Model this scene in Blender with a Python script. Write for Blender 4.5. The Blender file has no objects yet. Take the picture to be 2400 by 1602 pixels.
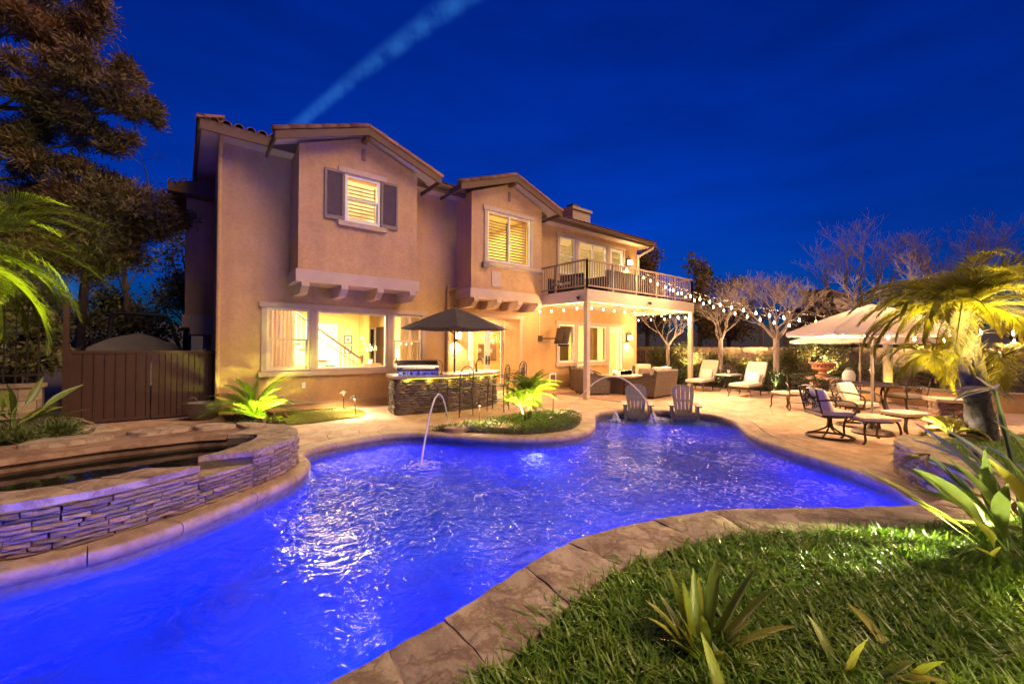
import bpy, bmesh, math, random
import numpy as np
from mathutils import Vector, Matrix, noise
from mathutils.geometry import delaunay_2d_cdt

R = math.radians
random.seed(7)
rng = np.random.default_rng(7)
sc = bpy.context.scene
COL = sc.collection

# ------------------------------------------------------------------ camera
cam_d = bpy.data.cameras.new('camera')
cam_d.sensor_fit = 'HORIZONTAL'; cam_d.sensor_width = 36.0; cam_d.lens = 14.7335
cam_d.clip_start = 0.05; cam_d.clip_end = 3000
cam = bpy.data.objects.new('camera', cam_d); COL.objects.link(cam)
_yaw, _pit, _rol = R(38.4335), R(0.61462), R(0.36636)
_f = Vector((math.sin(_yaw) * math.cos(_pit), math.cos(_yaw) * math.cos(_pit), math.sin(_pit)))
_r = Vector((math.cos(_yaw), -math.sin(_yaw), 0)); _u = _r.cross(_f)
_r2 = _r * math.cos(_rol) + _u * math.sin(_rol); _u2 = _u * math.cos(_rol) - _r * math.sin(_rol)
_m = Matrix((_r2, _u2, -_f)).transposed().to_4x4(); _m.translation = (0, 0, 1.55)
cam.matrix_world = _m
sc.camera = cam

# ------------------------------------------------------------------ sky and twilight
SUN_AZ, SUN_EL = R(150), R(44)      # the last glow behind the camera's right shoulder
w = bpy.data.worlds.new('World'); sc.world = w; w.use_nodes = True
nt = w.node_tree; nt.nodes.clear()
N = nt.nodes.new; L = nt.links.new
out = N('ShaderNodeOutputWorld'); bg = N('ShaderNodeBackground')
sky = N('ShaderNodeTexSky'); sky.sky_type = 'NISHITA'; sky.sun_disc = False
sky.sun_elevation = R(0.0); sky.sun_rotation = R(36); sky.ozone_density = 6.0; sky.air_density = 1.2; sky.dust_density = 0.3
tint = N('ShaderNodeMix'); tint.data_type = 'RGBA'; tint.blend_type = 'MULTIPLY'; tint.inputs[0].default_value = 1.0
tint.inputs[7].default_value = (0.012, 0.36, 1.0, 1)
# faint high cirrus: slow streaky variation over the whole sky
cmap = N('ShaderNodeMapping'); cmap.inputs['Scale'].default_value = (1.2, 1.2, 5.0); cmap.inputs['Rotation'].default_value = (0.15, 0.1, 0.6)
cn = N('ShaderNodeTexNoise'); cn.inputs['Scale'].default_value = 2.6; cn.inputs['Detail'].default_value = 7; cn.inputs['Roughness'].default_value = 0.55
cr_ = N('ShaderNodeMapRange'); cr_.inputs['From Min'].default_value = 0.3; cr_.inputs['From Max'].default_value = 0.75; cr_.inputs['To Min'].default_value = 0.86; cr_.inputs['To Max'].default_value = 1.22
cm_ = N('ShaderNodeMix'); cm_.data_type = 'RGBA'; cm_.blend_type = 'MULTIPLY'; cm_.inputs[0].default_value = 1.0
tc0 = N('ShaderNodeTexCoord'); L(tc0.outputs['Generated'], cmap.inputs['Vector']); L(cmap.outputs[0], cn.inputs['Vector']); L(cn.outputs['Fac'], cr_.inputs['Value'])
L(sky.outputs[0], cm_.inputs[6]); L(cr_.outputs[0], cm_.inputs[7]); L(cm_.outputs[2], tint.inputs[6])
# a contrail: a thin band along one great circle, broken up by noise
tc = N('ShaderNodeTexCoord')
da, db = Vector((0.389, 0.667, 0.636)).normalized(), Vector((0.184, 0.878, 0.442)).normalized()
nrm = da.cross(db).normalized(); along = (db - da).normalized()
dn = N('ShaderNodeVectorMath'); dn.operation = 'DOT_PRODUCT'; dn.inputs[1].default_value = nrm
dl = N('ShaderNodeVectorMath'); dl.operation = 'DOT_PRODUCT'; dl.inputs[1].default_value = along
L(tc.outputs['Generated'], dn.inputs[0]); L(tc.outputs['Generated'], dl.inputs[0])
nz = N('ShaderNodeTexNoise'); nz.inputs['Scale'].default_value = 24; nz.inputs['Detail'].default_value = 10; nz.inputs['Roughness'].default_value = 0.6
L(tc.outputs['Generated'], nz.inputs['Vector'])
wob = N('ShaderNodeMath'); wob.operation = 'MULTIPLY_ADD'; wob.inputs[1].default_value = 0.012; L(nz.outputs['Fac'], wob.inputs[0]); L(dn.outputs['Value'], wob.inputs[2])
wo2 = N('ShaderNodeMath'); wo2.operation = 'SUBTRACT'; wo2.inputs[1].default_value = 0.006; L(wob.outputs[0], wo2.inputs[0])
tap = N('ShaderNodeMapRange'); tap.clamp = False; tap.inputs['From Min'].default_value = da.dot(along); tap.inputs['From Max'].default_value = db.dot(along); tap.inputs['To Min'].default_value = 1.0; tap.inputs['To Max'].default_value = 0.55; L(dl.outputs['Value'], tap.inputs['Value'])
bow = N('ShaderNodeMath'); bow.operation = 'MULTIPLY'; L(dl.outputs['Value'], bow.inputs[0]); L(dl.outputs['Value'], bow.inputs[1])
bo2 = N('ShaderNodeMath'); bo2.operation = 'MULTIPLY_ADD'; bo2.inputs[1].default_value = 0.10; L(bow.outputs[0], bo2.inputs[0]); L(wo2.outputs[0], bo2.inputs[2])
ab0 = N('ShaderNodeMath'); ab0.operation = 'ABSOLUTE'; L(bo2.outputs[0], ab0.inputs[0])
ab = N('ShaderNodeMath'); ab.operation = 'DIVIDE'; L(ab0.outputs[0], ab.inputs[0]); L(tap.outputs[0], ab.inputs[1])
wid = N('ShaderNodeMapRange'); wid.inputs['From Min'].default_value = 0.027; wid.inputs['From Max'].default_value = 0.002
wid.interpolation_type = 'SMOOTHSTEP'; L(ab.outputs[0], wid.inputs['Value'])
brk = N('ShaderNodeMapRange'); brk.inputs['From Min'].default_value = 0.2; brk.inputs['From Max'].default_value = 0.7; L(nz.outputs['Fac'], brk.inputs['Value'])
mk = N('ShaderNodeMath'); mk.operation = 'MULTIPLY'; L(wid.outputs[0], mk.inputs[0]); L(brk.outputs[0], mk.inputs[1])
# only the side of the sky the trail crosses
sd = N('ShaderNodeVectorMath'); sd.operation = 'DOT_PRODUCT'; sd.inputs[1].default_value = (da + db).normalized(); L(tc.outputs['Generated'], sd.inputs[0])
sdm = N('ShaderNodeMapRange'); sdm.inputs['From Min'].default_value = 0.6; sdm.inputs['From Max'].default_value = 0.95; L(sd.outputs['Value'], sdm.inputs['Value'])
mk2 = N('ShaderNodeMath'); mk2.operation = 'MULTIPLY'; L(mk.outputs[0], mk2.inputs[0]); L(sdm.outputs[0], mk2.inputs[1])
trail = N('ShaderNodeMix'); trail.data_type = 'RGBA'; trail.blend_type = 'ADD'
trail.inputs[7].default_value = (0.03, 0.16, 0.38, 1)
L(mk2.outputs[0], trail.inputs[0]); L(tint.outputs[2], trail.inputs[6])
L(trail.outputs[2], bg.inputs[0]); bg.inputs[1].default_value = 0.105
L(bg.outputs[0], out.inputs[0])

sun_d = bpy.data.lights.new('sun', 'SUN'); sun_d.energy = 0.74; sun_d.angle = R(40); sun_d.color = (1.0, 0.66, 0.40)
sun = bpy.data.objects.new('sun', sun_d); COL.objects.link(sun)
_d = Vector((math.sin(SUN_AZ) * math.cos(SUN_EL), math.cos(SUN_AZ) * math.cos(SUN_EL), math.sin(SUN_EL)))  # towards the glow
sun.rotation_euler = _d.to_track_quat('Z', 'Y').to_euler(); sun.location = (12, -20, 12)

sc.view_settings.view_transform = 'Standard'; sc.view_settings.look = 'None'
sc.view_settings.gamma = 1.0; sc.view_settings.use_curve_mapping = False
sc.view_settings.exposure = 2.35
cy = sc.cycles
cy.use_denoising = True
try: cy.denoiser = 'OPENIMAGEDENOISE'
except Exception: pass
cy.max_bounces = 7; cy.diffuse_bounces = 3; cy.glossy_bounces = 3; cy.transmission_bounces = 5; cy.transparent_max_bounces = 12
cy.sample_clamp_indirect = 8.0; cy.sample_clamp_direct = 0.0; cy.caustics_reflective = False; cy.caustics_refractive = True
cy.use_light_tree = True; cy.blur_glossy = 0.3

# ------------------------------------------------------------------ helpers
class MB:
    def __init__(s): s.v = []; s.f = []
    def add(s, vs, fs):
        b = len(s.v); s.v.extend([tuple(p) for p in vs]); s.f.extend([tuple(i + b for i in f) for f in fs]); return s
    def box(s, x0, x1, y0, y1, z0, z1):
        return s.add([(x0,y0,z0),(x1,y0,z0),(x1,y1,z0),(x0,y1,z0),(x0,y0,z1),(x1,y0,z1),(x1,y1,z1),(x0,y1,z1)],
                     [(3,2,1,0),(4,5,6,7),(0,1,5,4),(1,2,6,5),(2,3,7,6),(3,0,4,7)])
    def obox(s, c, size, rot=None):
        m = rot if rot is not None else Matrix.Identity(3)
        hx, hy, hz = size[0]/2, size[1]/2, size[2]/2
        vs = [Vector(c) + m @ Vector((a*hx, b*hy, d*hz)) for a, b, d in ((-1,-1,-1),(1,-1,-1),(1,1,-1),(-1,1,-1),(-1,-1,1),(1,-1,1),(1,1,1),(-1,1,1))]
        return s.add(vs, [(3,2,1,0),(4,5,6,7),(0,1,5,4),(1,2,6,5),(2,3,7,6),(3,0,4,7)])
    def tube(s, pts, r, n=8, closed=False, cap=True):
        pts = [Vector(p) for p in pts]; k = len(pts)
        rr = r if isinstance(r, (list, tuple)) else [r]*k
        rings = []; ref = None
        for i, p in enumerate(pts):
            if closed: t = pts[(i+1) % k] - pts[i-1]
            else: t = pts[min(i+1, k-1)] - pts[max(i-1, 0)]
            t = t.normalized() if t.length > 1e-9 else Vector((0,0,1))
            if ref is None: ref = Vector((0,0,1)) if abs(t.z) < 0.9 else Vector((1,0,0))
            a = t.cross(ref)
            if a.length < 1e-4: ref = Vector((0,1,0.3)); a = t.cross(ref)
            a.normalize(); b = a.cross(t).normalized(); ref = b
            rings.append([p + (a*math.cos(2*math.pi*j/n) + b*math.sin(2*math.pi*j/n))*rr[i] for j in range(n)])
        vs = [q for rg in rings for q in rg]; fs = []
        for i in range(k if closed else k-1):
            a0, b0 = i*n, ((i+1) % k)*n
            for j in range(n):
                j2 = (j+1) % n; fs.append((a0+j, a0+j2, b0+j2, b0+j))
        if cap and not closed:
            fs.append(tuple(range(n))[::-1]); fs.append(tuple((k-1)*n + j for j in range(n)))
        return s.add(vs, fs)
    def lathe(s, prof, n=16, c=(0,0,0), cap=True):
        vs = []; fs = []
        for r, z in prof:
            for j in range(n):
                a = 2*math.pi*j/n; vs.append((c[0]+r*math.cos(a), c[1]+r*math.sin(a), c[2]+z))
        for i in range(len(prof)-1):
            for j in range(n):
                j2 = (j+1) % n; fs.append((i*n+j, i*n+j2, (i+1)*n+j2, (i+1)*n+j))
        if cap:
            fs.append(tuple(range(n))[::-1]); fs.append(tuple((len(prof)-1)*n+j for j in range(n)))
        return s.add(vs, fs)
    def prism(s, poly, z0, z1):
        n = len(poly)
        a = sum(poly[i][0]*poly[(i+1)%n][1]-poly[(i+1)%n][0]*poly[i][1] for i in range(n))
        if a < 0: poly = poly[::-1]
        vs = [(x,y,z0) for x,y in poly]+[(x,y,z1) for x,y in poly]
        fs = [tuple(range(n))[::-1], tuple(range(n,2*n))]+[(i,(i+1)%n,(i+1)%n+n,i+n) for i in range(n)]
        return s.add(vs, fs)
    def extr(s, poly, axis, a0, a1):
        """extrude a 2-D outline along 'x' (poly = (y,z)) or 'y' (poly = (x,z))"""
        n = len(poly)
        P = (lambda q, a: (a, q[0], q[1])) if axis == 'x' else (lambda q, a: (q[0], a, q[1]))
        vs = [P(q,a0) for q in poly]+[P(q,a1) for q in poly]
        return s.add(vs, [tuple(range(n))[::-1], tuple(range(n,2*n))]+[(i,(i+1)%n,(i+1)%n+n,i+n) for i in range(n)])
    def pillow(s, c, size, rot=None, n=8, sq=0.35, puff=1.0):
        """soft cushion: a rounded box"""
        m = rot if rot is not None else Matrix.Identity(3); vs = []; fs = []
        for side in (1, -1):
            for i in range(n+1):
                for j in range(n+1):
                    u, v = -1+2*i/n, -1+2*j/n
                    e = (1-abs(u)**4)*(1-abs(v)**4)
                    h = side*(sq+(1-sq)*e**0.5*puff)
                    k = 1-0.03*(u*u*v*v)
                    vs.append(Vector(c)+m@Vector((u*size[0]/2*k, v*size[1]/2*k, h*size[2]/2)))
        q = (n+1)**2
        for i in range(n):
            for j in range(n):
                a = i*(n+1)+j; fs.append((a, a+n+1, a+n+2, a+1)); b = a+q; fs.append((b, b+1, b+n+2, b+n+1))
        rim = [(i,0) for i in range(n)]+[(n,j) for j in range(n)]+[(i,n) for i in range(n,0,-1)]+[(0,j) for j in range(n,0,-1)]
        ids = [i*(n+1)+j for i,j in rim]
        for k2 in range(len(ids)):
            a, b = ids[k2], ids[(k2+1)%len(ids)]; fs.append((a, b, b+q, a+q)[::-1])
        return s.add(vs, fs)
    def mesh(s, name, fix=True):
        me = bpy.data.meshes.new(name); me.from_pydata(s.v, [], s.f); me.validate()
        if fix and len(s.f) < 40000:
            bm = bmesh.new(); bm.from_mesh(me); bmesh.ops.recalc_face_normals(bm, faces=bm.faces); bm.to_mesh(me); bm.free()
        me.update(); return me
    def build(s, name, mat, parent=None, smooth=False, world=False, fix=True, kind=None):
        me = s.mesh(name, fix); return link(name, me, mat, parent, smooth, world, kind)

def link(name, me, mat, parent=None, smooth=False, world=False, kind=None):
    if mat is not None and not me.materials: me.materials.append(mat)
    if smooth:
        me.polygons.foreach_set('use_smooth', [True]*len(me.polygons))
        if smooth != 'all':
            try: me.set_sharp_from_angle(angle=R(smooth if smooth is not True else 40))
            except Exception: pass
    o = bpy.data.objects.new(name, me); COL.objects.link(o)
    if parent is not None:
        o.parent = parent
        if world:
            p = parent; off = Vector((0,0,0))
            while p is not None: off += p.location; p = p.parent
            o.location = -off
    if kind: o['kind'] = kind
    return o

def thing(name, label, cat, loc=(0,0,0), rz=0, group=None):
    o = bpy.data.objects.new(name, None); COL.objects.link(o)
    o.empty_display_size = 0.1; o.location = loc; o.rotation_euler = (0,0,rz)
    o['label'] = label; o['category'] = cat
    if group: o['group'] = group
    return o
def tag(o, label, cat, group=None):
    o['label'] = label; o['category'] = cat
    if group: o['group'] = group
    return o
def copy_tree(o, parent=None):
    c = o.copy(); COL.objects.link(c); c.parent = parent
    for ch in o.children: copy_tree(ch, c)
    return c
def dup(root, loc, rz, label, group=None):
    c = copy_tree(root); c.location = loc; c.rotation_euler = (0,0,rz); c['label'] = label
    if group: c['group'] = group
    return c
def lamp(kind, loc, energy, color, parent=None, size=0.05, spot=None, aim=None, blend=0.6, world=False, name='light_source', sizey=None):
    d = bpy.data.lights.new(name, kind); d.energy = energy; d.color = color
    if kind == 'AREA':
        d.size = size
        if sizey: d.shape = 'RECTANGLE'; d.size_y = sizey
    else: d.shadow_soft_size = size
    if spot: d.spot_size = R(spot); d.spot_blend = blend
    o = bpy.data.objects.new(name, d); COL.objects.link(o)
    l = Vector(loc)
    if parent is not None:
        o.parent = parent
        if world: l = l - parent.location
    o.location = l
    if aim is not None:
        o.rotation_euler = (-Vector(aim)).to_track_quat('Z', 'Y').to_euler()
    return o

def cat(pts, n=8, closed=False):
    """Catmull-Rom through points"""
    P = [Vector(p) for p in pts]; k = len(P); o = []
    rngk = range(k if closed else k-1)
    for i in rngk:
        p0 = P[i-1] if (closed or i > 0) else P[0]*2-P[1]
        p1 = P[i]; p2 = P[(i+1) % k]
        p3 = P[(i+2) % k] if (closed or i+2 < k) else P[-1]*2-P[-2]
        for j in range(n):
            t = j/n
            o.append(0.5*((2*p1)+(p2-p0)*t+(2*p0-5*p1+4*p2-p3)*t*t+(3*p1-p0-3*p2+p3)*t**3))
    if not closed: o.append(P[-1])
    return o
def resample(pts, step=None, n=None):
    pts = [Vector(p) for p in pts]; s = [0]
    for a, b in zip(pts, pts[1:]): s.append(s[-1]+(b-a).length)
    n = n or max(2, int(round(s[-1]/step))+1); o = []; j = 0
    for i in range(n):
        t = s[-1]*i/(n-1)
        while j < len(s)-2 and s[j+1] < t: j += 1
        k = (t-s[j])/max(1e-9, s[j+1]-s[j]); o.append(pts[j].lerp(pts[j+1], k))
    return o
def offs(pts, d):
    """offset an open 2-D path to its left"""
    o = []
    for i, p in enumerate(pts):
        t = (pts[min(i+1, len(pts)-1)]-pts[max(i-1, 0)]); t = Vector((t.x, t.y)).normalized()
        o.append(Vector((p.x-t.y*d, p.y+t.x*d)))
    return o
def rotm(rx=0, ry=0, rz=0):
    return (Matrix.Rotation(rz,3,'Z') @ Matrix.Rotation(ry,3,'Y') @ Matrix.Rotation(rx,3,'X'))

# ------------------------------------------------------------------ materials
def mat(name, col, rough=0.6, col2=None, scale=6.0, bump=0.0, bscale=60.0, metal=0.0, detail=6, vary=0.0,
        emit=None, estr=0.0, spec=0.5, bump2=0.0, b2scale=8.0, sep=(0.35, 0.65), coat=0.0, transl=0.0, stretch=None):
    m = bpy.data.materials.new(name); m.use_nodes = True; t = m.node_tree; n = t.nodes; l = t.links
    p = n['Principled BSDF']; p.inputs['Roughness'].default_value = rough; p.inputs['Metallic'].default_value = metal
    p.inputs['Specular IOR Level'].default_value = spec
    if coat: p.inputs['Coat Weight'].default_value = coat; p.inputs['Coat Roughness'].default_value = 0.15
    tc = n.new('ShaderNodeTexCoord'); vec = tc.outputs['Object']
    if stretch:
        mp = n.new('ShaderNodeMapping'); mp.inputs['Scale'].default_value = stretch; l.new(vec, mp.inputs['Vector']); vec = mp.outputs[0]
    c = (*col, 1)
    src = None
    if col2 is not None:
        nz = n.new('ShaderNodeTexNoise'); nz.inputs['Scale'].default_value = scale; nz.inputs['Detail'].default_value = detail; nz.inputs['Roughness'].default_value = 0.62
        l.new(vec, nz.inputs['Vector'])
        mr = n.new('ShaderNodeMapRange'); mr.inputs['From Min'].default_value = sep[0]; mr.inputs['From Max'].default_value = sep[1]; l.new(nz.outputs['Fac'], mr.inputs['Value'])
        mx = n.new('ShaderNodeMix'); mx.data_type = 'RGBA'; l.new(mr.outputs[0], mx.inputs[0]); mx.inputs[6].default_value = c; mx.inputs[7].default_value = (*col2, 1)
        src = mx.outputs[2]
    if vary:
        oi = n.new('ShaderNodeObjectInfo'); hs = n.new('ShaderNodeHueSaturation')
        a = n.new('ShaderNodeMapRange'); a.inputs['To Min'].default_value = 1-vary; a.inputs['To Max'].default_value = 1+vary; l.new(oi.outputs['Random'], a.inputs['Value'])
        l.new(a.outputs[0], hs.inputs['Value'])
        wn = n.new('ShaderNodeTexWhiteNoise'); wn.noise_dimensions = '1D'; l.new(oi.outputs['Random'], wn.inputs['W'])
        b = n.new('ShaderNodeMapRange'); b.inputs['To Min'].default_value = 0.5-vary*0.06; b.inputs['To Max'].default_value = 0.5+vary*0.06; l.new(wn.outputs['Value'], b.inputs['Value']); l.new(b.outputs[0], hs.inputs['Hue'])
        if src is not None: l.new(src, hs.inputs['Color'])
        else: hs.inputs['Color'].default_value = c
        src = hs.outputs['Color']
    if src is not None: l.new(src, p.inputs['Base Color'])
    else: p.inputs['Base Color'].default_value = c
    if bump or bump2:
        prev = None
        for st, s, d in ((bump2, b2scale, 4), (bump, bscale, 3)):
            if not st: continue
            nb = n.new('ShaderNodeTexNoise'); nb.inputs['Scale'].default_value = s; nb.inputs['Detail'].default_value = d; l.new(vec, nb.inputs['Vector'])
            bp = n.new('ShaderNodeBump'); bp.inputs['Strength'].default_value = min(1, st); bp.inputs['Distance'].default_value = 0.02*max(1, st)*(8/s if s > 8 else 1)
            l.new(nb.outputs['Fac'], bp.inputs['Height'])
            if prev: l.new(prev.outputs[0], bp.inputs['Normal'])
            prev = bp
        l.new(prev.outputs[0], p.inputs['Normal'])
    if emit: p.inputs['Emission Color'].default_value = (*emit, 1); p.inputs['Emission Strength'].default_value = estr
    if transl:
        tr = n.new('ShaderNodeBsdfTranslucent'); mxs = n.new('ShaderNodeMixShader'); mxs.inputs[0].default_value = transl
        if src is not None: l.new(src, tr.inputs['Color'])
        else: tr.inputs['Color'].default_value = c
        l.new(p.outputs[0], mxs.inputs[1]); l.new(tr.outputs[0], mxs.inputs[2]); l.new(mxs.outputs[0], n['Material Output'].inputs[0])
    return m

def glass_pane(name, tintc=(1,1,1)):
    m = bpy.data.materials.new(name); m.use_nodes = True; t = m.node_tree; n = t.nodes; l = t.links; n.clear()
    o = n.new('ShaderNodeOutputMaterial'); tr = n.new('ShaderNodeBsdfTransparent'); tr.inputs[0].default_value = (*tintc, 1)
    g = n.new('ShaderNodeBsdfGlossy'); g.inputs['Roughness'].default_value = 0.015
    fr = n.new('ShaderNodeFresnel'); fr.inputs[0].default_value = 1.5
    ml = n.new('ShaderNodeMath'); ml.operation = 'MULTIPLY'; ml.inputs[1].default_value = 1.6; ml.use_clamp = True; l.new(fr.outputs[0], ml.inputs[0])
    mx = n.new('ShaderNodeMixShader'); l.new(ml.outputs[0], mx.inputs[0]); l.new(tr.outputs[0], mx.inputs[1]); l.new(g.outputs[0], mx.inputs[2]); l.new(mx.outputs[0], o.inputs[0])
    return m

def water_mat(name, waves, calm=None):
    m = bpy.data.materials.new(name); m.use_nodes = True; t = m.node_tree; n = t.nodes; l = t.links; n.clear()
    o = n.new('ShaderNodeOutputMaterial'); g = n.new('ShaderNodeBsdfGlass'); g.inputs['IOR'].default_value = 1.33; g.inputs['Roughness'].default_value = 0.0
    tc = n.new('ShaderNodeTexCoord'); prev = None; mask = None
    if calm:      # ripples grow towards the jets and fade in patches
        dt = n.new('ShaderNodeVectorMath'); dt.operation = 'DOT_PRODUCT'; dt.inputs[1].default_value = (calm[0], calm[1], 0); l.new(tc.outputs['Object'], dt.inputs[0])
        nz = n.new('ShaderNodeTexNoise'); nz.inputs['Scale'].default_value = 0.55; nz.inputs['Detail'].default_value = 3; l.new(tc.outputs['Object'], nz.inputs['Vector'])
        ad = n.new('ShaderNodeMath'); ad.operation = 'MULTIPLY_ADD'; ad.inputs[1].default_value = calm[4]; l.new(nz.outputs['Fac'], ad.inputs[0]); l.new(dt.outputs['Value'], ad.inputs[2])
        mr = n.new('ShaderNodeMapRange'); mr.interpolation_type = 'SMOOTHSTEP'; mr.inputs['From Min'].default_value = calm[2]; mr.inputs['From Max'].default_value = calm[3]; mr.inputs['To Min'].default_value = 0.10; l.new(ad.outputs[0], mr.inputs['Value']); mask = mr.outputs[0]
    for sc_, st, dist, det in waves:
        nz = n.new('ShaderNodeTexNoise'); nz.inputs['Scale'].default_value = sc_; nz.inputs['Detail'].default_value = det; nz.inputs['Distortion'].default_value = 1.2
        l.new(tc.outputs['Object'], nz.inputs['Vector'])
        hgt = nz.outputs['Fac']
        if calm and sc_ > 2:      # sharp little crests: fold the noise about its middle
            f1 = n.new('ShaderNodeMath'); f1.operation = 'SUBTRACT'; f1.inputs[1].default_value = 0.5; l.new(hgt, f1.inputs[0])
            f2 = n.new('ShaderNodeMath'); f2.operation = 'ABSOLUTE'; l.new(f1.outputs[0], f2.inputs[0])
            f3 = n.new('ShaderNodeMath'); f3.operation = 'POWER'; f3.inputs[1].default_value = 0.75; l.new(f2.outputs[0], f3.inputs[0])
            f4 = n.new('ShaderNodeMath'); f4.operation = 'MULTIPLY'; f4.inputs[1].default_value = -1.3; l.new(f3.outputs[0], f4.inputs[0]); hgt = f4.outputs[0]
        b = n.new('ShaderNodeBump'); b.inputs['Distance'].default_value = dist; l.new(hgt, b.inputs['Height']); b.inputs['Strength'].default_value = st
        if mask:
            ml = n.new('ShaderNodeMath'); ml.operation = 'MULTIPLY'; ml.inputs[1].default_value = st; l.new(mask, ml.inputs[0]); l.new(ml.outputs[0], b.inputs['Strength'])
        if prev: l.new(prev.outputs[0], b.inputs['Normal'])
        prev = b
    l.new(prev.outputs[0], g.inputs['Normal']); l.new(g.outputs[0], o.inputs[0])
    return m

STUCCO = mat('stucco', (0.63,0.39,0.175), 0.9, (0.50,0.305,0.135), 2.2, bump=1.0, bscale=60, detail=12, sep=(0.25,0.75))
def streaks(m, amt=0.25):
    """faint rain streaks and sponge-float mottling"""
    t = m.node_tree; n = t.nodes; l = t.links; p = n['Principled BSDF']; src = p.inputs['Base Color'].links[0].from_socket; tc = n.new('ShaderNodeTexCoord')
    for sc_, st, lo in (((2.2,2.2,0.3),1.6,1-amt*0.55),((1,1,1),14.0,1-amt*0.55),((1,1,1),75.0,1-amt*0.95)):
        mp = n.new('ShaderNodeMapping'); mp.inputs['Scale'].default_value = sc_; l.new(tc.outputs['Object'], mp.inputs['Vector']); nz = n.new('ShaderNodeTexNoise'); nz.inputs['Scale'].default_value = st; nz.inputs['Detail'].default_value = 4; l.new(mp.outputs[0], nz.inputs['Vector'])
        mr = n.new('ShaderNodeMapRange'); mr.inputs['From Min'].default_value = 0.32; mr.inputs['From Max'].default_value = 0.6; mr.inputs['To Min'].default_value = lo; l.new(nz.outputs['Fac'], mr.inputs['Value'])
        mx = n.new('ShaderNodeMix'); mx.data_type = 'RGBA'; mx.blend_type = 'MULTIPLY'; mx.inputs[0].default_value = 1.0; l.new(src, mx.inputs[6]); l.new(mr.outputs[0], mx.inputs[7]); src = mx.outputs[2]
    l.new(src, p.inputs['Base Color'])
streaks(STUCCO)
STUCCO2 = mat('stucco_trim', (0.50,0.37,0.27), 0.88, (0.45,0.33,0.24), 2.5, bump=0.7, bscale=170)
FASCIA = mat('painted_fascia', (0.115,0.055,0.027), 0.7, (0.09,0.042,0.02), 3, bump=0.15, bscale=60)
TILE = mat('roof_tile', (0.30,0.13,0.085), 0.8, (0.19,0.085,0.06), 9, bump=0.5, bscale=70, vary=0.25)
WOODP = mat('painted_beam', (0.52,0.42,0.31), 0.7, (0.45,0.36,0.26), 4, bump=0.25, bscale=40, stretch=(0.3,3,3))
RAILM = mat('rail_paint', (0.33,0.23,0.17), 0.55, (0.28,0.19,0.14), 8)
WHITE = mat('white_vinyl', (0.78,0.76,0.72), 0.4, (0.72,0.70,0.66), 5)
SHUT = mat('shutter_paint', (0.22,0.155,0.11), 0.6, (0.17,0.13,0.105), 6)
GLASS = glass_pane('window_glass')
BLIND = mat('blind_slat', (0.75,0.66,0.48), 0.6, (0.70,0.62,0.45), 6, transl=0.5)
ROOMY = mat('room_paint_yellow', (0.80,0.62,0.25), 0.8, (0.77,0.59,0.23), 2)
ROOMC = mat('room_paint_cream', (0.80,0.72,0.52), 0.8, (0.77,0.69,0.5), 2)
ROOMG = mat('room_paint_gold', (0.62,0.47,0.16), 0.8, (0.58,0.44,0.15), 2)
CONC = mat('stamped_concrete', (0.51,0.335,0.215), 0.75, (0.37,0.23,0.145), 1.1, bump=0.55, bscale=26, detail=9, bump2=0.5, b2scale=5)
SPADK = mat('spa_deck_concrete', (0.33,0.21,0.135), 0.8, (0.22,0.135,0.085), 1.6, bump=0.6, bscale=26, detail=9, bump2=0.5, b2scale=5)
COPE = mat('coping_concrete', (0.42,0.30,0.205), 0.7, (0.29,0.195,0.13), 3.2, bump=0.4, bscale=60, vary=0.08, detail=9)
FLAG = mat('flagstone', (0.46,0.36,0.25), 0.75, (0.26,0.19,0.13), 4.2, bump=0.9, bscale=30, vary=0.16, detail=12, bump2=1.0, b2scale=6, sep=(0.30,0.70))
def veins(m, scale, dark):
    """darker rusty veins and pits over a stone material"""
    t = m.node_tree; n = t.nodes; l = t.links; p = n['Principled BSDF']; src = p.inputs['Base Color'].links[0].from_socket
    tc = n.new('ShaderNodeTexCoord'); nz = n.new('ShaderNodeTexNoise'); nz.inputs['Scale'].default_value = scale*1.7; nz.inputs['Detail'].default_value = 5; l.new(tc.outputs['Object'], nz.inputs['Vector'])
    ad = n.new('ShaderNodeVectorMath'); ad.operation = 'MULTIPLY_ADD'; ad.inputs[1].default_value = (0.35,0.35,0.35); l.new(nz.outputs['Color'], ad.inputs[0]); l.new(tc.outputs['Object'], ad.inputs[2])
    nv = n.new('ShaderNodeTexNoise'); nv.inputs['Scale'].default_value = scale; nv.inputs['Detail'].default_value = 9; nv.inputs['Roughness'].default_value = 0.7; l.new(ad.outputs[0], nv.inputs['Vector'])
    cr = n.new('ShaderNodeValToRGB'); e = cr.color_ramp.elements; e[0].position = 0.44; e[0].color = (1,1,1,1); e[1].position = 0.56; e[1].color = (1,1,1,1); q = e.new(0.5); q.color = (*dark, 1); l.new(nv.outputs['Fac'], cr.inputs[0])
    mx = n.new('ShaderNodeMix'); mx.data_type = 'RGBA'; mx.blend_type = 'MULTIPLY'; mx.inputs[0].default_value = 0.9; l.new(src, mx.inputs[6]); l.new(cr.outputs[0], mx.inputs[7]); l.new(mx.outputs[2], p.inputs['Base Color'])
veins(FLAG, 3.0, (0.52,0.42,0.34))
LEDGE = mat('ledge_stone', (0.46,0.33,0.235), 0.8, (0.24,0.16,0.115), 7, bump=1.0, bscale=40, vary=0.42, detail=8, bump2=0.8, b2scale=12)
LEDGED = mat('dark_ledge_stone', (0.20,0.15,0.115), 0.75, (0.10,0.072,0.058), 10, bump=0.9, bscale=50, vary=0.5, detail=8, bump2=0.8, b2scale=14)
MORTAR = mat('mortar', (0.13,0.10,0.08), 0.95, (0.09,0.07,0.055), 12, bump=0.6, bscale=60)
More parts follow.
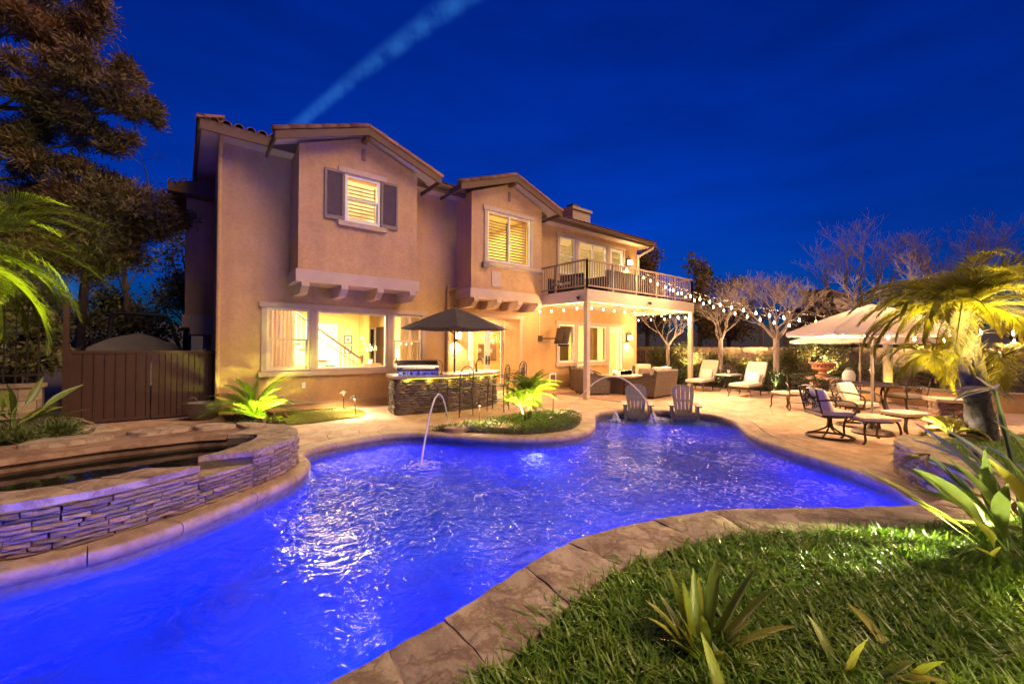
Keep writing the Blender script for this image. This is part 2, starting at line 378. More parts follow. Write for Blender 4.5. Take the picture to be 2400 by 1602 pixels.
SOIL = mat('soil', (0.06,0.042,0.03), 0.95, (0.035,0.025,0.018), 14, bump=0.9, bscale=40)
MULCH = mat('bark_mulch', (0.13,0.075,0.045), 0.95, (0.05,0.03,0.02), 30, bump=1.0, bscale=45)
PLAST = mat('pool_plaster', (0.010,0.11,0.62), 0.7, (0.005,0.045,0.30), 0.8, bump=0.2, bscale=14, detail=9)
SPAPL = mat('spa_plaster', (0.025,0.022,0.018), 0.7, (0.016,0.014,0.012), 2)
IRON = mat('dark_iron', (0.045,0.032,0.025), 0.5, (0.06,0.042,0.03), 12, metal=0.3)
BRONZE = mat('cast_bronze', (0.075,0.047,0.033), 0.45, (0.045,0.03,0.022), 14, metal=0.35, bump=0.2, bscale=60)
CUSH = mat('cream_cushion', (0.50,0.43,0.33), 0.9, (0.44,0.37,0.28), 8, bump=0.25, bscale=260)
PILW = mat('pale_pillow', (0.72,0.66,0.58), 0.9, (0.66,0.60,0.52), 7, bump=0.3, bscale=240)
DARKP = mat('brown_pillow', (0.14,0.095,0.075), 0.9, (0.11,0.075,0.06), 9, bump=0.3, bscale=240)
ADIR = mat('grey_resin', (0.22,0.19,0.17), 0.5, (0.19,0.165,0.15), 7, bump=0.12, bscale=80)
BLACK = mat('black_plastic', (0.02,0.018,0.017), 0.5, (0.03,0.026,0.024), 9)
STEEL = mat('stainless_steel', (0.55,0.53,0.50), 0.22, (0.48,0.46,0.44), 5, metal=1.0, bump=0.06, bscale=30)
COUNTER = mat('counter_stone', (0.38,0.30,0.22), 0.35, (0.28,0.21,0.145), 14, bump=0.1, bscale=50)
UMBD = mat('charcoal_canvas', (0.075,0.065,0.07), 0.95, (0.062,0.055,0.06), 8, bump=0.2, bscale=300, transl=0.15)
UMBL = mat('beige_canvas', (0.72,0.62,0.55), 0.95, (0.68,0.58,0.51), 6, bump=0.2, bscale=300, transl=0.35)
POLEM = mat('umbrella_pole', (0.42,0.35,0.29), 0.4, (0.38,0.31,0.26), 8, metal=0.4)
COPPER = mat('aged_copper', (0.20,0.10,0.055), 0.45, (0.12,0.06,0.035), 20, metal=0.7)
GATEM = mat('brown_steel_panel', (0.055,0.022,0.013), 0.6, (0.042,0.017,0.010), 5, bump=0.15, bscale=30)
BLOCK = mat('wall_block', (0.50,0.36,0.235), 0.9, (0.31,0.22,0.14), 7, bump=0.6, bscale=60, vary=0.15)
BARKL = mat('pale_bark', (0.36,0.28,0.235), 0.85, (0.22,0.16,0.13), 12, bump=0.5, bscale=40, stretch=(1,1,0.4))
BARKP = mat('purplish_bark', (0.30,0.20,0.19), 0.9, (0.20,0.13,0.13), 10)
BARKD = mat('dark_bark', (0.13,0.09,0.065), 0.9, (0.07,0.05,0.038), 12, bump=0.7, bscale=30)
BOOT = mat('palm_boot', (0.085,0.066,0.054), 0.9, (0.03,0.023,0.018), 18, bump=0.6, bscale=50, vary=0.25)
PALM = mat('palm_leaf', (0.20,0.28,0.022), 0.45, (0.14,0.20,0.016), 3, transl=0.5)
PALMY = mat('palm_leaf_yellowed', (0.27,0.235,0.02), 0.45, (0.19,0.18,0.018), 3, transl=0.5)
GRASS = mat('mondo_grass', (0.10,0.215,0.010), 0.35, (0.19,0.29,0.022), 5, transl=0.3)
LAWN = mat('lawn_grass', (0.22,0.22,0.03), 0.6, (0.30,0.26,0.05), 9, transl=0.2)
COVER = mat('ground_cover_leaf', (0.09,0.14,0.03), 0.5, (0.13,0.14,0.05), 6, transl=0.2)
LEAFD = mat('dark_evergreen_leaf', (0.085,0.085,0.026), 0.6, (0.19,0.095,0.035), 0.7, transl=0.15)
LEAFG = mat('shrub_leaf', (0.10,0.12,0.03), 0.5, (0.15,0.12,0.045), 3, transl=0.2)
LEAFH = mat('hedge_leaf', (0.035,0.055,0.015), 0.45, (0.055,0.065,0.022), 4, transl=0.15)
BIRD = mat('strelitzia_leaf', (0.19,0.24,0.06), 0.35, (0.14,0.19,0.045), 5, transl=0.25, vary=0.2)
BIRDY = mat('yellowing_leaf', (0.40,0.36,0.045), 0.5, (0.30,0.30,0.04), 6, transl=0.25)
STRAP = mat('strap_leaf', (0.17,0.25,0.02), 0.35, (0.26,0.27,0.03), 4, transl=0.25, vary=0.3)
DRYL = mat('dry_leaf', (0.36,0.26,0.16), 0.8, (0.25,0.17,0.10), 20, transl=0.2)
WICKER = mat('brown_wicker', (0.13,0.092,0.075), 0.6, (0.045,0.03,0.024), 34, bump=1.0, bscale=70, sep=(0.4,0.6))
CANVAS = mat('grey_boat_cover', (0.16,0.145,0.135), 0.9, (0.12,0.105,0.10), 5, bump=0.3, bscale=40)
TERRA = mat('terracotta', (0.45,0.21,0.12), 0.85, (0.36,0.17,0.10), 12, bump=0.3, bscale=50)
JETW = mat('laminar_water', (0.75,0.72,0.66), 0.08, None, spec=0.8, transl=0.5)
FOAM_GLINT = mat('foam_glint', (0.82,0.82,0.84), 0.35, (0.7,0.7,0.75), 18, bump=0.8, bscale=30, transl=0.4)  # foam of jets and bubblers; also the white of the painted glints
def emis(name, col, s):
    m = bpy.data.materials.new(name); m.use_nodes = True; t = m.node_tree; n = t.nodes; n.clear()
    o = n.new('ShaderNodeOutputMaterial'); e = n.new('ShaderNodeEmission'); e.inputs[0].default_value = (*col, 1); e.inputs[1].default_value = s
    t.links.new(e.outputs[0], o.inputs[0]); return m
BULB = emis('bulb_glow', (1.0,0.62,0.28), 12)
SCONCE = emis('sconce_glow', (1.0,0.68,0.30), 1.1)
LENS = emis('lamp_lens', (1.0,0.78,0.50), 0.9)
POOLL = emis('pool_lamp_lens', (0.55,0.65,1.0), 0.9)
LED = emis('led_strip', (1.0,0.85,0.06), 0.6)
FLAME = emis('flame', (1.0,0.55,0.14), 3)
for _m, _s, _c in ((CONC,1.1,(0.66,0.58,0.5)),(COPE,1.6,(0.72,0.66,0.6)),(SPADK,1.3,(0.6,0.5,0.42)),(LEDGE,9.0,(0.5,0.42,0.36)),(LEDGED,9.0,(0.5,0.42,0.36))): veins(_m, _s, _c)

# ================================================================== ground, pool, spa
V2 = lambda L_: [Vector(p) for p in L_]
FAR = [(-4.0,4.6),(-3.2,4.45),(-2.2,4.38),(-1.6,4.36),(-0.95,4.40),(-0.63,4.42),(-0.38,4.46),(-0.04,4.62),(0.4,4.92),(0.8,5.24),(1.12,5.56),(1.33,5.95),(1.38,6.3),
       (1.36,6.5),(1.42,6.68),(1.59,6.84),(1.9,6.97),(2.47,7.12),(3.05,7.08),(3.48,6.76),(3.8,6.27),(4.16,5.82),(4.6,5.44),(5.11,5.20),(5.68,5.17),
       (6.31,5.42),(6.80,5.80),(7.2,6.14),(7.55,6.42),(8.0,6.56),(8.63,6.42),(9.47,5.72),(9.80,4.92),(9.55,4.28),(9.0,3.82),(8.5,3.52),(7.99,3.14),(7.68,2.80),(7.38,2.41),
       (7.06,1.93),(6.78,1.48),(6.43,1.06),(6.09,0.80),(5.80,0.62),(5.5,0.42)]
NEAR = [(-4.0,1.9),(-2.8,1.45),(-1.5,1.33),(-0.5,1.36),(0.42,1.50),(0.95,1.57),(1.34,1.65),(1.72,1.70),(2.08,1.69),(2.55,1.58),(2.98,1.42),(3.68,0.96),(4.24,0.60),(4.72,0.42),(5.2,0.33),(5.5,0.345),
        (5.81,0.44),(6.13,0.63),(6.47,0.83),(6.8,0.99),(7.11,1.12),(7.5,1.15),(7.9,1.02),(8.4,0.86),(9.1,0.62),(10.0,0.2),(11.0,-0.6)]
WZ = -0.16
farc = cat(V2(FAR), 6); nearc = cat(V2(NEAR), 6)
tip = min(range(len(nearc)), key=lambda i: (nearc[i]-Vector((5.5,0.345))).length)
poolpoly = resample(farc, 0.12) + resample(nearc[:tip][::-1], 0.15)

def inside(p, poly):
    c = False; j = len(poly)-1
    for i in range(len(poly)):
        a, b = poly[i], poly[j]
        if (a[1] > p[1]) != (b[1] > p[1]) and p[0] < (b[0]-a[0])*(p[1]-a[1])/(b[1]-a[1])+a[0]: c = not c
        j = i
    return c
def fill(outer, holes=(), extra=(), zf=lambda x, y: 0.0, bigtest=None):
    """triangulate a flat region with holes and extra points"""
    vs = []; es = []
    for ring in [outer]+list(holes):
        b = len(vs); k = len(ring); vs += [Vector((p[0],p[1])) for p in ring]; es += [(b+i, b+(i+1) % k) for i in range(k)]
    vs += [Vector(p) for p in extra]
    ov, oe, of = delaunay_2d_cdt(vs, es, [], 0, 1e-4)[:3]
    m = MB(); fs = []
    for f in of:
        c = sum((ov[i] for i in f), Vector((0,0)))/len(f)
        if inside(c, outer) and not any(inside(c, h) for h in holes):
            a, b2, c2 = ov[f[0]], ov[f[1]], ov[f[2]]
            fs.append(tuple(f) if (b2-a).cross(c2-a) > 0 else tuple(f)[::-1])
    m.add([(p.x, p.y, zf(p.x, p.y)) for p in ov], fs)
    return m

# ground sheet to the horizon (soil), with the pool cut out
bigr = [(-400,-200),(600,-200),(600,500),(-400,500)]
CAPM = mat('tan_mortar', (0.34,0.25,0.175), 0.9, (0.25,0.18,0.125), 10, bump=0.6, bscale=50)
patio_r = [(-5,1.4),(-3.5,0.9),(7.0,-2.5),(16.6,-2.5),(16.6,4.6),(16.4,11.2),(15.9,11.6),(-6,11.6)]
edge = offs(resample(farc, 0.12), 0.295)
hole = edge + [Vector((5.4,0.1)),Vector((3.0,0.9)),Vector((0.5,1.25)),Vector((-4.0,1.3))]
o = fill(bigr, [patio_r], zf=lambda x, y: -0.05).build('ground', SOIL, fix=False); o['kind'] = 'structure'

# flower bed cut-out in the patio (the island) and the lawn patch
SPAH = V2([(-2.6,5.6),(-1.95,5.15),(-1.1,4.92),(-0.4,5.0),(0.15,5.3),(0.65,5.8),(0.86,6.2),(0.6,6.6),(-0.1,6.72),(-1.1,6.6),(-2.3,6.2)])
ISL = [(3.62,6.90),(3.95,6.98),(4.35,6.98),(4.9,6.98),(5.5,7.08),(6.1,7.18),(6.7,7.17),(7.1,6.95),(7.22,6.72),(6.95,6.35),(6.6,6.02),(6.2,5.72),(5.75,5.50),(5.3,5.50),(4.9,5.62),(4.5,5.92),(4.18,6.30),(3.9,6.62)]
isl = resample(cat(V2(ISL), 4, True)+[Vector(ISL[0])], 0.1)[:-1]
LAWNP = [(1.72,9.0),(2.3,9.02),(3.12,9.12),(3.30,9.4),(3.42,10.05),(3.2,10.75),(1.75,10.9),(1.55,9.9)]
mul = [(0.75,9.3),(1.70,8.9),(1.52,9.9),(1.72,10.95),(0.75,10.95)]
_ex = [(x+0.1*math.sin(y*9), y) for x in np.arange(-5,16,0.5) for y in np.arange(0,11.4,0.5)]
o = fill(patio_r, [hole, isl, SPAH], [p for p in _ex if inside(p, patio_r) and not inside(p, hole) and not inside(p, isl) and not inside(p, SPAH)], zf=lambda x, y: 0.0).build('patio', CONC, fix=False); o['kind'] = 'structure'
o = fill(isl, zf=lambda x, y: 0.01).build('planting_soil', MULCH, fix=False); o['kind'] = 'structure'
o = fill(mul, zf=lambda x, y: 0.012).build('bark_bed', MULCH, fix=False); o['kind'] = 'structure'
# score lines cut in the stamped concrete, as thin dark joints
jm = MB()
for pts in ([(2.9,9.1),(3.1,8.6),(3.5,8.2)],[(3.0,8.1),(2.6,7.75),(2.5,7.42)],[(2.2,8.0),(2.0,7.6),(1.95,7.26)],[(4.95,8.3),(5.2,8.0),(5.0,7.75),(5.3,7.5)],
            [(9.6,7.0),(10.6,6.2),(11.0,5.0),(10.9,3.9)],[(9.2,4.05),(8.6,3.2),(8.15,2.4),(7.75,1.6)],[(10.9,3.9),(12.8,4.6),(15.0,4.9)],[(8.3,8.3),(8.8,7.6),(9.0,6.75)],[(12.6,6.6),(13.2,5.4)]):
    c = resample(cat(V2(pts), 8), 0.1)
    a = offs(c, 0.006); b = offs(c, -0.006)
    jm.add([(p.x,p.y,0.004) for p in a]+[(p.x,p.y,0.004) for p in b], [(i,i+1,len(a)+i+1,len(a)+i) for i in range(len(a)-1)])
o = jm.build('patio_joint', mat('joint_dirt', (0.10,0.07,0.05), 0.95), fix=False); o['kind'] = 'structure'

# pool shell
def pool_depth(x, y):
    s = (x*0.75+y*0.66) - 9.75           # shallow shelf at the far end
    t = min(1, max(0, (s+0.12)/0.24))
    return -1.45*(1-t) - 0.33*t
ins = [(x, y) for x in np.arange(-3.8,9.9,0.22) for y in np.arange(0.5,7.1,0.22)]
ins = [p for p in ins if inside(p, poolpoly) and min((Vector(p)-q).length for q in poolpoly[::3]) > 0.18]
fl = fill(poolpoly, extra=ins, zf=lambda x, y: pool_depth(x, y))
n0 = len(fl.v); k = len(poolpoly)
fl.add([(p.x,p.y,pool_depth(p.x,p.y)) for p in poolpoly]+[(p.x,p.y,-0.03) for p in poolpoly], [(i,(i+1)%k,(i+1)%k+k,i+k) for i in range(k)])
pool = fl.build('pool_basin', PLAST, smooth=30, fix=False); pool['kind'] = 'structure'
pw = fill(poolpoly, zf=lambda x, y: WZ)
WATER = water_mat('pool_water', ((1.3,0.9,0.13,2),(3.4,1.0,0.09,2),(9,0.9,0.03,2)), (0.66,0.62,3.4,6.2,2.6))
o = pw.build('pool_water', WATER, fix=False); o['kind'] = 'structure'

# coping: bull-nosed stones along the far edge, each its own piece
cope_root = thing('pool_coping', 'tan bull-nosed concrete coping edging the free-form pool', 'coping', (0,0,0))
prof = [(0.0,-0.125),(-0.012,-0.11),(-0.03,-0.085),(-0.036,-0.055),(-0.028,-0.022),(-0.008,-0.004),(0.03,0.0015),(0.28,0.0015),(0.284,-0.06)]
cp = resample(farc, 0.05); i = 0
while i < len(cp)-4:
    n = random.choice((13,15,16,18)); seg = cp[i:min(i+n, len(cp))]; i += n-1
    if len(seg) < 4: break
    seg = [p.copy() for p in seg]
    t0 = (seg[1]-seg[0]).normalized()*0.004; seg[0] += t0; seg[-1] -= (seg[-1]-seg[-2]).normalized()*0.004
    rows = [offs(seg, d) for d, z in prof]; m = MB(); kk = len(seg)
    m.add([(rows[a][b].x, rows[a][b].y, prof[a][1]) for a in range(len(prof)) for b in range(kk)],
          [(a*kk+b, a*kk+b+1, (a+1)*kk+b+1, (a+1)*kk+b) for a in range(len(prof)-1) for b in range(kk-1)]+
          [tuple(a*kk for a in range(len(prof))), tuple(a*kk+kk-1 for a in range(len(prof)))[::-1]])
    m.build('coping_stone', COPE, cope_root, smooth=50)
# waterline tile band under the coping
m = MB(); a = offs(cp, -0.004); kk = len(a)
m.add([(p.x,p.y,-0.115) for p in a]+[(p.x,p.y,-0.30) for p in a], [(b,b+1,kk+b+1,kk+b) for b in range(kk-1)])
m.build('waterline_tile', mat('waterline_tile', (0.20,0.17,0.16), 0.3, (0.12,0.10,0.10), 14), cope_root, fix=False)

# ---- stones: a few shared block meshes
def stone_meshes(mt, n=8, seed=1, chunky=0.10):
    rs = random.Random(seed); out_ = []
    for k in range(n):
        m = MB(); nu, nv = 4, 3; vs = []
        for j in range(nv+1):
            for i2 in range(nu+1):
                u, v = i2/nu-0.5, j/nv-0.5
                e = max(abs(u), abs(v))*2
                d = -0.5+rs.uniform(-0.22, 0.18) + (0.30 if e > 0.99 else 0)
                vs.append((u*(1-0.02*rs.random()), d, v*(1-0.05*rs.random())))
        q = len(vs); fs = [(j*(nu+1)+i2, j*(nu+1)+i2+1, (j+1)*(nu+1)+i2+1, (j+1)*(nu+1)+i2) for j in range(nv) for i2 in range(nu)]
        rim = [i2 for i2 in range(nu+1)]+[j*(nu+1)+nu for j in range(1,nv+1)]+[nv*(nu+1)+i2 for i2 in range(nu-1,-1,-1)]+[j*(nu+1) for j in range(nv-1,0,-1)]
        bk = [(vs[i2][0], 0.5, vs[i2][2]) for i2 in rim]
        fs += [(rim[a2], q+a2, q+(a2+1) % len(rim), rim[(a2+1) % len(rim)]) for a2 in range(len(rim))]
        m.add(vs+bk, fs); me = m.mesh('stone'); me.materials.append(mt); out_.append(me)
    return out_
def stone_wall(path, z0, z1, rowh, lens, parent, meshes, depth=0.05, seed=3, gap=0.004):
    """stacked ledge stones on the right-hand side of a path (the side the stones face)"""
    rs = random.Random(seed); pts = resample(path, 0.02); z = z0; cnt = 0
    while z < z1-0.008:
        h = min(rs.uniform(*rowh), z1-z); 
        if z1-(z+h) < rowh[0]*0.5: h = z1-z
        i = 0; first = True
        while i < len(pts)-2:
            ln = rs.uniform(*lens)*(rs.uniform(0.3,1) if first else 1); first = False
            j = min(len(pts)-1, i+max(3, int(ln/0.02)))
            if len(pts)-1-j < 4: j = len(pts)-1
            a, b = pts[i], pts[j]; t = (b-a); c = (a+b)/2; mid = pts[(i+j)//2]; c = (c+mid)/2
            nrm_ = Vector((t.y,-t.x)).normalized()
            o = bpy.data.objects.new('stone', rs.choice(meshes)); COL.objects.link(o); o.parent = parent
            dd = depth*rs.uniform(0.75,1.35)
            o.scale = (max(0.02,t.length-gap)*(1 if rs.random() < .5 else -1), dd, h-gap*0.8)
            o.rotation_euler = (0,0,math.atan2(t.y,t.x))
            p = c+nrm_*(dd*0.5-0.006); o.location = Vector((p.x,p.y,z+h/2))-parent.location; cnt += 1
            i = j
        z += h
    return cnt
def strip_stones(A, B, z, th, parts, parent, mt, name='cap_stone', amp=0.008, seed=5, nu=9, nv=6, gap=0.002):
    """flagstones laid between two curves A and B (same direction)"""
    rs = random.Random(seed); A = resample(A, n=241); B = resample(B, n=241); t = 0; objs = []
    cuts = [0]+[min(1, max(0, (i+rs.uniform(-.28,.28))/parts)) for i in range(1, parts)]+[1]
    sk = [rs.uniform(-0.012,0.012) for _ in cuts]; sk[0] = sk[-1] = 0
    P = lambda C, u: C[int(max(0, min(240, round(u*240))))]
    for c0, c1, s0, s1 in zip(cuts, cuts[1:], sk, sk[1:]):
        seed_ = Vector((rs.uniform(0,50), rs.uniform(0,50), 0)); dz = rs.uniform(-0.004,0.006)
        def pt(i, j):
            v = j/nv; u0, u1 = c0+s0*(v-.5)*2, c1+s1*(v-.5)*2; u = u0+(u1-u0)*i/nu
            x = max(0, min(240, u*240)); k0 = int(x); k1 = min(240, k0+1); f_ = x-k0
            a = A[k0].lerp(A[k1], f_); b = B[k0].lerp(B[k1], f_)
            return a.lerp(b, v)
        G = [[pt(i, j) for j in range(nv+1)] for i in range(nu+1)]
        cen = sum((G[i][j] for i in range(nu+1) for j in range(nv+1)), Vector((0,0)))/((nu+1)*(nv+1))
        size = (G[0][nv//2]-G[nu][nv//2]).length
        m = MB(); vs = []
        for i in range(nu+1):
            for j in range(nv+1):
                p = G[i][j]; d = cen-p; brd = i in (0,nu) or j in (0,nv)
                if brd:
                    p = p+d.normalized()*gap + Vector((noise.noise(Vector((p.x*9,p.y*9,1)))*0.008, noise.noise(Vector((p.x*9,p.y*9,7)))*0.008))
                h = z+dz+noise.fractal(Vector((p.x*5,p.y*5,0))+seed_, 1.0, 2.0, 4)*amp - (0.006 if brd else 0)
                vs.append((p.x, p.y, h))
        W_ = nv+1; fs = [(i*W_+j, (i+1)*W_+j, (i+1)*W_+j+1, i*W_+j+1) for i in range(nu) for j in range(nv)]
        rim = [i*W_ for i in range(nu+1)]+[nu*W_+j for j in range(1,nv+1)]+[i*W_+nv for i in range(nu-1,-1,-1)]+[j for j in range(nv-1,0,-1)]
        q = len(vs); lo = [(vs[r][0]+noise.noise(Vector((vs[r][0]*20,vs[r][1]*20,3)))*0.006, vs[r][1]+noise.noise(Vector((vs[r][0]*20,vs[r][1]*20,9)))*0.006, z-th) for r in rim]
        fs += [(rim[a], rim[(a+1) % len(rim)], q+(a+1) % len(rim), q+a) for a in range(len(rim))]
        m.add(vs+lo, fs); objs.append(m.build(name, mt, parent, smooth=45, world=True))
    return objs

# ---- the raised near wall (pool side) with its flagstone cap, running on into the corner planter
RZ = 0.40
near_root = thing('raised_pool_wall', 'raised pool wall with flagstone cap curving round the foreground grass bed', 'wall', (2.0,1.5,0))
nr = resample(nearc, 0.05)
i_tip = min(range(len(nr)), key=lambda i: (nr[i]-Vector((5.35,0.335))).length)
i_end = len(nr)-1
beam = nr[:i_tip+1]; plan = nr[i_tip:]
outer_b = offs(nr, -0.33)
m = MB(); A_ = offs(nr, -0.03); B_ = offs(nr, -0.30); k = len(A_)
m.add([(p.x,p.y,z) for z in (-0.6,RZ-0.010) for p in A_]+[(p.x,p.y,z) for z in (-0.6,RZ-0.010) for p in B_],
      [(i,i+1,k+i+1,k+i) for i in range(k-1)]+[(2*k+i,3*k+i,3*k+i+1,2*k+i+1) for i in range(k-1)]+[(k+i,k+i+1,3*k+i+1,3*k+i) for i in range(k-1)])
m.build('wall_core', CAPM, near_root, world=True)
_A = offs(beam, 0.02); _B = offs(beam, -0.34)
strip_stones(_A, _B, RZ, 0.055, 21, near_root, FLAG, 'flagstone', amp=0.010, seed=11, nu=16, nv=12)
_A = offs(plan, 0.03); _B = offs(plan, -0.42)
strip_stones(_A, _B, RZ, 0.055, 9, near_root, FLAG, 'flagstone', amp=0.010, seed=12, nu=10, nv=8)
LM = stone_meshes(LEDGE, 8, 2); LMD = stone_meshes(LEDGED, 8, 4)
near_root_p = thing('planter_wall', 'stacked stone planter wall at the right end of the pool', 'wall', (7.1,1.1,0))
pw_ = [p for p in plan if p.x < 9.0]
stone_wall(pw_[::-1], 0.0, RZ-0.055, (0.045,0.075), (0.12,0.28), near_root_p, LM, 0.05, 21)
m = MB(); a = offs(pw_, -0.02); k = len(a); b = offs(pw_, -0.06)
m.add([(p.x,p.y,z) for z in (-0.1,RZ-0.056) for p in a]+[(p.x,p.y,z) for z in (-0.1,RZ-0.056) for p in b],[(i,i+1,k+i+1,k+i) for i in range(k-1)]+[(2*k+i,3*k+i,3*k+i+1,2*k+i+1) for i in range(k-1)])
m.build('wall_backing', MORTAR, near_root_p, world=True)
# soil of the bed behind it
bed = offs(nr, -0.29)+[Vector((12,-3)),Vector((-3,-3)),Vector((-4.2,1.0))]
bed = [p for p in bed]
o = fill(bed, extra=[(x,y) for x in np.arange(-2,9,0.4) for y in np.arange(-2,1.2,0.4) if inside((x,y), bed)], zf=lambda x, y: 0.29+0.03*noise.noise(Vector((x,y,0)))).build('planting_bed', SOIL, fix=False); o['kind'] = 'structure'

# ---- raised spa
S_OUT = [(-2.9,5.35),(-2.2,4.85),(-1.6,4.68),(-1.0,4.64),(-0.66,4.64),(-0.33,4.74),(-0.08,4.87),(0.25,5.08),(0.6,5.33),(0.88,5.58),(1.1,5.87),(1.22,6.2),(1.24,6.55),(1.15,6.85),(0.98,7.05)]
S_IN = [(-2.5,5.7),(-1.95,5.25),(-1.5,5.08),(-1.1,5.0),(-0.78,4.98),(-0.45,5.06),(-0.2,5.18),(0.08,5.34),(0.36,5.55),(0.56,5.79),(0.72,6.0),(0.79,6.2),(0.74,6.36),(0.62,6.46),(0.5,6.52)]
S_BACK = [(0.5,6.52),(0.21,6.62),(-0.07,6.62),(-0.67,6.60),(-1.07,6.50),(-1.6,6.35),(-2.2,6.12),(-2.5,5.7)]
S_PLAT = [(0.98,7.05),(0.55,7.42),(-0.09,7.80),(-0.8,7.62),(-1.4,7.3),(-2.2,7.2),(-3.2,6.8),(-2.9,5.35)]
so = cat(V2(S_OUT), 6); si = cat(V2(S_IN), 6); sb = cat(V2(S_BACK), 6); spl = cat(V2(S_PLAT[:-1]), 6)+[Vector(S_PLAT[-1])]
spa = thing('raised_spa', 'raised spa with stacked stone wall and spillway on the left of the pool', 'spa', (-0.3,5.6,0))
so_r = resample(so, n=200); si_r = resample(si, n=200)
iL = min(range(200), key=lambda i: (so_r[i]-Vector((0.14,5.0))).length); iR = min(range(200), key=lambda i: (so_r[i]-Vector((0.62,5.35))).length)
stone_wall(so_r[:iL+1], 0.0, RZ-0.055, (0.026,0.052), (0.10,0.36), spa, LM, 0.055, 31)
stone_wall(so_r[iL:iR+1], 0.0, 0.262, (0.03,0.055), (0.12,0.26), spa, LM, 0.05, 32)
stone_wall(so_r[iR:], 0.0, RZ-0.055, (0.032,0.055), (0.10,0.24), spa, LM, 0.05, 33)
m = MB()
def ringwall(m, A, B, z0, z1):
    k = len(A)
    m.add([(p.x,p.y,z) for z in (z0,z1) for p in A]+[(p.x,p.y,z) for z in (z0,z1) for p in B],
      [(i,i+1,k+i+1,k+i) for i in range(k-1)]+[(2*k+i,3*k+i,3*k+i+1,2*k+i+1) for i in range(k-1)]+[(k+i,k+i+1,3*k+i+1,3*k+i) for i in range(k-1)]+[(0,k,3*k,2*k),(k-1,3*k-1,4*k-1,2*k-1)])
ringwall(m, [p.lerp(q,0.03) for p,q in zip(so_r[:iL+1],si_r[:iL+1])], si_r[:iL+1], -0.1, RZ-0.056)
ringwall(m, [p.lerp(q,0.03) for p,q in zip(so_r[iL:iR+1],si_r[iL:iR+1])], si_r[iL:iR+1], -0.1, 0.245)
ringwall(m, [p.lerp(q,0.03) for p,q in zip(so_r[iR:],si_r[iR:])], si_r[iR:], -0.1, RZ-0.056)
m.build('wall_core', MORTAR, spa, world=True)
_o = offs(so_r, -0.04)
strip_stones(_o[:iL+1], si_r[:iL+1], RZ, 0.06, 8, spa, FLAG, 'cap_stone', 0.009, 41, 10, 7)
strip_stones(_o[iL+2:iR-1], si_r[iL+2:iR-1], 0.275, 0.03, 2, spa, FLAG, 'spillway_stone', 0.006, 42)
strip_stones(_o[iR:], si_r[iR:], RZ, 0.06, 5, spa, FLAG, 'cap_stone', 0.009, 43, 10, 7)
# back deck of the spa
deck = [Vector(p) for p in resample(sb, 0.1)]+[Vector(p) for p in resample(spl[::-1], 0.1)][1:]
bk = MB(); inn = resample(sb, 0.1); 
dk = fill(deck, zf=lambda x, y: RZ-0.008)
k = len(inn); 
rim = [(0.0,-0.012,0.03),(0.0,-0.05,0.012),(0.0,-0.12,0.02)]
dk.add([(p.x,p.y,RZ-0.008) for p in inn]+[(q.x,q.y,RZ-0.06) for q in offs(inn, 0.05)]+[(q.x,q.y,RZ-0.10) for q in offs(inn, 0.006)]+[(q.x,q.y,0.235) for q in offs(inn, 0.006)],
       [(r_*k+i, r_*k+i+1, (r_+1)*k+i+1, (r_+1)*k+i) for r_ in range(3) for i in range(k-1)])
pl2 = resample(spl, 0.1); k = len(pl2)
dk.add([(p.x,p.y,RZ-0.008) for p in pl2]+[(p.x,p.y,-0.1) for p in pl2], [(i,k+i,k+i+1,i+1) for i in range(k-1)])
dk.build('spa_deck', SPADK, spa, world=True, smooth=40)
ext = [[(-1.32,7.22),(-0.86,7.28),(-0.62,7.05),(-0.95,6.86),(-1.35,6.92)],[(-0.5,7.36),(-0.05,7.46),(0.12,7.12),(-0.35,7.0)],[(0.22,7.40),(0.52,7.22),(0.62,6.98),(0.30,6.96),(0.18,7.1)],[(0.66,7.16),(0.92,6.98),(0.98,6.72),(0.72,6.78)]]
for q, poly in enumerate(ext):
    c = sum((Vector(p) for p in poly), Vector((0,0)))/len(poly); m = MB()
    ring = resample(cat(V2(poly), 4, True)+[Vector(poly[0])], 0.06)[:-1]
    top = [(p.x,p.y,RZ+0.035+0.012*noise.noise(Vector((p.x*6,p.y*6,q)))) for p in ring]; k = len(ring)
    m.add(top+[(p.x+(p.x-c.x)*.06,p.y+(p.y-c.y)*.06,RZ-0.015) for p in ring]+[(c.x,c.y,RZ+0.045)], [(i,k+i,k+(i+1)%k,(i+1)%k) for i in range(k)]+[(i,(i+1)%k,2*k) for i in range(k)])
    m.build('flagstone', FLAG, spa, world=True, smooth=40)
spaloop = resample(si, 0.08)+resample(sb, 0.08)[1:-1]
o = fill(spaloop, zf=lambda x, y: 0.262).build('spa_water', water_mat('spa_water', ((1.6,0.12,0.03,2),(7,0.08,0.008,2))), fix=False); o['kind'] = 'structure'
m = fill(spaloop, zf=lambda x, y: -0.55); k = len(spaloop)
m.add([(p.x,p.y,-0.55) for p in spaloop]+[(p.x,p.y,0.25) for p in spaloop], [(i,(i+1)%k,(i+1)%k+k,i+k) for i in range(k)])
m.build('spa_basin', SPAPL, spa, world=True, fix=False)

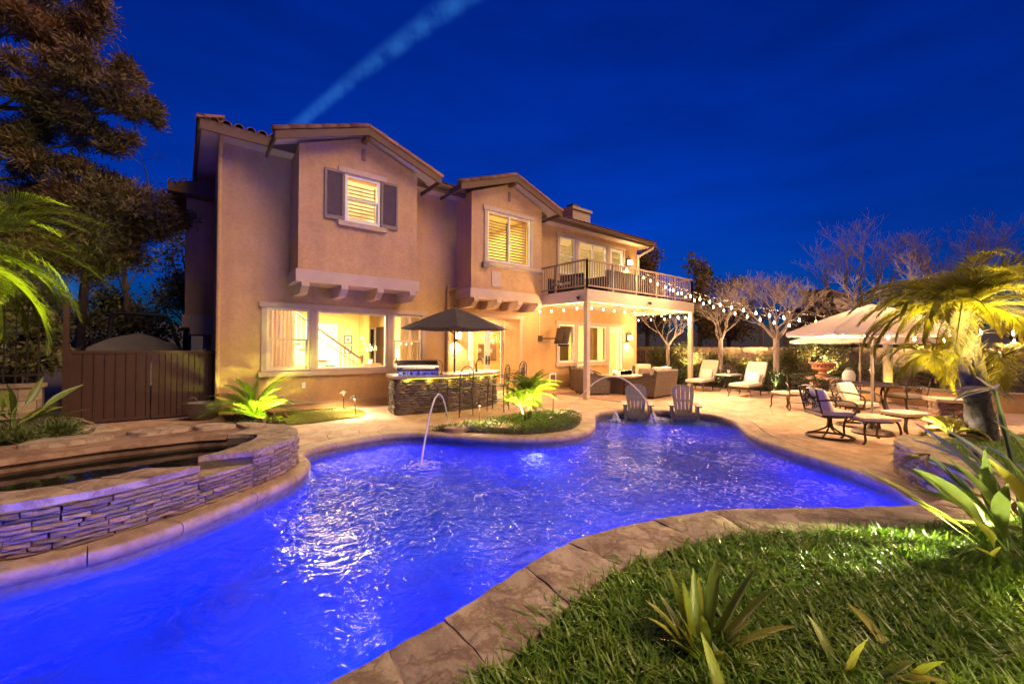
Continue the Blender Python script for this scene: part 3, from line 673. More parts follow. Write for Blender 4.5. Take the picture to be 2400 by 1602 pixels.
# ---- underwater lights
def pool_light(loc, d, label, e=75, g=0.04):
    r_ = thing('pool_light', label, 'pool light', loc, 0, 'underwater pool lights')
    dq = Vector(d).to_track_quat('Z','Y').to_matrix()
    m = MB(); m.lathe([(0.13,0),(0.13,0.02),(0.10,0.03)], 18); m.v = [tuple(dq@Vector(p)) for p in m.v]; m.build('bezel', STEEL, r_, smooth=30)
    m = MB(); m.lathe([(0.095,0.02),(0.07,0.045),(0.02,0.052)], 18); m.v = [tuple(dq@Vector(p)) for p in m.v]; m.build('lens', POOLL, r_, smooth=True)
    lamp('POINT', Vector(d)*0.45, e, (0.0,g,1.0), r_, 0.06) if e else None
    return r_
pool_light((4.78,5.30,-0.62), (-0.62,-0.78,0), 'glowing blue-white light in the pool wall below the planted island', 0)
pool_light((-2.2,1.46,-0.95), (0.25,0.97,0), 'underwater light in the near pool wall out at the left', 150, 0.055)
pool_light((1.0,1.62,-1.05), (0,1,0), 'underwater light low in the near wall below the flagstone cap', 140)
pool_light((3.9,0.93,-1.10), (0.5,0.86,0), 'underwater light low in the near wall towards the right end', 180)

# glints of house and lamps, put in as short curled white flecks on water
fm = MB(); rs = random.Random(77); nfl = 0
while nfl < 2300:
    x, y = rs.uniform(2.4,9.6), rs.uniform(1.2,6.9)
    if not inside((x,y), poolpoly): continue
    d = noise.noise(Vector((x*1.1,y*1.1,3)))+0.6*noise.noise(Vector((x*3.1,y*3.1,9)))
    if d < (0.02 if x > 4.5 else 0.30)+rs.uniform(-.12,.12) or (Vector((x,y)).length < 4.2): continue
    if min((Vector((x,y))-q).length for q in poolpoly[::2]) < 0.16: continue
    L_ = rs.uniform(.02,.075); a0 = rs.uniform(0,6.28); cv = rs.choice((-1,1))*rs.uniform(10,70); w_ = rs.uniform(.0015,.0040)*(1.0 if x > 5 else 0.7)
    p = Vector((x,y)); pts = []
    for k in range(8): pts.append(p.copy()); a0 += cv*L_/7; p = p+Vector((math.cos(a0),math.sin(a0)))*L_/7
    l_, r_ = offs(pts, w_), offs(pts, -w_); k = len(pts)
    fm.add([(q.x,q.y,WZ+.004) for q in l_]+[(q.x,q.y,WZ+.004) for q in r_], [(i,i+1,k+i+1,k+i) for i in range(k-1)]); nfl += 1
o = fm.build('foam_glint', FOAM_GLINT, fix=False); o['kind'] = 'stuff'; o['label'] = 'curled white flecks painted in as glints on the choppy pool water'; o['category'] = 'foam'

# ================================================================== house
house = thing('house', 'two-storey tan stucco house with tiled roof and lit windows', 'house', (0.67,11.0,0))
HX0, HX1, HY, HYB = 0.67, 15.70, 11.0, 19.0
EZ = 5.92                                  # soffit height
def wall_xz(x0, x1, z0, z1, y, holes, t=0.16):
    """a wall facing -Y with rectangular openings and their reveals"""
    m = MB()
    xs = sorted({x0, x1, *[h[0] for h in holes], *[h[1] for h in holes]}); zs = sorted({z0, z1, *[h[2] for h in holes], *[h[3] for h in holes]})
    xs = [x for x in xs if x0 <= x <= x1]; zs = [z for z in zs if z0 <= z <= z1]
    for a, b in zip(xs, xs[1:]):
        for c, d in zip(zs, zs[1:]):
            cx, cz = (a+b)/2, (c+d)/2
            if any(h[0] < cx < h[1] and h[2] < cz < h[3] for h in holes): continue
            m.add([(a,y,c),(b,y,c),(b,y,d),(a,y,d)], [(0,1,2,3)]); m.add([(a,y+t,c),(b,y+t,c),(b,y+t,d),(a,y+t,d)], [(3,2,1,0)])
    for h in holes:
        a, b, c, d = h[:4]
        m.add([(a,y,c),(b,y,c),(b,y,d),(a,y,d),(a,y+t,c),(b,y+t,c),(b,y+t,d),(a,y+t,d)], [(0,4,5,1),(1,5,6,2),(2,6,7,3),(3,7,4,0)])
    return m
H_L = [(1.56,2.47,0.95,2.41),(2.62,4.40,0.95,2.40),(4.56,5.42,0.95,2.40),(6.30,9.05,0.0,2.46),(10.91,11.75,0.95,2.38),(11.94,13.61,0.97,2.37),(13.82,14.68,0.0,2.38)]
H_U = [(10.91,11.73,4.25,5.63),(11.94,13.61,4.20,5.62),(13.85,14.69,3.32,5.62)]
H_B = [(2.07,4.82,3.30,5.83),(6.60,9.26,3.30,5.83)]      # open to the rooms in the bays
m = wall_xz(HX0, HX1, -0.1, EZ+0.35, HY, H_L+H_U+H_B)
w_front = m.build('wall', STUCCO, house, world=True, fix=False)
m = MB()
m.add([(HX0,HY,-0.1),(HX0,HYB,-0.1),(HX0,HYB,6.3),(HX0,HY,6.3)],[(0,3,2,1)]); m.add([(HX1,HY,-0.1),(HX1,HYB,-0.1),(HX1,HYB,6.3),(HX1,HY,6.3)],[(0,1,2,3)])
m.add([(HX0,HYB,-0.1),(HX1,HYB,-0.1),(HX1,HYB,6.3),(HX0,HYB,6.3)],[(3,2,1,0)])
m.build('wall', STUCCO, house, world=True, fix=False)
# plaster base line (weep screed) near the ground
MB().box(0.70,6.26,10.975,11.02,0.14,0.165).build('base_trim', STUCCO2, house, world=True)
MB().box(9.1,13.78,10.975,11.02,0.14,0.165).build('base_trim', STUCCO2, house, world=True)

# projecting bays on the upper floor with their gables
def bay(x0, x1, win, apex, hw, shut):
    y = 10.18; zb, zt = 3.24, 6.02
    cx = (x0+x1)/2
    m = wall_xz(x0, x1, zb, zt, y, [win])
    m.add([(x0,y,zb),(x0,HY,zb),(x0,HY,zt),(x0,y,zt)],[(0,3,2,1)]); m.add([(x1,y,zb),(x1,HY,zb),(x1,HY,zt),(x1,y,zt)],[(0,1,2,3)])
    m.add([(x0,y,zt),(x1,y,zt),(cx,y,zt+(x1-x0)/2*0.35+0.05)],[(0,1,2)])
    m.add([(x0,y,zb),(x1,y,zb),(x1,HY,zb),(x0,HY,zb)],[(3,2,1,0)])
    b = m.build('bay_wall', STUCCO, house, world=True, fix=False)
    # base trim band and the corbels below it
    g = MB(); g.box(x0-0.05,x1+0.05,y-0.05,HY-0.002,2.96,3.24); g.build('bay_base', STUCCO2, b, world=False).location = (0,0,0)
    n = 4
    for i in range(n):
        c = x0+0.06+(x1-x0-0.12-0.16)*i/(n-1)
        MB().extr([(HY-0.003,2.70),(HY-0.003,2.957),(y-0.08,2.957),(y-0.08,2.86),(y+0.12,2.71),(y+0.2,2.70)], 'x', c, c+0.16).build('corbel', STUCCO2, b)
    # slot vent
    MB().box(cx-0.045,cx+0.045,y-0.022,y+0.01,6.02,6.30).build('gable_vent', mat('vent_recess', (0.24,0.12,0.08), 0.9), b)
    # gable roof
    yo = 9.84; s = 0.355; ze = apex-0.20
    rf = MB(); zr = apex-0.10
    for sg in (-1, 1):
        e = (cx+sg*hw, zr-hw*s)
        rf.add([(cx,yo,zr),(e[0],yo,e[1]),(e[0],15.0,e[1]),(cx,15.0,zr)],[(0,1,2,3)])
        rf.add([(cx,yo,zr-0.05),(e[0],yo,e[1]-0.05),(e[0],15.0,e[1]-0.05),(cx,15.0,zr-0.05)],[(3,2,1,0)])
        rf.add([(e[0],yo,e[1]),(e[0],15.0,e[1]),(e[0],15.0,e[1]-0.05),(e[0],yo,e[1]-0.05)],[(0,1,2,3)])
    rb = rf.build('gable_roof', FASCIA, house, world=True)
    sf = MB()      # soffit boards under the overhang
    for sg in (-1, 1):
        e = (cx+sg*(hw-0.02), zr-(hw-0.02)*s)
        sf.add([(cx,yo+0.05,zr-0.058),(e[0],yo+0.05,e[1]-0.058),(e[0],HY,e[1]-0.058),(cx,HY,zr-0.058)],[(3,2,1,0)])
    sf.build('soffit', STUCCO2, rb, fix=False)
    bd = MB()
    for sg in (-1, 1):
        e = (cx+sg*hw, zr-hw*s)
        bd.add([(cx,yo-0.03,zr+0.005),(cx,yo-0.03,zr-0.17),(e[0],yo-0.03,e[1]-0.17),(e[0],yo-0.03,e[1]+0.005),(cx,yo+0.03,zr+0.005),(cx,yo+0.03,zr-0.17),(e[0],yo+0.03,e[1]-0.17),(e[0],yo+0.03,e[1]+0.005)],
               [(0,1,2,3),(4,7,6,5),(1,5,6,2),(0,3,7,4),(3,2,6,7),(0,4,5,1)])
    bd.build('rake_board', FASCIA, rb)
    MB().obox((cx,10.02,zr-0.20),(0.10,0.30,0.12)).build('ridge_outlooker', FASCIA, rb)
    # eave return boards along the bay sides
    for sg in (-1, 1):
        ex = cx+sg*hw; MB().box(ex-0.02,ex+0.02,yo-0.02,11.4,zr-hw*s-0.16,zr-hw*s+0.0).build('fascia', FASCIA, rb)
    # rake tiles: half-round pieces lying along the slope
    tm = MB(); n = 8; L_ = 0.44
    vs = []; fs = []
    for q, (r0) in enumerate((0.098, 0.078)):
        for j in range(n+1):
            a = math.pi*(-0.12)+math.pi*1.24*j/n
            vs.append((L_*q, -math.cos(a)*r0, math.sin(a)*r0*0.9))
    fs = [(j, j+1, n+1+j+1, n+1+j) for j in range(n)]
    tm.add(vs, fs); 
    vs2 = [(x, y_*0.86, z_*0.84) for x, y_, z_ in vs]; b0 = len(tm.v); tm.add(vs2, [(j+1, j, n+1+j, n+1+j+1) for j in range(n)])
    tm.f += [(j+1, j, b0+j, b0+j+1) for j in range(n)]
    tme = tm.mesh('roof_tile', fix=False); tme.materials.append(TILE); tme.polygons.foreach_set('use_smooth', [True]*len(tme.polygons))
    sl = math.atan(s); cnt = int(hw/math.cos(sl)/0.335)
    for sg in (-1, 1):
        for i in range(cnt):
            d = i*0.335
            if hw-d*math.cos(sl)+0.05 < 0.42: continue
            o = bpy.data.objects.new('roof_tile', tme); COL.objects.link(o); o.parent = rb
            o.rotation_euler = (0, -sl, 0) if sg < 0 else (0, -sl, math.pi)
            dist = hw-d*math.cos(sl)+0.05
            o.location = (cx+sg*dist, yo+0.035, zr-dist*s+0.045+random.uniform(-.004,.004))
    for sg in (-1, 1):
        o = bpy.data.objects.new('roof_tile', tme); COL.objects.link(o); o.parent = rb; o.rotation_euler = (0, -sl, 0) if sg < 0 else (0, -sl, math.pi); o.location = (cx+sg*0.43, yo+0.035, zr-0.43*s+0.05)
    for i in range(12):   # ridge tiles going back
        o = bpy.data.objects.new('ridge_tile', tme); COL.objects.link(o); o.parent = rb; o.rotation_euler = (0,0.02,math.pi/2); o.location = (cx, yo-0.03+i*0.4, zr+0.01)
    return b
b1 = bay(2.03, 4.86, (3.02,3.86,4.49,5.61), 6.78, 1.93, True)
b2 = bay(6.56, 9.30, (7.11,8.79,4.09,5.59), 6.80, 1.93, False)
b1_off = house.location

# windows -----------------------------------------------------------------
def window(x0, x1, z0, z1, y, parent, kind='single', fm=WHITE, blind=None, fw=0.055, name='window', glass=True, tilt=0.8):
    m = MB(); d0, d1 = y-0.012, y+0.07
    m.box(x0,x0+fw,d0,d1,z0,z1); m.box(x1-fw,x1,d0,d1,z0,z1); m.box(x0+fw,x1-fw,d0+.002,d1,z0,z0+fw); m.box(x0+fw,x1-fw,d0+.002,d1,z1-fw,z1)
    o = m.build(name, fm, parent, world=True)
    zm = z0+(z1-z0)*0.5; inner = [(x0+fw,x1-fw,z0+fw,z1-fw)]
    if kind == 'hung':
        MB().box(x0+fw,x1-fw,y+0.005,y+0.05,zm-0.025,zm+0.02).build('meeting_rail', fm, o)
        s = MB(); a, b, c, d = x0+fw, x1-fw, z0+fw, zm-0.025; t = 0.035
        s.box(a,a+t,y+0.03,y+0.06,c,d); s.box(b-t,b,y+0.03,y+0.06,c,d); s.box(a+t,b-t,y+0.03,y+0.06,c,c+t); s.build('sash', fm, o)
        inner = [(x0+fw,x1-fw,z0+fw,zm-0.02),(x0+fw,x1-fw,zm+0.02,z1-fw)]
    elif kind == 'slide':
        xm = (x0+x1)/2; MB().box(xm-0.03,xm+0.03,y+0.002,y+0.06,z0+fw,z1-fw).build('mullion', fm, o)
        inner = [(x0+fw,xm-0.03,z0+fw,z1-fw),(xm+0.03,x1-fw,z0+fw,z1-fw)]
    if glass:
        for a, b, c, d in inner: MB().add([(a,y+0.04,c),(b,y+0.04,c),(b,y+0.04,d),(a,y+0.04,d)],[(0,1,2,3)]).build('pane', GLASS, o, fix=False)
    if blind:
        z_lo, z_hi, pitch = blind; s = MB(); z = z_lo
        while z < z_hi:
            q = rotm(rx=tilt)
            s.obox(((x0+x1)/2, y+0.15, z), (x1-x0-0.14, 0.092, 0.007), q); z += pitch
        for xx in ([x0+0.075, x1-0.075]+([(x0+x1)/2] if kind == 'slide' else [])): s.box(xx-0.018,xx+0.018,y+0.13,y+0.17,z_lo-0.05,z_hi+0.05)
        s.box((x0+x1)/2-0.006,(x0+x1)/2+0.006,y+0.105,y+0.112,z_lo,z_hi)
        s.build('shutter_blind', BLIND, o, kind='stuff')
    return o
def trim(x0, x1, z0, z1, y, parent, header=True, sides=True, sill=True):
    m = MB()
    if header: m.box(x0-0.16,x1+0.16,y-0.055,y-0.001,z1+0.005,z1+0.125)
    if sides: m.box(x0-0.11,x0-0.003,y-0.035,y-0.001,z0-0.02,z1+0.004); m.box(x1+0.003,x1+0.11,y-0.035,y-0.001,z0-0.02,z1+0.004)
    if sill: m.box(x0-0.16,x1+0.16,y-0.075,y-0.001,z0-0.13,z0-0.021)
    return m.build('window_trim', STUCCO2, parent, world=True)
CREAMF = mat('cream_vinyl', (0.72,0.60,0.44), 0.45, (0.68,0.57,0.42), 5)
trim(1.56,5.42,0.95,2.41,HY,house)
MB().box(2.475,2.615,HY-0.035,HY-0.001,0.93,2.41).build('mullion_trim', STUCCO2, house, world=True); MB().box(4.405,4.555,HY-0.035,HY-0.001,0.93,2.41).build('mullion_trim', STUCCO2, house, world=True)
window(1.56,2.47,0.95,2.41,HY,house,'hung',CREAMF); window(2.62,4.40,0.95,2.40,HY,house,'single',CREAMF,fw=0.05); window(4.56,5.42,0.95,2.40,HY,house,'hung',CREAMF)
trim(10.91,14.68,0.95,2.38,HY,house,sill=False); MB().box(10.75,13.72,HY-0.075,HY-0.001,0.82,0.93).build('window_sill', STUCCO2, house, world=True)
MB().box(11.755,11.935,HY-0.035,HY-0.001,0.935,2.384).build('mullion_trim', STUCCO2, house, world=True); MB().box(13.615,13.815,HY-0.035,HY-0.001,0.935,2.384).build('mullion_trim', STUCCO2, house, world=True)
window(10.91,11.75,0.95,2.38,HY,house,'hung'); window(11.94,13.61,0.97,2.37,HY,house,'single')
trim(10.91,14.69,4.25,5.63,HY,house,sill=False)
MB().box(11.735,11.935,HY-0.035,HY-0.001,3.3,5.634).build('mullion_trim', STUCCO2, house, world=True); MB().box(13.615,13.845,HY-0.035,HY-0.001,3.3,5.634).build('mullion_trim', STUCCO2, house, world=True)
window(10.91,11.73,4.25,5.63,HY,house,'hung',blind=(4.38,5.40,0.086)); window(11.94,13.61,4.20,5.62,HY,house,'slide',blind=(4.33,5.40,0.086))
window(13.85,14.69,3.32,5.62,HY,house,'single',blind=(3.6,5.3,0.086),name='door',fw=0.10)
# bay windows
trim(3.02,3.86,4.49,5.61,10.18,house,sides=False); window(3.02,3.86,4.49,5.61,10.18,house,'hung',blind=(4.60,5.40,0.088),tilt=0.7)
trim(7.11,8.79,4.09,5.59,10.18,house,sill=False); window(7.11,8.79,4.09,5.59,10.18,house,'slide',blind=(4.20,5.36,0.088),tilt=0.8)
MB().extr([(10.178,3.90),(10.178,4.06),(10.10,4.06),(10.10,3.98)], 'x', 7.0, 9.28).build('bay_sill', STUCCO2, house, world=True)
MB().box(7.28,7.62,10.16,10.179,3.34,3.80).build('stucco_patch', STUCCO2, house, world=True)
MB().box(6.92,7.12,10.07,10.179,3.86,4.02).build('junction_box', SHUT, house, world=True)
# louvred shutters beside the first bay window
for sx0, sx1 in ((2.56,3.0),(3.88,4.32)):
    m = MB(); y = 10.18; z0, z1 = 4.47, 5.63
    m.box(sx0,sx0+0.05,y-0.04,y-0.001,z0,z1); m.box(sx1-0.05,sx1,y-0.04,y-0.001,z0,z1); m.box(sx0+.05,sx1-.05,y-0.04,y-0.001,z0,z0+0.09); m.box(sx0+.05,sx1-.05,y-0.04,y-0.001,z1-0.06,z1)
    o = m.build('shutter', SHUT, house, world=True)
    s = MB(); z = z0+0.11
    while z < z1-0.07: s.obox(((sx0+sx1)/2,y-0.018,z),(sx1-sx0-0.1,0.03,0.008),rotm(rx=0.6)); z += 0.032
    s.box(sx0+.05,sx1-.05,y-0.008,y-0.002,z0+.09,z1-.06); s.build('louvre', SHUT, o, kind='stuff')

# main roof -----------------------------------------------------------------
EY = 10.52; RYv = 15.0; sl = 0.30; X0, X1 = 0.27, 16.25; zt0 = 6.13
rp = lambda x, y: zt0+min(y-EY, x-X0, X1-x, (HYB+0.5)-y)*sl
m = MB(); yb = HYB+0.5; rz_ = zt0+(yb-EY)/2*sl; ym = (yb+EY)/2; q = (yb-EY)/2
m.add([(X0,EY,zt0),(X1,EY,zt0),(X1,yb,zt0),(X0,yb,zt0),(X0+q,ym,rz_),(X1-q,ym,rz_)],[(0,1,5,4),(1,2,5),(2,3,4,5),(3,0,4)])
roof = m.build('roof', TILE, house, world=True)
m = MB(); m.add([(X0,EY,5.93),(X1,EY,5.93),(X1,yb,5.93),(X0,yb,5.93)],[(0,1,2,3)]); m.build('soffit', STUCCO2, roof, fix=False)
for a, b in ((X0,2.02),(4.87,6.55),(9.31,X1)): MB().box(a,b,EY-0.03,EY+0.03,5.90,6.12).build('fascia', FASCIA, roof)
MB().box(X0-0.03,X0+0.03,EY+0.031,yb,5.90,6.12).build('fascia', FASCIA, roof); MB().box(X1-0.03,X1+0.03,EY+0.031,yb,5.90,6.12).build('fascia', FASCIA, roof)
# gutters
for a, b in ((4.95,6.5),(9.4,X1-0.02)): MB().extr([(EY-0.031,5.98),(EY-0.10,5.99),(EY-0.13,6.04),(EY-0.13,6.10),(EY-0.115,6.10),(EY-0.115,6.05),(EY-0.09,6.01),(EY-0.031,6.0)], 'x', a, b).build('gutter', FASCIA, roof)
# barrel tiles, two courses at the front eave, each a piece
n = 8; tb = MB(); vs = []
for qd, (yy, zz, r0) in enumerate(((0,0,0.088),(0.46,0.46*sl,0.074))):
    for j in range(n+1):
        a = math.pi*(-0.05)+math.pi*1.1*j/n; vs.append((-math.cos(a)*r0, yy, zz+math.sin(a)*r0*0.9))
tb.add(vs, [(j, n+1+j, n+2+j, j+1) for j in range(n)]); b0 = len(tb.v); tb.add([(x*.85,y,z-0.012) for x,y,z in vs], [(j+1, n+2+j, n+1+j, j) for j in range(n)]); tb.f += [(j+1,j,b0+j,b0+j+1) for j in range(n)]
tbm = tb.mesh('roof_tile', fix=False); tbm.materials.append(TILE); tbm.polygons.foreach_set('use_smooth', [True]*len(tbm.polygons))
x = X0+0.02
while x < X1:
    if not (2.3 < x < 4.6 or 6.9 < x < 9.0):
        for rw in range(2):
            o = bpy.data.objects.new('roof_tile', tbm); COL.objects.link(o); o.parent = roof; o.location = (x, EY-0.07+rw*0.40, zt0-0.02+rw*0.40*sl+random.uniform(0,.006)); o.rotation_euler = (0,0,random.uniform(-.02,.02))
    x += 0.215
for i in range(18):
    o = bpy.data.objects.new('roof_tile', tbm); COL.objects.link(o); o.parent = roof; o.location = (X0-0.05, EY+0.02+i*0.215, zt0-0.02); o.rotation_euler = (0,0,-math.pi/2)
# chimney
MB().box(13.75,14.92,13.0,13.9,6.6,7.74).build('chimney', STUCCO2, roof); chm = [c for c in roof.children if c.name.startswith('chimney')][0]
MB().box(13.68,14.99,12.93,13.97,7.741,7.86).build('chimney_cap', STUCCO2, chm); MB().box(13.98,14.45,13.2,13.6,7.861,8.08).build('flue_cap', IRON, chm)
# side pop-out bay on the left end
m = MB(); m.box(0.10,0.668,13.4,15.6,2.05,5.25); pp = m.build('side_bay', STUCCO, house, world=True)
MB().box(0.04,0.667,13.34,15.66,1.98,2.30).build('bay_base', STUCCO2, pp); MB().extr([(13.3,1.80),(13.3,1.978),(15.7,1.978),(15.7,1.80)], 'x', 0.2, 0.666).build('corbel', STUCCO2, pp)
m = MB(); m.add([(-0.27,13.0,5.45),(0.667,13.0,5.72),(0.667,16,5.72),(-0.27,16,5.45),(-0.27,13.0,5.25),(0.667,13.0,5.25),(0.667,16,5.25),(-0.27,16,5.25)],[(0,1,2,3),(7,6,5,4),(0,4,5,1),(1,5,6,2),(2,6,7,3),(3,7,4,0)])
m.build('bay_roof', FASCIA, pp)
for i in range(4):
    o = bpy.data.objects.new('roof_tile', tbm); COL.objects.link(o); o.parent = pp; o.location = (-0.18+i*0.215, 12.95, 5.46+i*0.215*0.29)
# downspouts
def dspout(pts, name='downspout', mt=FASCIA, r=0.042): 
    return MB().tube(cat(pts, 5), r, 8).build(name, mt, house, smooth=True, world=True)
dspout([(6.86,10.72,5.95),(6.84,10.74,5.88),(6.66,10.92,5.66),(6.62,10.95,5.5),(6.61,10.95,3.5),(6.58,10.95,3.34),(6.30,10.95,3.20),(6.24,10.95,3.05),(6.24,10.95,0.05)], mt=STUCCO)
dspout([(0.62,10.62,6.0),(0.64,10.66,5.9),(0.64,10.94,5.6),(0.64,10.95,5.4),(0.64,10.95,0.1)], mt=STUCCO)
dspout([(16.2,10.5,5.95),(16.15,10.55,5.85),(15.78,10.9,5.55),(15.74,10.95,5.4),(15.74,10.96,3.3)], mt=STUCCO2, r=0.05)

# alcove with the french doors ------------------------------------------------
AY = 11.85
m = MB(); m.add([(6.30,11.16,0),(6.30,AY,0),(6.30,AY,2.46),(6.30,11.16,2.46)],[(0,1,2,3)]); m.add([(9.05,11.16,0),(9.05,AY,0),(9.05,AY,2.46),(9.05,11.16,2.46)],[(3,2,1,0)])
m.add([(6.30,11.16,2.46),(6.30,AY,2.46),(9.05,AY,2.46),(9.05,11.16,2.46)],[(0,1,2,3)]); m.add([(6.30,AY,0),(7.55,AY,0),(7.55,AY,2.46),(6.30,AY,2.46)],[(0,1,2,3)])
m.add([(6.28,10.95,0.003),(9.07,10.95,0.003),(9.07,AY,0.003),(6.28,AY,0.003)],[(0,1,2,3)])
m.build('alcove_wall', STUCCO, house, world=True, fix=False)
trim(6.30,9.05,0.15,2.46,HY,house,sill=False)
def french(x0, x1, y, ang, hinge):
    m = MB(); t = 0.11
    wd = x1-x0; m.box(0,t,-0.02,0.02,0.02,2.32); m.box(wd-t,wd,-0.02,0.02,0.02,2.32); m.box(t,wd-t,-0.019,0.019,0.02,0.24); m.box(t,wd-t,-0.019,0.019,2.20,2.32)
    o = m.build('door', WHITE, house); o.location = (x0-house.location.x, y-house.location.y, 0); o.rotation_euler = (0,0,ang)
    MB().add([(t,0,0.24),(wd-t,0,0.24),(wd-t,0,2.2),(t,0,2.2)],[(0,1,2,3)]).build('pane', GLASS, o, fix=False)
    hx = wd-0.055 if hinge == 'l' else 0.055
    MB().box(hx-0.02,hx+0.02,-0.05,-0.021,0.92,1.22).obox((hx,-0.07,1.07),(0.11,0.02,0.025)).build('handle', BLACK, o)
french(7.62, 8.31, AY, 0, 'l'); french(8.32, 9.0, AY, 0, 'r')
# right-hand garden door, standing open
m = MB(); m.box(13.82,13.88,HY-0.01,HY+0.1,0,2.38); m.box(14.62,14.68,HY-0.01,HY+0.1,0,2.38); m.box(13.88,14.62,HY-0.009,HY+0.1,2.31,2.38); m.build('door_frame', WHITE, house, world=True)
m = MB(); m.box(0,0.12,-0.02,0.02,0.02,2.28); m.box(0.62,0.74,-0.02,0.02,0.02,2.28); m.box(0.12,0.62,-0.019,0.019,0.02,0.26); m.box(0.12,0.62,-0.019,0.019,2.16,2.28)
o = m.build('door', WHITE, house); o.location = (14.60-house.location.x, 0.10, 0); o.rotation_euler = (0,0,R(105))
s = MB(); z = 0.3
while z < 2.14: s.obox((0.37,0,z),(0.5,0.05,0.007),rotm(rx=0.6)); z += 0.07
s.build('shutter_blind', BLIND, o, kind='stuff')

# rooms behind the glass --------------------------------------------------------
def room(x0, x1, y0, y1, z0, z1, mt, fm, front=True):
    m = MB()
    m.add([(x0,y0,z0),(x0,y1,z0),(x0,y1,z1),(x0,y0,z1)],[(0,1,2,3)]); m.add([(x1,y0,z0),(x1,y1,z0),(x1,y1,z1),(x1,y0,z1)],[(3,2,1,0)])
    m.add([(x0,y1,z0),(x1,y1,z0),(x1,y1,z1),(x0,y1,z1)],[(0,1,2,3)]); 
    o = m.build('room_wall', mt, house, world=True, fix=False)
    MB().add([(x0,y0,z1),(x1,y0,z1),(x1,y1,z1),(x0,y1,z1)],[(3,2,1,0)]).build('room_ceiling', WHITE, o, fix=False)
    MB().add([(x0,y0,z0),(x1,y0,z0),(x1,y1,z0),(x0,y1,z0)],[(0,1,2,3)]).build('room_floor', fm, o, fix=False)
    return o
WOODF = mat('wood_floor', (0.25,0.13,0.06), 0.35, (0.17,0.085,0.04), 4, stretch=(1,8,1))
room(0.75,6.24,11.17,16.6,0.0,2.85,ROOMY,WOODF); room(6.26,11.6,AY+0.03,15.2,0.0,2.85,ROOMC,WOODF)
room(9.62,15.6,11.17,15.6,0.02,2.85,ROOMG,WOODF) if False else None
r3 = room(11.62,15.6,11.17,15.6,0.0,2.85,ROOMG,WOODF); m = MB(); m.add([(9.2,11.17,0),(9.2,11.84,0),(9.2,11.84,2.85),(9.2,11.17,2.85)],[(0,1,2,3)]); m.add([(9.2,11.84,0),(11.62,11.84,0),(11.62,11.84,2.85),(9.2,11.84,2.85)],[(0,1,2,3)]); m.build('room_wall', ROOMG, house, world=True, fix=False)
room(2.05,4.84,10.36,14.5,3.26,5.85,ROOMC,WOODF); room(6.58,9.28,10.36,14.5,3.26,5.85,ROOMG,WOODF); room(9.4,15.6,11.17,15.0,3.26,5.85,ROOMC,WOODF)
WARM = (1.0,0.76,0.42)
lamp('AREA', (3.4,13.4,2.80), 270, WARM, house, 2.6, aim=(0,0,-1), world=True, name='ceiling_light', sizey=3.5)
lamp('AREA', (9.0,13.4,2.80), 140, WARM, house, 2.2, aim=(0,0,-1), world=True, name='ceiling_light', sizey=2.0)
lamp('AREA', (13.5,13.2,2.80), 120, WARM, house, 2.2, aim=(0,0,-1), world=True, name='ceiling_light', sizey=2.0)
lamp('AREA', (3.4,12.4,5.80), 75, (1.0,0.80,0.5), house, 1.6, aim=(0,0,-1), world=True, name='ceiling_light')
lamp('AREA', (7.9,12.4,5.80), 60, (1.0,0.74,0.30), house, 1.6, aim=(0,0,-1), world=True, name='ceiling_light')
lamp('AREA', (12.4,13.0,5.80), 85, (1.0,0.85,0.42), house, 2.2, aim=(0,0,-1), world=True, name='ceiling_light')

# staircase with its banister
st = MB(); y0, y1 = 14.5, 15.5
for i in range(9): st.box(4.28-0.26*i-0.26, 4.28-0.26*i, y0, y1, 0, 0.66+0.185*i)
sto = st.build('staircase', ROOMY, house, world=True)
tr = MB()
for i in range(9): tr.box(4.28-0.26*i-0.28, 4.28-0.26*i+0.03, y0-0.03, y1, 0.66+0.185*i, 0.695+0.185*i)
tr.build('stair_tread', mat('dark_walnut', (0.09,0.045,0.025), 0.4, (0.06,0.03,0.018), 6), sto)
WALN = bpy.data.materials['dark_walnut']
h0, h1 = Vector((4.80,14.52,1.15)), Vector((2.2,14.52,3.05))
MB().tube([h0,h1],0.035,8).tube([(4.80,14.52,1.15),(4.95,14.52,1.13)],0.035,8).build('handrail', WALN, sto)
MB().tube([h0-Vector((0,0,0.28)),h1-Vector((0,0,0.28))],0.018,6).build('lower_rail', WALN, sto)
for i in range(18):
    t = i/17; x = 4.72+(2.3-4.72)*t; zt = 1.15+(3.05-1.15)*(4.80-x)/2.6
    MB().tube([(x,14.52,max(0.0,0.66+0.185*((4.28-x)/0.26-0.9)) if x < 4.28 else 0.0),(x,14.52,zt)],0.011,6).build('baluster', WHITE, sto)
MB().lathe([(0.05,0),(0.05,0.4),(0.03,0.5),(0.045,0.7),(0.03,0.9),(0.055,1.1),(0.06,1.2),(0.02,1.24)],10,(4.93,14.52,0)).build('newel_post', WALN, sto, smooth=30)
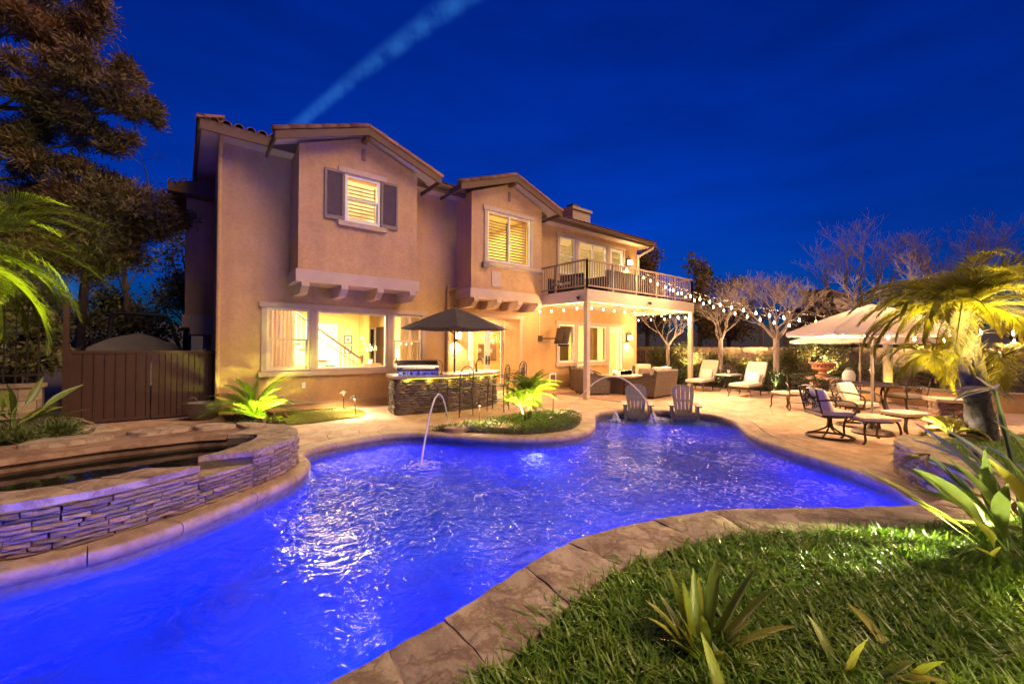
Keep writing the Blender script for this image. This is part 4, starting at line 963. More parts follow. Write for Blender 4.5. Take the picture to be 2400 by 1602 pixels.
# front entrance on the room's back wall
m = MB(); m.box(3.95,4.68,16.50,16.597,0,2.36); io = m.build('interior_door', WHITE, house, world=True); MB().box(4.05,4.58,16.48,16.499,0.05,2.26).build('door_leaf', mat('grey_door', (0.55,0.55,0.52),0.5), io)
m = MB(); m.box(5.85,5.93,16.52,16.597,0,2.26); m.box(6.09,6.16,16.52,16.597,0,2.26); m.box(5.93,6.09,16.52,16.597,2.2,2.26); so_ = m.build('sidelight', WHITE, house, world=True); MB().box(5.931,6.089,16.56,16.59,0.05,2.2).build('pane', mat('dark_glass', (0.02,0.02,0.02),0.1), so_)
MB().box(6.165,6.239,15.3,16.55,0,2.28).build('front_door', WALN, house, world=True)
m = MB(); m.box(5.50,5.66,15.9,16.6,0,2.85); m.build('wall_pier', ROOMG, house, world=True)
def picture(x0, x1, z0, z1, y, label):
    r_ = thing('framed_picture', label, 'picture', ((x0+x1)/2, y, z0), 0, 'framed pictures in the hall')
    m = MB(); a, b, c, d, t = x0-(x0+x1)/2, x1-(x0+x1)/2, 0, z1-z0, 0.035
    m.box(a,a+t,-0.02,0.0,c,d); m.box(b-t,b,-0.02,0,c,d); m.box(a+t,b-t,-0.02,0,c,c+t); m.box(a+t,b-t,-0.02,0,d-t,d); m.build('frame', WALN, r_)
    MB().box(a+t,b-t,-0.008,-0.001,c+t,d-t).build('mat_board', WHITE, r_); MB().lathe([(0.06,0),(0.06,0.004)],16).build('medallion', mat('print_ink', (0.25,0.18,0.12),0.8), r_).location = (0,-0.009,d/2)
    r_.children[-1].rotation_euler = (R(90),0,0)
picture(4.93,5.24,1.62,1.93,16.58,'dark-framed square picture on the yellow hall wall, upper of the two'); picture(4.95,5.24,1.23,1.53,16.58,'dark-framed picture on the yellow hall wall, lower one behind the banister')
MB_ = MB().box(5.0,5.16,16.53,16.598,2.02,2.10); tag(MB_.build('door_chime', WHITE), 'small white chime box above the framed pictures', 'chime box')
# curtains: pleated sheets with depth
def curtain(x0, x1, z0, z1, y, mt, parent):
    m = MB(); n = 48; top = []; 
    for i in range(n+1):
        x = x0+(x1-x0)*i/n; d = 0.035*math.sin(i*1.15)+0.012*math.sin(i*2.7); top.append((x, y+d))
    vs = [(x,yy,z1) for x,yy in top]+[(x,yy,z0) for x,yy in top]+[(x,yy+0.01,z1) for x,yy in top]+[(x,yy+0.01,z0) for x,yy in top]; k = n+1
    m.add(vs, [(i,i+1,k+i+1,k+i) for i in range(n)]+[(2*k+i,3*k+i,3*k+i+1,2*k+i+1) for i in range(n)])
    return m.build('curtain', mt, parent, smooth='all', world=True, fix=False)
CURT = mat('cream_curtain', (0.82,0.72,0.58), 0.9, (0.76,0.65,0.5), 4, transl=0.4, stretch=(6,1,0.2)); CURG = mat('gold_curtain', (0.42,0.30,0.10), 0.9, (0.36,0.25,0.08), 4, transl=0.3, stretch=(6,1,0.2))
curtain(1.45,2.20,0.3,2.6,11.33,CURT,house); curtain(4.92,5.52,0.3,2.6,11.33,CURT,house); curtain(13.0,13.55,0.1,2.5,11.42,CURG,house)
# hall furnishings
t = thing('table_lamp', 'white table lamp glowing in the right-hand front window', 'lamp', (5.95,14.0,0.0))
MB().lathe([(0.25,0),(0.25,0.72),(0.25,0.75)],12).build('stand', WALN, t); MB().lathe([(0.06,0.75),(0.03,0.9),(0.02,1.12)],12).build('lamp_base', BRONZE, t, smooth=True)
MB().lathe([(0.14,1.13),(0.09,1.42)],16,cap=False).build('lamp_shade', SCONCE, t, smooth=True)
t = thing('orchid', 'white orchid in a pot on the hall chest', 'plant', (5.0,13.9,0.0))
MB().box(-0.26,0.30,-0.2,0.2,0,0.95).build('chest', mat('wicker_chest',(0.30,0.16,0.10),0.7,(0.2,0.1,0.06),30), t); MB().lathe([(0.06,0.95),(0.09,1.08)],10).build('pot', WHITE, t)
m = MB(); m.tube(cat([(0,0,1.05),(-0.05,0,1.3),(-0.2,0,1.62),(-0.28,0,1.75)],4),0.006,5).tube(cat([(0,0,1.05),(0.02,0,1.35),(0.02,0,1.5),(0.10,0,1.6)],4),0.006,5); m.build('stem', LEAFG, t)
m = MB()
for k_ in range(26):
    u = random.random(); p = Vector((-0.05-0.25*u,random.uniform(-.05,.05),1.3+0.5*u)) if k_ % 2 else Vector((0.05+random.uniform(-.1,.14),random.uniform(-.05,.05),1.45+random.uniform(-.08,.14)))
    m.pillow(p,(0.06,0.06,0.02),rotm(random.random()*3,random.random()*3,0),2)
m.build('blossom', WHITE, t, kind='stuff')
t = thing('dried_branches', 'dark dried branches standing behind the left front window', 'branches', (2.15,11.9,0))
MB().lathe([(0.09,0),(0.13,0.3),(0.06,0.6),(0.08,0.7)],12).build('vase', BRONZE, t, smooth=True)
m = MB()
for k_ in range(9): m.tube(cat([(0,0,0.6),(random.uniform(-.1,.05),random.uniform(-.05,.05),1.2),(random.uniform(-.38,.12),random.uniform(-.1,.1),random.uniform(1.6,2.0))],4),[0.009]*8+[0.004],5)
m.build('twigs', WALN, t)
# china cabinet in the dining room
OAK = mat('honey_oak', (0.50,0.20,0.05), 0.45, (0.38,0.14,0.035), 5, stretch=(6,6,0.6))
t = thing('china_cabinet', 'honey oak china cabinet with glazed doors seen through the french doors', 'cabinet', (10.55,14.7,0))
m = MB(); m.box(-0.8,0.8,-0.2,0.35,0,0.85); m.box(-0.78,0.78,0.3,0.35,0.85,2.1); m.box(-0.78,-0.74,-0.05,0.3,0.85,2.1); m.box(0.74,0.78,-0.05,0.3,0.85,2.1); m.box(-0.82,0.82,-0.1,0.35,2.1,2.2); m.build('carcass', OAK, t)
for dx in (-0.56,0,0.56):
    m = MB(); a, b = dx-0.26, dx+0.26; m.box(a,a+0.05,-0.09,-0.051,0.86,2.09); m.box(b-0.05,b,-0.09,-0.051,0.86,2.09); m.box(a+.05,b-.05,-0.09,-0.051,0.86,0.92); m.box(a+.05,b-.05,-0.09,-0.051,2.0,2.09); d_ = m.build('cabinet_door', OAK, t)
    MB().add([(a+.05,-0.07,0.92),(b-.05,-0.07,0.92),(b-.05,-0.07,2.0),(a+.05,-0.07,2.0)],[(0,1,2,3)]).build('pane', GLASS, d_, fix=False)
for z in (1.25,1.62): MB().box(-0.73,0.73,-0.04,0.29,z,z+0.02).build('shelf', OAK, t)
for k_, (x, z) in enumerate(((-0.6,1.27),(-0.45,0.86),(0.0,1.27),(0.1,1.64),(0.5,1.27),(0.62,1.64),(-0.1,0.86),(0.5,0.86))): MB().lathe([(0.04,0),(0.09,0.05),(0.11,0.16),(0.03,0.2)],10,(x,0.1,z)).build('dish', WHITE, t, smooth=True)
lamp('POINT', (0,0.05,2.05), 18, WARM, t, 0.1)
t = thing('dining_chair', 'wooden dining chair just inside the french doors', 'chair', (9.0,13.6,0))
MB().box(-0.22,0.22,-0.22,0.22,0.42,0.47).build('seat', OAK, t)
for sx in (-.2,.2):
    for sy in (-.2,.2): MB().box(sx-.02,sx+.02,sy-.02,sy+.02,0,0.42 if sx > 0 else 1.0).build('leg', OAK, t)
MB().box(-.22,-.18,-.18,.18,0.7,1.0).build('backrest', OAK, t)

# sconces --------------------------------------------------------------------------
def sconce(loc, label, e=22):
    t = thing('wall_sconce', label, 'wall lamp', loc, 0, 'lantern sconces on the house wall')
    MB().box(-0.06,0.06,0.10,0.135,-0.16,0.22).build('back_plate', IRON, t); MB().tube(cat([(0,0.10,0.12),(0,0.06,0.26),(0,0.0,0.28),(0,-0.02,0.2)],4),0.012,6).build('arm', IRON, t, smooth=True)
    MB().lathe([(0.12,0.135),(0.10,0.16),(0.02,0.21)],4,(0,-0.02,0)).build('cap', IRON, t)
    m = MB(); 
    for sx in (-.085,.085):
        for sy in (-.105,.065): m.box(sx-.008,sx+.008,sy-.008,sy+.008,-0.10,0.134)
    m.box(-.09,.09,-.11,.07,-0.115,-0.10); m.build('cage', IRON, t)
    MB().box(-0.07,0.07,-0.09,0.05,-0.095,0.125).build('lantern_glass', SCONCE, t)
    lamp('POINT', (0,-0.14,-0.02), e, (1.0,0.66,0.30), t, 0.06); lamp('SPOT', (0,-0.03,-0.13), e*1.6, (1.0,0.66,0.30), t, 0.03, spot=110, aim=(0,0.25,-1))
sconce((15.02,10.865,1.94), 'lit lantern sconce beside the garden door under the balcony'); sconce((14.98,10.865,5.13), 'lit lantern sconce above the balcony at the far end of the house', 26); sconce((7.05,AY-0.14,1.88), 'lit lantern sconce in the alcove beside the french doors', 30)
# pet door, hose bib cover
t = thing('pet_door', 'white framed pet door low in the stucco wall', 'pet door', (10.6,10.98,0.18))
m = MB(); m.box(-.17,-.12,-.02,.015,0,.42); m.box(.12,.17,-.02,.015,0,.42); m.box(-.12,.12,-.02,.015,0,.06); m.box(-.12,.12,-.02,.015,.36,.42); m.build('frame', WHITE, t); MB().box(-.119,.119,-.008,.006,.061,.359).build('flap', mat('smoked_flap',(0.14,0.08,0.05),0.3), t)
tag(MB().box(2.30,2.38,10.96,10.998,0.52,0.66).build('outlet_cover', WHITE), 'small pale outlet cover on the wall below the big window', 'outlet')

# television on a swing arm
t = thing('wall_television', 'flat television on a swing-out wall arm, seen edge-on', 'television', (9.98,10.98,1.84))
MB().box(-0.09,0.09,-0.03,0.018,-0.1,0.1).build('wall_plate', IRON, t); MB().tube([(0,-0.03,0),(0.22,-0.22,0),(0.42,-0.5,0)],0.028,6).build('arm', IRON, t)
rt = rotm(rx=R(-14)) ; q = Matrix.Rotation(R(72),3,'Z') @ rotm(rx=R(14))
MB().obox((0.50,-0.62,0.10),(1.0,0.05,0.58),q).build('screen_panel', BLACK, t); MB().obox((0.46,-0.60,0.06),(0.4,0.06,0.36),q).build('bracket', IRON, t); MB().obox((0.50,-0.66,-0.24),(0.7,0.07,0.07),q).build('sound_bar', BLACK, t)
MB().tube([(-0.02,0.0,0.1),(-0.02,0.0,0.95)],0.006,5).build('cable', WHITE, t)

# balcony --------------------------------------------------------------------------
BX0, BX1, BY = 9.30, 15.36, 8.20
m = MB(); m.box(BX0+.06,BX1-.06,BY+.12,HY-0.003,3.10,3.22); bal = m.build('balcony', WOODP, house, world=True)
MB().box(BX0,BX1,BY,BY+0.11,2.89,3.25).build('beam', WOODP, bal); MB().box(BX0,BX0+0.11,BY+0.111,HY-.004,2.89,3.25).build('beam', WOODP, bal); MB().box(BX1-0.11,BX1,BY+0.111,HY-.004,2.89,3.25).build('beam', WOODP, bal)
y = BY+0.45
while y < HY-0.1: MB().box(BX0+.115,BX1-.115,y,y+0.05,2.95,3.095).build('joist', WOODP, bal); y += 0.40
for x in (BX0+0.02, BX1-0.16):
    MB().box(x,x+0.14,BY+0.02,BY+0.16,0.0,2.888).build('post', WOODP, bal)
MB().box(BX0+.13,BX1-.13,BY+.13,HY-.01,3.222,3.25).build('deck_floor', FASCIA, bal)
def railing(p0, p1, npost):
    p0, p1 = Vector(p0), Vector(p1); d = (p1-p0); L_ = d.length; a = math.atan2(d.y,d.x); q = Matrix.Rotation(a,3,'Z')
    MB().obox((p0+p1)/2+Vector((0,0,4.12)),(L_,0.06,0.045),q).build('top_rail', RAILM, bal); MB().obox((p0+p1)/2+Vector((0,0,3.36)),(L_,0.035,0.035),q).build('bottom_rail', RAILM, bal)
    for i in range(npost+1):
        p = p0.lerp(p1,i/npost); MB().box(p.x-.025,p.x+.025,p.y-.025,p.y+.025,3.251,4.10).build('rail_post', RAILM, bal)
    n = int(L_/0.112); me = MB().box(-.009,.009,-.009,.009,3.378,4.098).mesh('baluster'); me.materials.append(RAILM)
    for i in range(1,n):
        p = p0.lerp(p1,i/n); o = bpy.data.objects.new('baluster', me); COL.objects.link(o); o.parent = bal; o.location = (p.x,p.y,0)
railing((BX0+.05,BY+.06,0),(BX1-.05,BY+.06,0),5); railing((BX0+.05,HY-.12,0),(BX0+.05,BY+.06,0),2); railing((BX1-.05,BY+.06,0),(BX1-.05,HY-.12,0),2)
for i, x in enumerate((9.06,12.35)):
    t = thing('floodlight', ('small black floodlight at the corner of the balcony beam','small black floodlight on the middle of the balcony front beam')[i], 'floodlight', ((9.255,8.55,3.03),(12.35,8.155,3.05))[i])
    lamp('SPOT', ((-0.10,-0.12,-0.02),(0.05,-0.16,-0.03))[i], (25,480)[i], (1.0,0.66,0.40), t, 0.04, spot=125, aim=((-0.75,-0.55,-0.5),(0.25,-1.0,-0.62))[i], blend=0.9)
    MB().lathe([(0.03,0),(0.045,0.03),(0.05,0.10),(0.045,0.11)],12).build('head', BLACK, t, smooth=30); t.children[0].rotation_euler = (R(115),0,R(-30)); MB().box(-0.015,0.015,0.0,0.04,-0.02,0.02).build('bracket', BLACK, t)
# balcony furniture
def outdoor_sofa(loc, rz, wdt, label, cush, group='dark wicker seats on the balcony'):
    t = thing('balcony_sofa', label, 'sofa', loc, rz, group)
    MB().box(-wdt/2,wdt/2,-0.38,0.38,0.08,0.30).build('base', BLACK, t); MB().box(-wdt/2,wdt/2,0.28,0.40,0.30,0.78).build('backrest', BLACK, t)
    for sx in (-1,1): MB().box(sx*wdt/2-.06,sx*wdt/2+.06,-0.38,0.27,0.08,0.58).build('arm', BLACK, t)
    m = MB()
    for k_ in range(2): m.pillow((-wdt/4+wdt/2*k_,-0.05,0.36),(wdt/2-.08,0.6,0.14))
    m.build('seat_cushion', cush, t, smooth=True)
outdoor_sofa((11.6,9.0,3.251), math.pi, 1.7, 'dark wicker sofa with its back to the balcony railing', DARKP); outdoor_sofa((10.2,9.9,3.251), -math.pi/2+0.2, 0.9, 'pale cushioned armchair at the inner end of the balcony', CUSH); outdoor_sofa((13.7,9.2,3.251), math.pi, 0.8, 'low dark armchair beside the sofa on the balcony', DARKP)

# ================================================================== outdoor kitchen
bar = thing('bar_island', 'curved stone-clad outdoor bar island with pale counter', 'bar counter', (5.2,9.1,0))
BF = [(3.80,8.94),(4.4,8.80),(5.2,8.72),(5.95,8.82),(6.55,9.08),(6.92,9.48),(7.02,9.95)]
bf = resample(cat(V2(BF), 6), 0.04); bb = offs(bf, 0.72); bb = [p for p in bb]
stone_wall(bf, 0.0, 0.80, (0.050,0.066), (0.16,0.30), bar, LMD, 0.05, 51)
stone_wall([Vector((3.96,9.65)),Vector((3.80,8.94))], 0.0, 0.80, (0.050,0.066), (0.14,0.28), bar, LMD, 0.05, 52)
core = offs(bf, 0.02)+[Vector((6.45,10.1)),Vector((6.3,9.75)),Vector((5.9,9.55)),Vector((5.2,9.45)),Vector((4.5,9.52)),Vector((4.0,9.65))]
MB().prism([(p.x,p.y) for p in core], 0.0, 0.80).build('counter_base', MORTAR, bar, world=True)
top = offs(bf, -0.13)+[Vector((6.3,10.15)),Vector((6.2,9.85)),Vector((5.85,9.66)),Vector((5.2,9.55)),Vector((4.5,9.6)),Vector((3.88,9.72))]
top[0] = Vector((3.66,8.83))
m = MB().prism([(p.x,p.y) for p in top], 0.815, 0.882); m.build('countertop', COUNTER, bar, world=True)
lp = resample(offs(bf, -0.055)[6:], 0.05); MB().tube([(p.x,p.y,0.806) for p in lp], 0.009, 6).build('led_strip', LED, bar, world=True)
for p in lp[::10]: lamp('POINT', (p.x,p.y-0.02,0.785), 0.9, (1.0,0.80,0.08), bar, 0.02, world=True)
# grill
t = thing('gas_grill', 'stainless steel gas grill with dark hood built into the bar', 'grill', (4.30,8.98,0.883), R(-14))
MB().box(-0.46,0.46,-0.26,0.28,0.0,0.10).build('firebox', STEEL, t)
hd = MB(); pr = [(-0.24,0.101)]+[(-0.24+0.5*(1-math.cos(a))/2, 0.11+0.21*math.sin(a)**0.8) for a in np.linspace(0.15,math.pi-0.15,12)]+[(0.26,0.101)]
hd.extr(pr,'x',-0.47,0.47); hd.build('hood', STEEL, t, smooth=35); MB().box(-0.478,0.478,-0.05,0.27,0.255,0.33).build('hood_trim', mat('grey_enamel',(0.10,0.095,0.10),0.35,(0.08,0.075,0.08),6,metal=0.5), t)
MB().tube([(-0.36,-0.30,0.16),(0.36,-0.30,0.16)],0.016,8).tube([(-0.33,-0.30,0.16),(-0.33,-0.22,0.16)],0.01,6).tube([(0.33,-0.30,0.16),(0.33,-0.22,0.16)],0.01,6).build('handle', STEEL, t, smooth=True)
for i in range(5):
    k_ = MB().lathe([(0.028,0),(0.028,0.02),(0.018,0.035)],12).build('knob', BLACK, t, smooth=30); k_.location = (-0.32+0.16*i,-0.261,0.05); k_.rotation_euler = (R(90),0,0)
# gooseneck lamps and tap
def gooseneck(loc, rz, label):
    t = thing('gooseneck_lamp', label, 'lamp', loc, rz); MB().lathe([(0.05,0),(0.05,0.015),(0.015,0.03)],12).build('base', BRONZE, t, smooth=30)
    MB().tube(cat([(0,0,0.02),(0.02,0,0.2),(-0.02,0,0.3),(-0.12,0,0.33),(-0.18,0,0.27)],6),0.009,6).build('neck', BRONZE, t, smooth=True); c = MB().lathe([(0.012,0),(0.03,-0.03),(0.04,-0.08)],12,cap=False).build('shade', COPPER, t, smooth=True); c.location = (-0.18,0,0.28); c.rotation_euler = (0,0.5,0)
gooseneck((4.86,8.80,0.883), R(-10), 'bronze gooseneck lamp on the counter right of the grill')
t = thing('sink_tap', 'tall bronze arched tap on the bar counter', 'tap', (6.15,9.25,0.883)); MB().lathe([(0.04,0),(0.03,0.05)],10).build('base', BRONZE, t); MB().tube(cat([(0,0,0.02),(0,0,0.22),(0.06,0,0.32),(0.15,0,0.32),(0.2,0,0.2)],6),0.014,8).build('spout', BRONZE, t, smooth=True); MB().tube(cat([(-.02,0,.02),(-.04,0,.2),(-.12,0,.27),(-.18,0,.22)],5),0.008,6).build('spray', BRONZE, t, smooth=True)

# umbrellas
def umbrella(name, loc, zr, zt, r, n, cm, label, base, group, tilt=0, zpole=0, rot=0.0, cat_='umbrella', vent=False):
    t = thing(name, label, cat_, loc, rot, group)
    MB().tube([(0,0,zpole),(0,0,zt-0.02)],0.022,10).build('pole', POLEM if cm is UMBL else IRON, t, smooth=True)
    if base: MB().lathe([(0.30,0),(0.31,0.03),(0.27,0.07),(0.08,0.10),(0.05,0.18),(0.045,0.32),(0.03,0.33)],24).build('base', BRONZE, t, smooth=35)
    MB().tube([(0,0,zr-0.75),(0,0,zr-0.62)],0.03,10).tube([(0,0,zr-0.68),(0.10,0,zr-0.68),(0.10,-0.06,zr-0.68)],0.01,6).build('crank', POLEM, t)
    MB().lathe([(0.02,0),(0.03,0.03),(0.012,0.07)],8,(0,0,zt)).build('finial', IRON, t)
    m = MB(); K = 6
    for k_ in range(n):
        a0, a1 = 2*math.pi*k_/n, 2*math.pi*(k_+1)/n
        for i in range(K):
            for (s0, s1) in ((i/K,(i+1)/K),):
                row = []
                for s in (s0, s1):
                    for q in range(5):
                        f_ = q/4; p = Vector((math.cos(a0),math.sin(a0))).lerp(Vector((math.cos(a1),math.sin(a1))),f_)*r*s
                        sag = -0.10*r*s*(1-s*0.3)*math.sin(math.pi*f_)*0.28
                        z = zt-(zt-zr)*(s**1.12)+sag
                        row.append((p.x,p.y,z))
                m.add(row,[(q,q+1,6+q,5+q) for q in range(4)])
        e0, e1 = Vector((math.cos(a0)*r,math.sin(a0)*r)), Vector((math.cos(a1)*r,math.sin(a1)*r)); vl = []
        for q in range(5):
            f_ = q/4; p = e0.lerp(e1,f_); sag = -0.10*r*0.7*math.sin(math.pi*f_)*0.28; vl.append((p.x,p.y,zr+sag))
        m.add(vl+[(x*1.005,y*1.005,z-(0.05 if vent else 0.012)) for x,y,z in vl],[(q,q+1,6+q,5+q) for q in range(4)])
    m.build('canopy', cm, t, smooth=25, fix=False)
    for k_ in range(n):
        a0 = 2*math.pi*k_/n; c, s = math.cos(a0), math.sin(a0)
        MB().tube([(0.03*c,0.03*s,zt-0.06),(0.5*r*c,0.5*r*s,zt-(zt-zr)*0.47-0.03),(r*0.995*c,r*0.995*s,zr-0.015)],0.010,5).build('rib', BRONZE if cm is UMBL else IRON, t)
        MB().tube([(0.03*c,0.03*s,zr-0.12),(0.5*r*c,0.5*r*s,zt-(zt-zr)*0.47-0.035)],0.008,5).build('strut', BRONZE if cm is UMBL else IRON, t)
    return t
umbrella('patio_umbrella', (5.42,9.15,0), 1.99, 2.52, 1.32, 8, UMBD, 'charcoal umbrella standing in the bar counter', False, 'patio umbrellas', rot=0.3)
umbrella('patio_umbrella', (9.92,1.91,0), 1.84, 2.37, 1.38, 8, UMBL, 'front beige umbrella on a round bronze base behind the ottomans', True, 'patio umbrellas', rot=0.62, vent=True)
umbrella('patio_umbrella', (13.1,2.75,0), 1.74, 2.14, 1.45, 8, UMBL, 'rear beige umbrella over the dining table, lower and farther back', False, 'patio umbrellas', rot=0.2, vent=True)

# bar stools in wrought iron
def bar_stool(loc, rz, label):
    t = thing('bar_stool', label, 'bar stool', loc, rz, 'wrought-iron bar stools')
    sh = 0.62
    m = MB(); m.tube([(-.2,-.2,sh),(.2,-.2,sh),(.2,.2,sh),(-.2,.2,sh)],0.012,6,closed=True)
    for i in range(5): x = -.14+.07*i; m.box(x-.014,x+.014,-.2,.2,sh-.003,sh+.004)
    for i in range(5): x = -.14+.07*i; m.box(-.2,.2,x-.014,x+.014,sh-.001,sh+.006)
    m.build('seat', IRON, t, smooth=40)
    for sx in (-1,1):
        for sy in (-1,1): MB().tube([(sx*.19,sy*.19,sh),(sx*.21,sy*.21,0.0)],0.012,6).build('leg', IRON, t, smooth=True)
    MB().tube([(-.2,-.2,.25),(.2,-.2,.25),(.2,.2,.25),(-.2,.2,.25)],0.008,6,closed=True).build('footrest', IRON, t, smooth=True)
    m = MB(); arch = [(-.2,.21,sh)]+[(-.2,.225,sh+.3),(-.19,.235,sh+.38)]+[(-.19+.38*i/8,.24,sh+.40+.09*math.sin(math.pi*i/8)) for i in range(1,8)]+[(.19,.235,sh+.38),(.2,.225,sh+.3),(.2,.21,sh)]
    m.tube(arch,0.012,6); m.tube([(-.2,.222,sh+.27),(.2,.222,sh+.27)],0.008,5)
    for sx in (-1,1):
        m.tube([(sx*(.11+.045*math.cos(a)),.235,sh+.36+.045*math.sin(a)) for a in np.linspace(0,5.2,14)],0.006,5)
        m.tube([(sx*(.15+.03*math.cos(a)),.228,sh+.18+.03*math.sin(a)) for a in np.linspace(0,5.2,12)],0.005,5)
    m.build('back_frame', IRON, t, smooth=True)
    m = MB()
    for i in range(4): x = -.09+.06*i; m.box(x-.014,x+.014,.219,.223,sh+.02,sh+.30)
    for i in range(5): z = sh+.05+.055*i; m.box(-.12,.12,.2225,.2265,z-.012,z+.012)
    m.build('back_lattice', IRON, t)
    for sx in (-1,1): MB().tube(cat([(sx*.2,.22,sh+.2),(sx*.23,.0,sh+.22),(sx*.22,-.16,sh+.17),(sx*.2,-.19,sh)],4),0.010,6).build('arm', IRON, t, smooth=True)
    return t
bar_stool((4.93,8.08,0), R(192), 'wrought-iron bar stool with lattice back in front of the bar, nearest the grill')
bar_stool((6.05,8.15,0), R(216), 'wrought-iron bar stool at the curved end of the bar, behind the little palm')
bar_stool((7.05,8.75,0), R(236), 'wrought-iron bar stool second from the end at the curved bar')
bar_stool((7.75,9.55,0), R(262), 'wrought-iron bar stool farthest right, turned side-on')

# ================================================================== seating under the balcony
rug = MB(); rug.box(9.7,13.3,7.35,10.0,0.004,0.016); o = rug.build('outdoor_rug', mat('striped_rug',(0.30,0.18,0.12),0.95,(0.16,0.085,0.06),3,stretch=(0.6,9,1),bump=0.4,bscale=200)); tag(o, 'brown striped rug under the fire table seating', 'rug')
def wicker_seat(loc, rz, wdt, label, n=1, pil=None):
    t = thing('wicker_seat', label, 'armchair' if n == 1 else 'loveseat', loc, rz, 'wicker seats round the fire table')
    w2 = wdt/2
    # woven shell: back and curved arms
    m = MB(); m.extr([(0.26,0.05),(0.40,0.05),(0.50,0.80),(0.47,0.84),(0.40,0.84),(0.30,0.30)], 'x', -w2, w2); m.build('backrest', WICKER, t, smooth=30)
    for sx in (-1,1):
        pr = [(0.36,0.05),(-0.42,0.05),(-0.45,0.30)]+[(-0.45+0.12*math.sin(a),0.42+0.10*(1-math.cos(a))) for a in np.linspace(0,1.5,5)]+[(-0.1,0.60),(0.2,0.66),(0.42,0.70)]
        x0_, x1_ = (w2-.14, w2+.001) if sx > 0 else (-w2-.001, -w2+.14)
        a_ = MB().extr(pr,'x',x0_,x1_).build('arm', WICKER, t, smooth=30)
        MB().tube([(sx*(w2+.004),y,z+.012) for y,z in pr[1:]],0.014,6).build('arm_trim', BRONZE, a_, smooth=True)
    MB().box(-w2+.141,w2-.141,-0.42,0.255,0.06,0.30).build('seat_base', WICKER, t)
    for k_ in range(n):
        cw = (wdt-0.3)/n; cx = -w2+.15+cw*(k_+.5)
        MB().pillow((cx,-0.08,0.38),(cw-.01,0.66,0.17),None,8,0.6).build('seat_cushion', CUSH, t, smooth=True); MB().pillow((cx,0.24,0.66),(cw-.01,0.52,0.18),rotm(rx=R(78)),8,0.6).build('back_cushion', CUSH, t, smooth=True)
    if pil:
        for px, rzz in pil: MB().pillow((px,0.02,0.60),(0.42,0.36,0.14),rotm(rx=R(62),rz=rzz),8,0.2).build('throw_pillow', DARKP, t, smooth=True)
    for sx in (-1,1):
        for sy in (-.38,.36): MB().box(sx*(w2-.06)-.025,sx*(w2-.06)+.025,sy-.025,sy+.025,0.0,0.052).build('foot', BRONZE, t)
    return t
wicker_seat((10.62,9.15,0.017), R(70), 0.84, 'wicker armchair behind the balcony post, its back to the pool')
wicker_seat((11.55,10.15,0.017), R(8), 0.95, 'wicker armchair against the house wall with a brown throw pillow', 1, [(0.18,0.2)])
wicker_seat((11.75,7.62,0.017), R(186), 1.45, 'wicker loveseat seen from behind, nearest the pool', 2, [(0.45,-.3)])
wicker_seat((13.15,9.0,0.017), R(-68), 0.84, 'wicker armchair at the far side of the fire table with a brown pillow', 1, [(0.1,0.1)])
t = thing('fire_table', 'square brown fire table with glass bowl of flames', 'fire pit table', (11.75,8.80,0.017), R(5))
MB().extr([(-0.36,0.02),(0.36,0.02),(0.42,0.52),(-0.42,0.52)],'x',-0.5,0.5).build('base', mat('bronze_panel',(0.15,0.10,0.075),0.5,(0.10,0.065,0.05),5,metal=0.3), t)
for sx in (-1,1):
    for sy in (-1,1): MB().box(sx*.51-.03,sx*.51+.03,sy*.40-.03,sy*.40+.03,0,0.54).build('corner_post', BRONZE, t)
MB().box(-0.68,0.68,-0.56,0.56,0.545,0.60).build('tabletop', mat('slate_tile',(0.30,0.23,0.17),0.4,(0.22,0.16,0.12),3), t)
MB().box(-0.34,0.34,-0.12,0.12,0.602,0.625).build('burner_tray', IRON, t); m = MB()
for sx, sy in ((-.36,-.15),(.36,-.15),(-.36,.15),(.36,.15)): pass
m.box(-.37,.37,-.155,-.15,.601,.75); m.box(-.37,.37,.15,.155,.601,.75); m.box(-.37,-.365,-.15,.15,.601,.75); m.box(.365,.37,-.15,.15,.601,.75); m.build('wind_guard', GLASS, t)
m = MB()
for k_ in range(18):
    x, y, h = random.uniform(-.28,.28), random.uniform(-.08,.08), random.uniform(.05,.14)
    m.lathe([(0.004,0),(0.022,0.25*h),(0.016,0.55*h),(0.003,h)],7,(x,y,0.625))
m.build('flames', FLAME, t, smooth=True); lamp('POINT',(0,0,0.76),26,(1.0,0.58,0.2),t,0.12)

# chaise longues
def chaise(loc, rz, label, pil=True):
    t = thing('chaise_longue', label, 'chaise longue', loc, rz, 'chaise longues by the hedge')
    MB().tube([(-.9,-.30,.30),(.9,-.30,.30),(.9,.30,.30),(-.9,.30,.30)],0.02,6,closed=True).build('frame', BRONZE, t, smooth=True)
    for x in (-.85,.02,.75):
        for sy in (-1,1): MB().tube(cat([(x,sy*.30,.30),(x-.03,sy*.33,.2),(x+.02,sy*.31,.08),(x-.03,sy*.33,0)],4),0.017,6).build('leg', BRONZE, t, smooth=True)
    MB().pillow((-.32,0,.375),(1.18,.60,.12),None,10,.7).build('seat_cushion', CUSH, t, smooth=True)
    q = rotm(ry=R(-58)); MB().pillow((.50,0,.70),(.86,.60,.12),q,10,.7).build('back_cushion', CUSH, t, smooth=True)
    MB().obox((.57,0,.68),(.90,.62,.03),q).build('back_frame', BRONZE, t)
    for sy in (-1,1): MB().tube(cat([(.25,sy*.33,.30),(.15,sy*.34,.48),(.25,sy*.34,.58),(.5,sy*.34,.58),(.78,sy*.34,.36),(.88,sy*.34,.05)],5),0.018,6).build('arm', BRONZE, t, smooth=True)
    if pil: MB().pillow((.26,0,.58),(.36,.40,.13),rotm(ry=R(-66)),8,.2).build('throw_pillow', PILW, t, smooth=True)
    return t
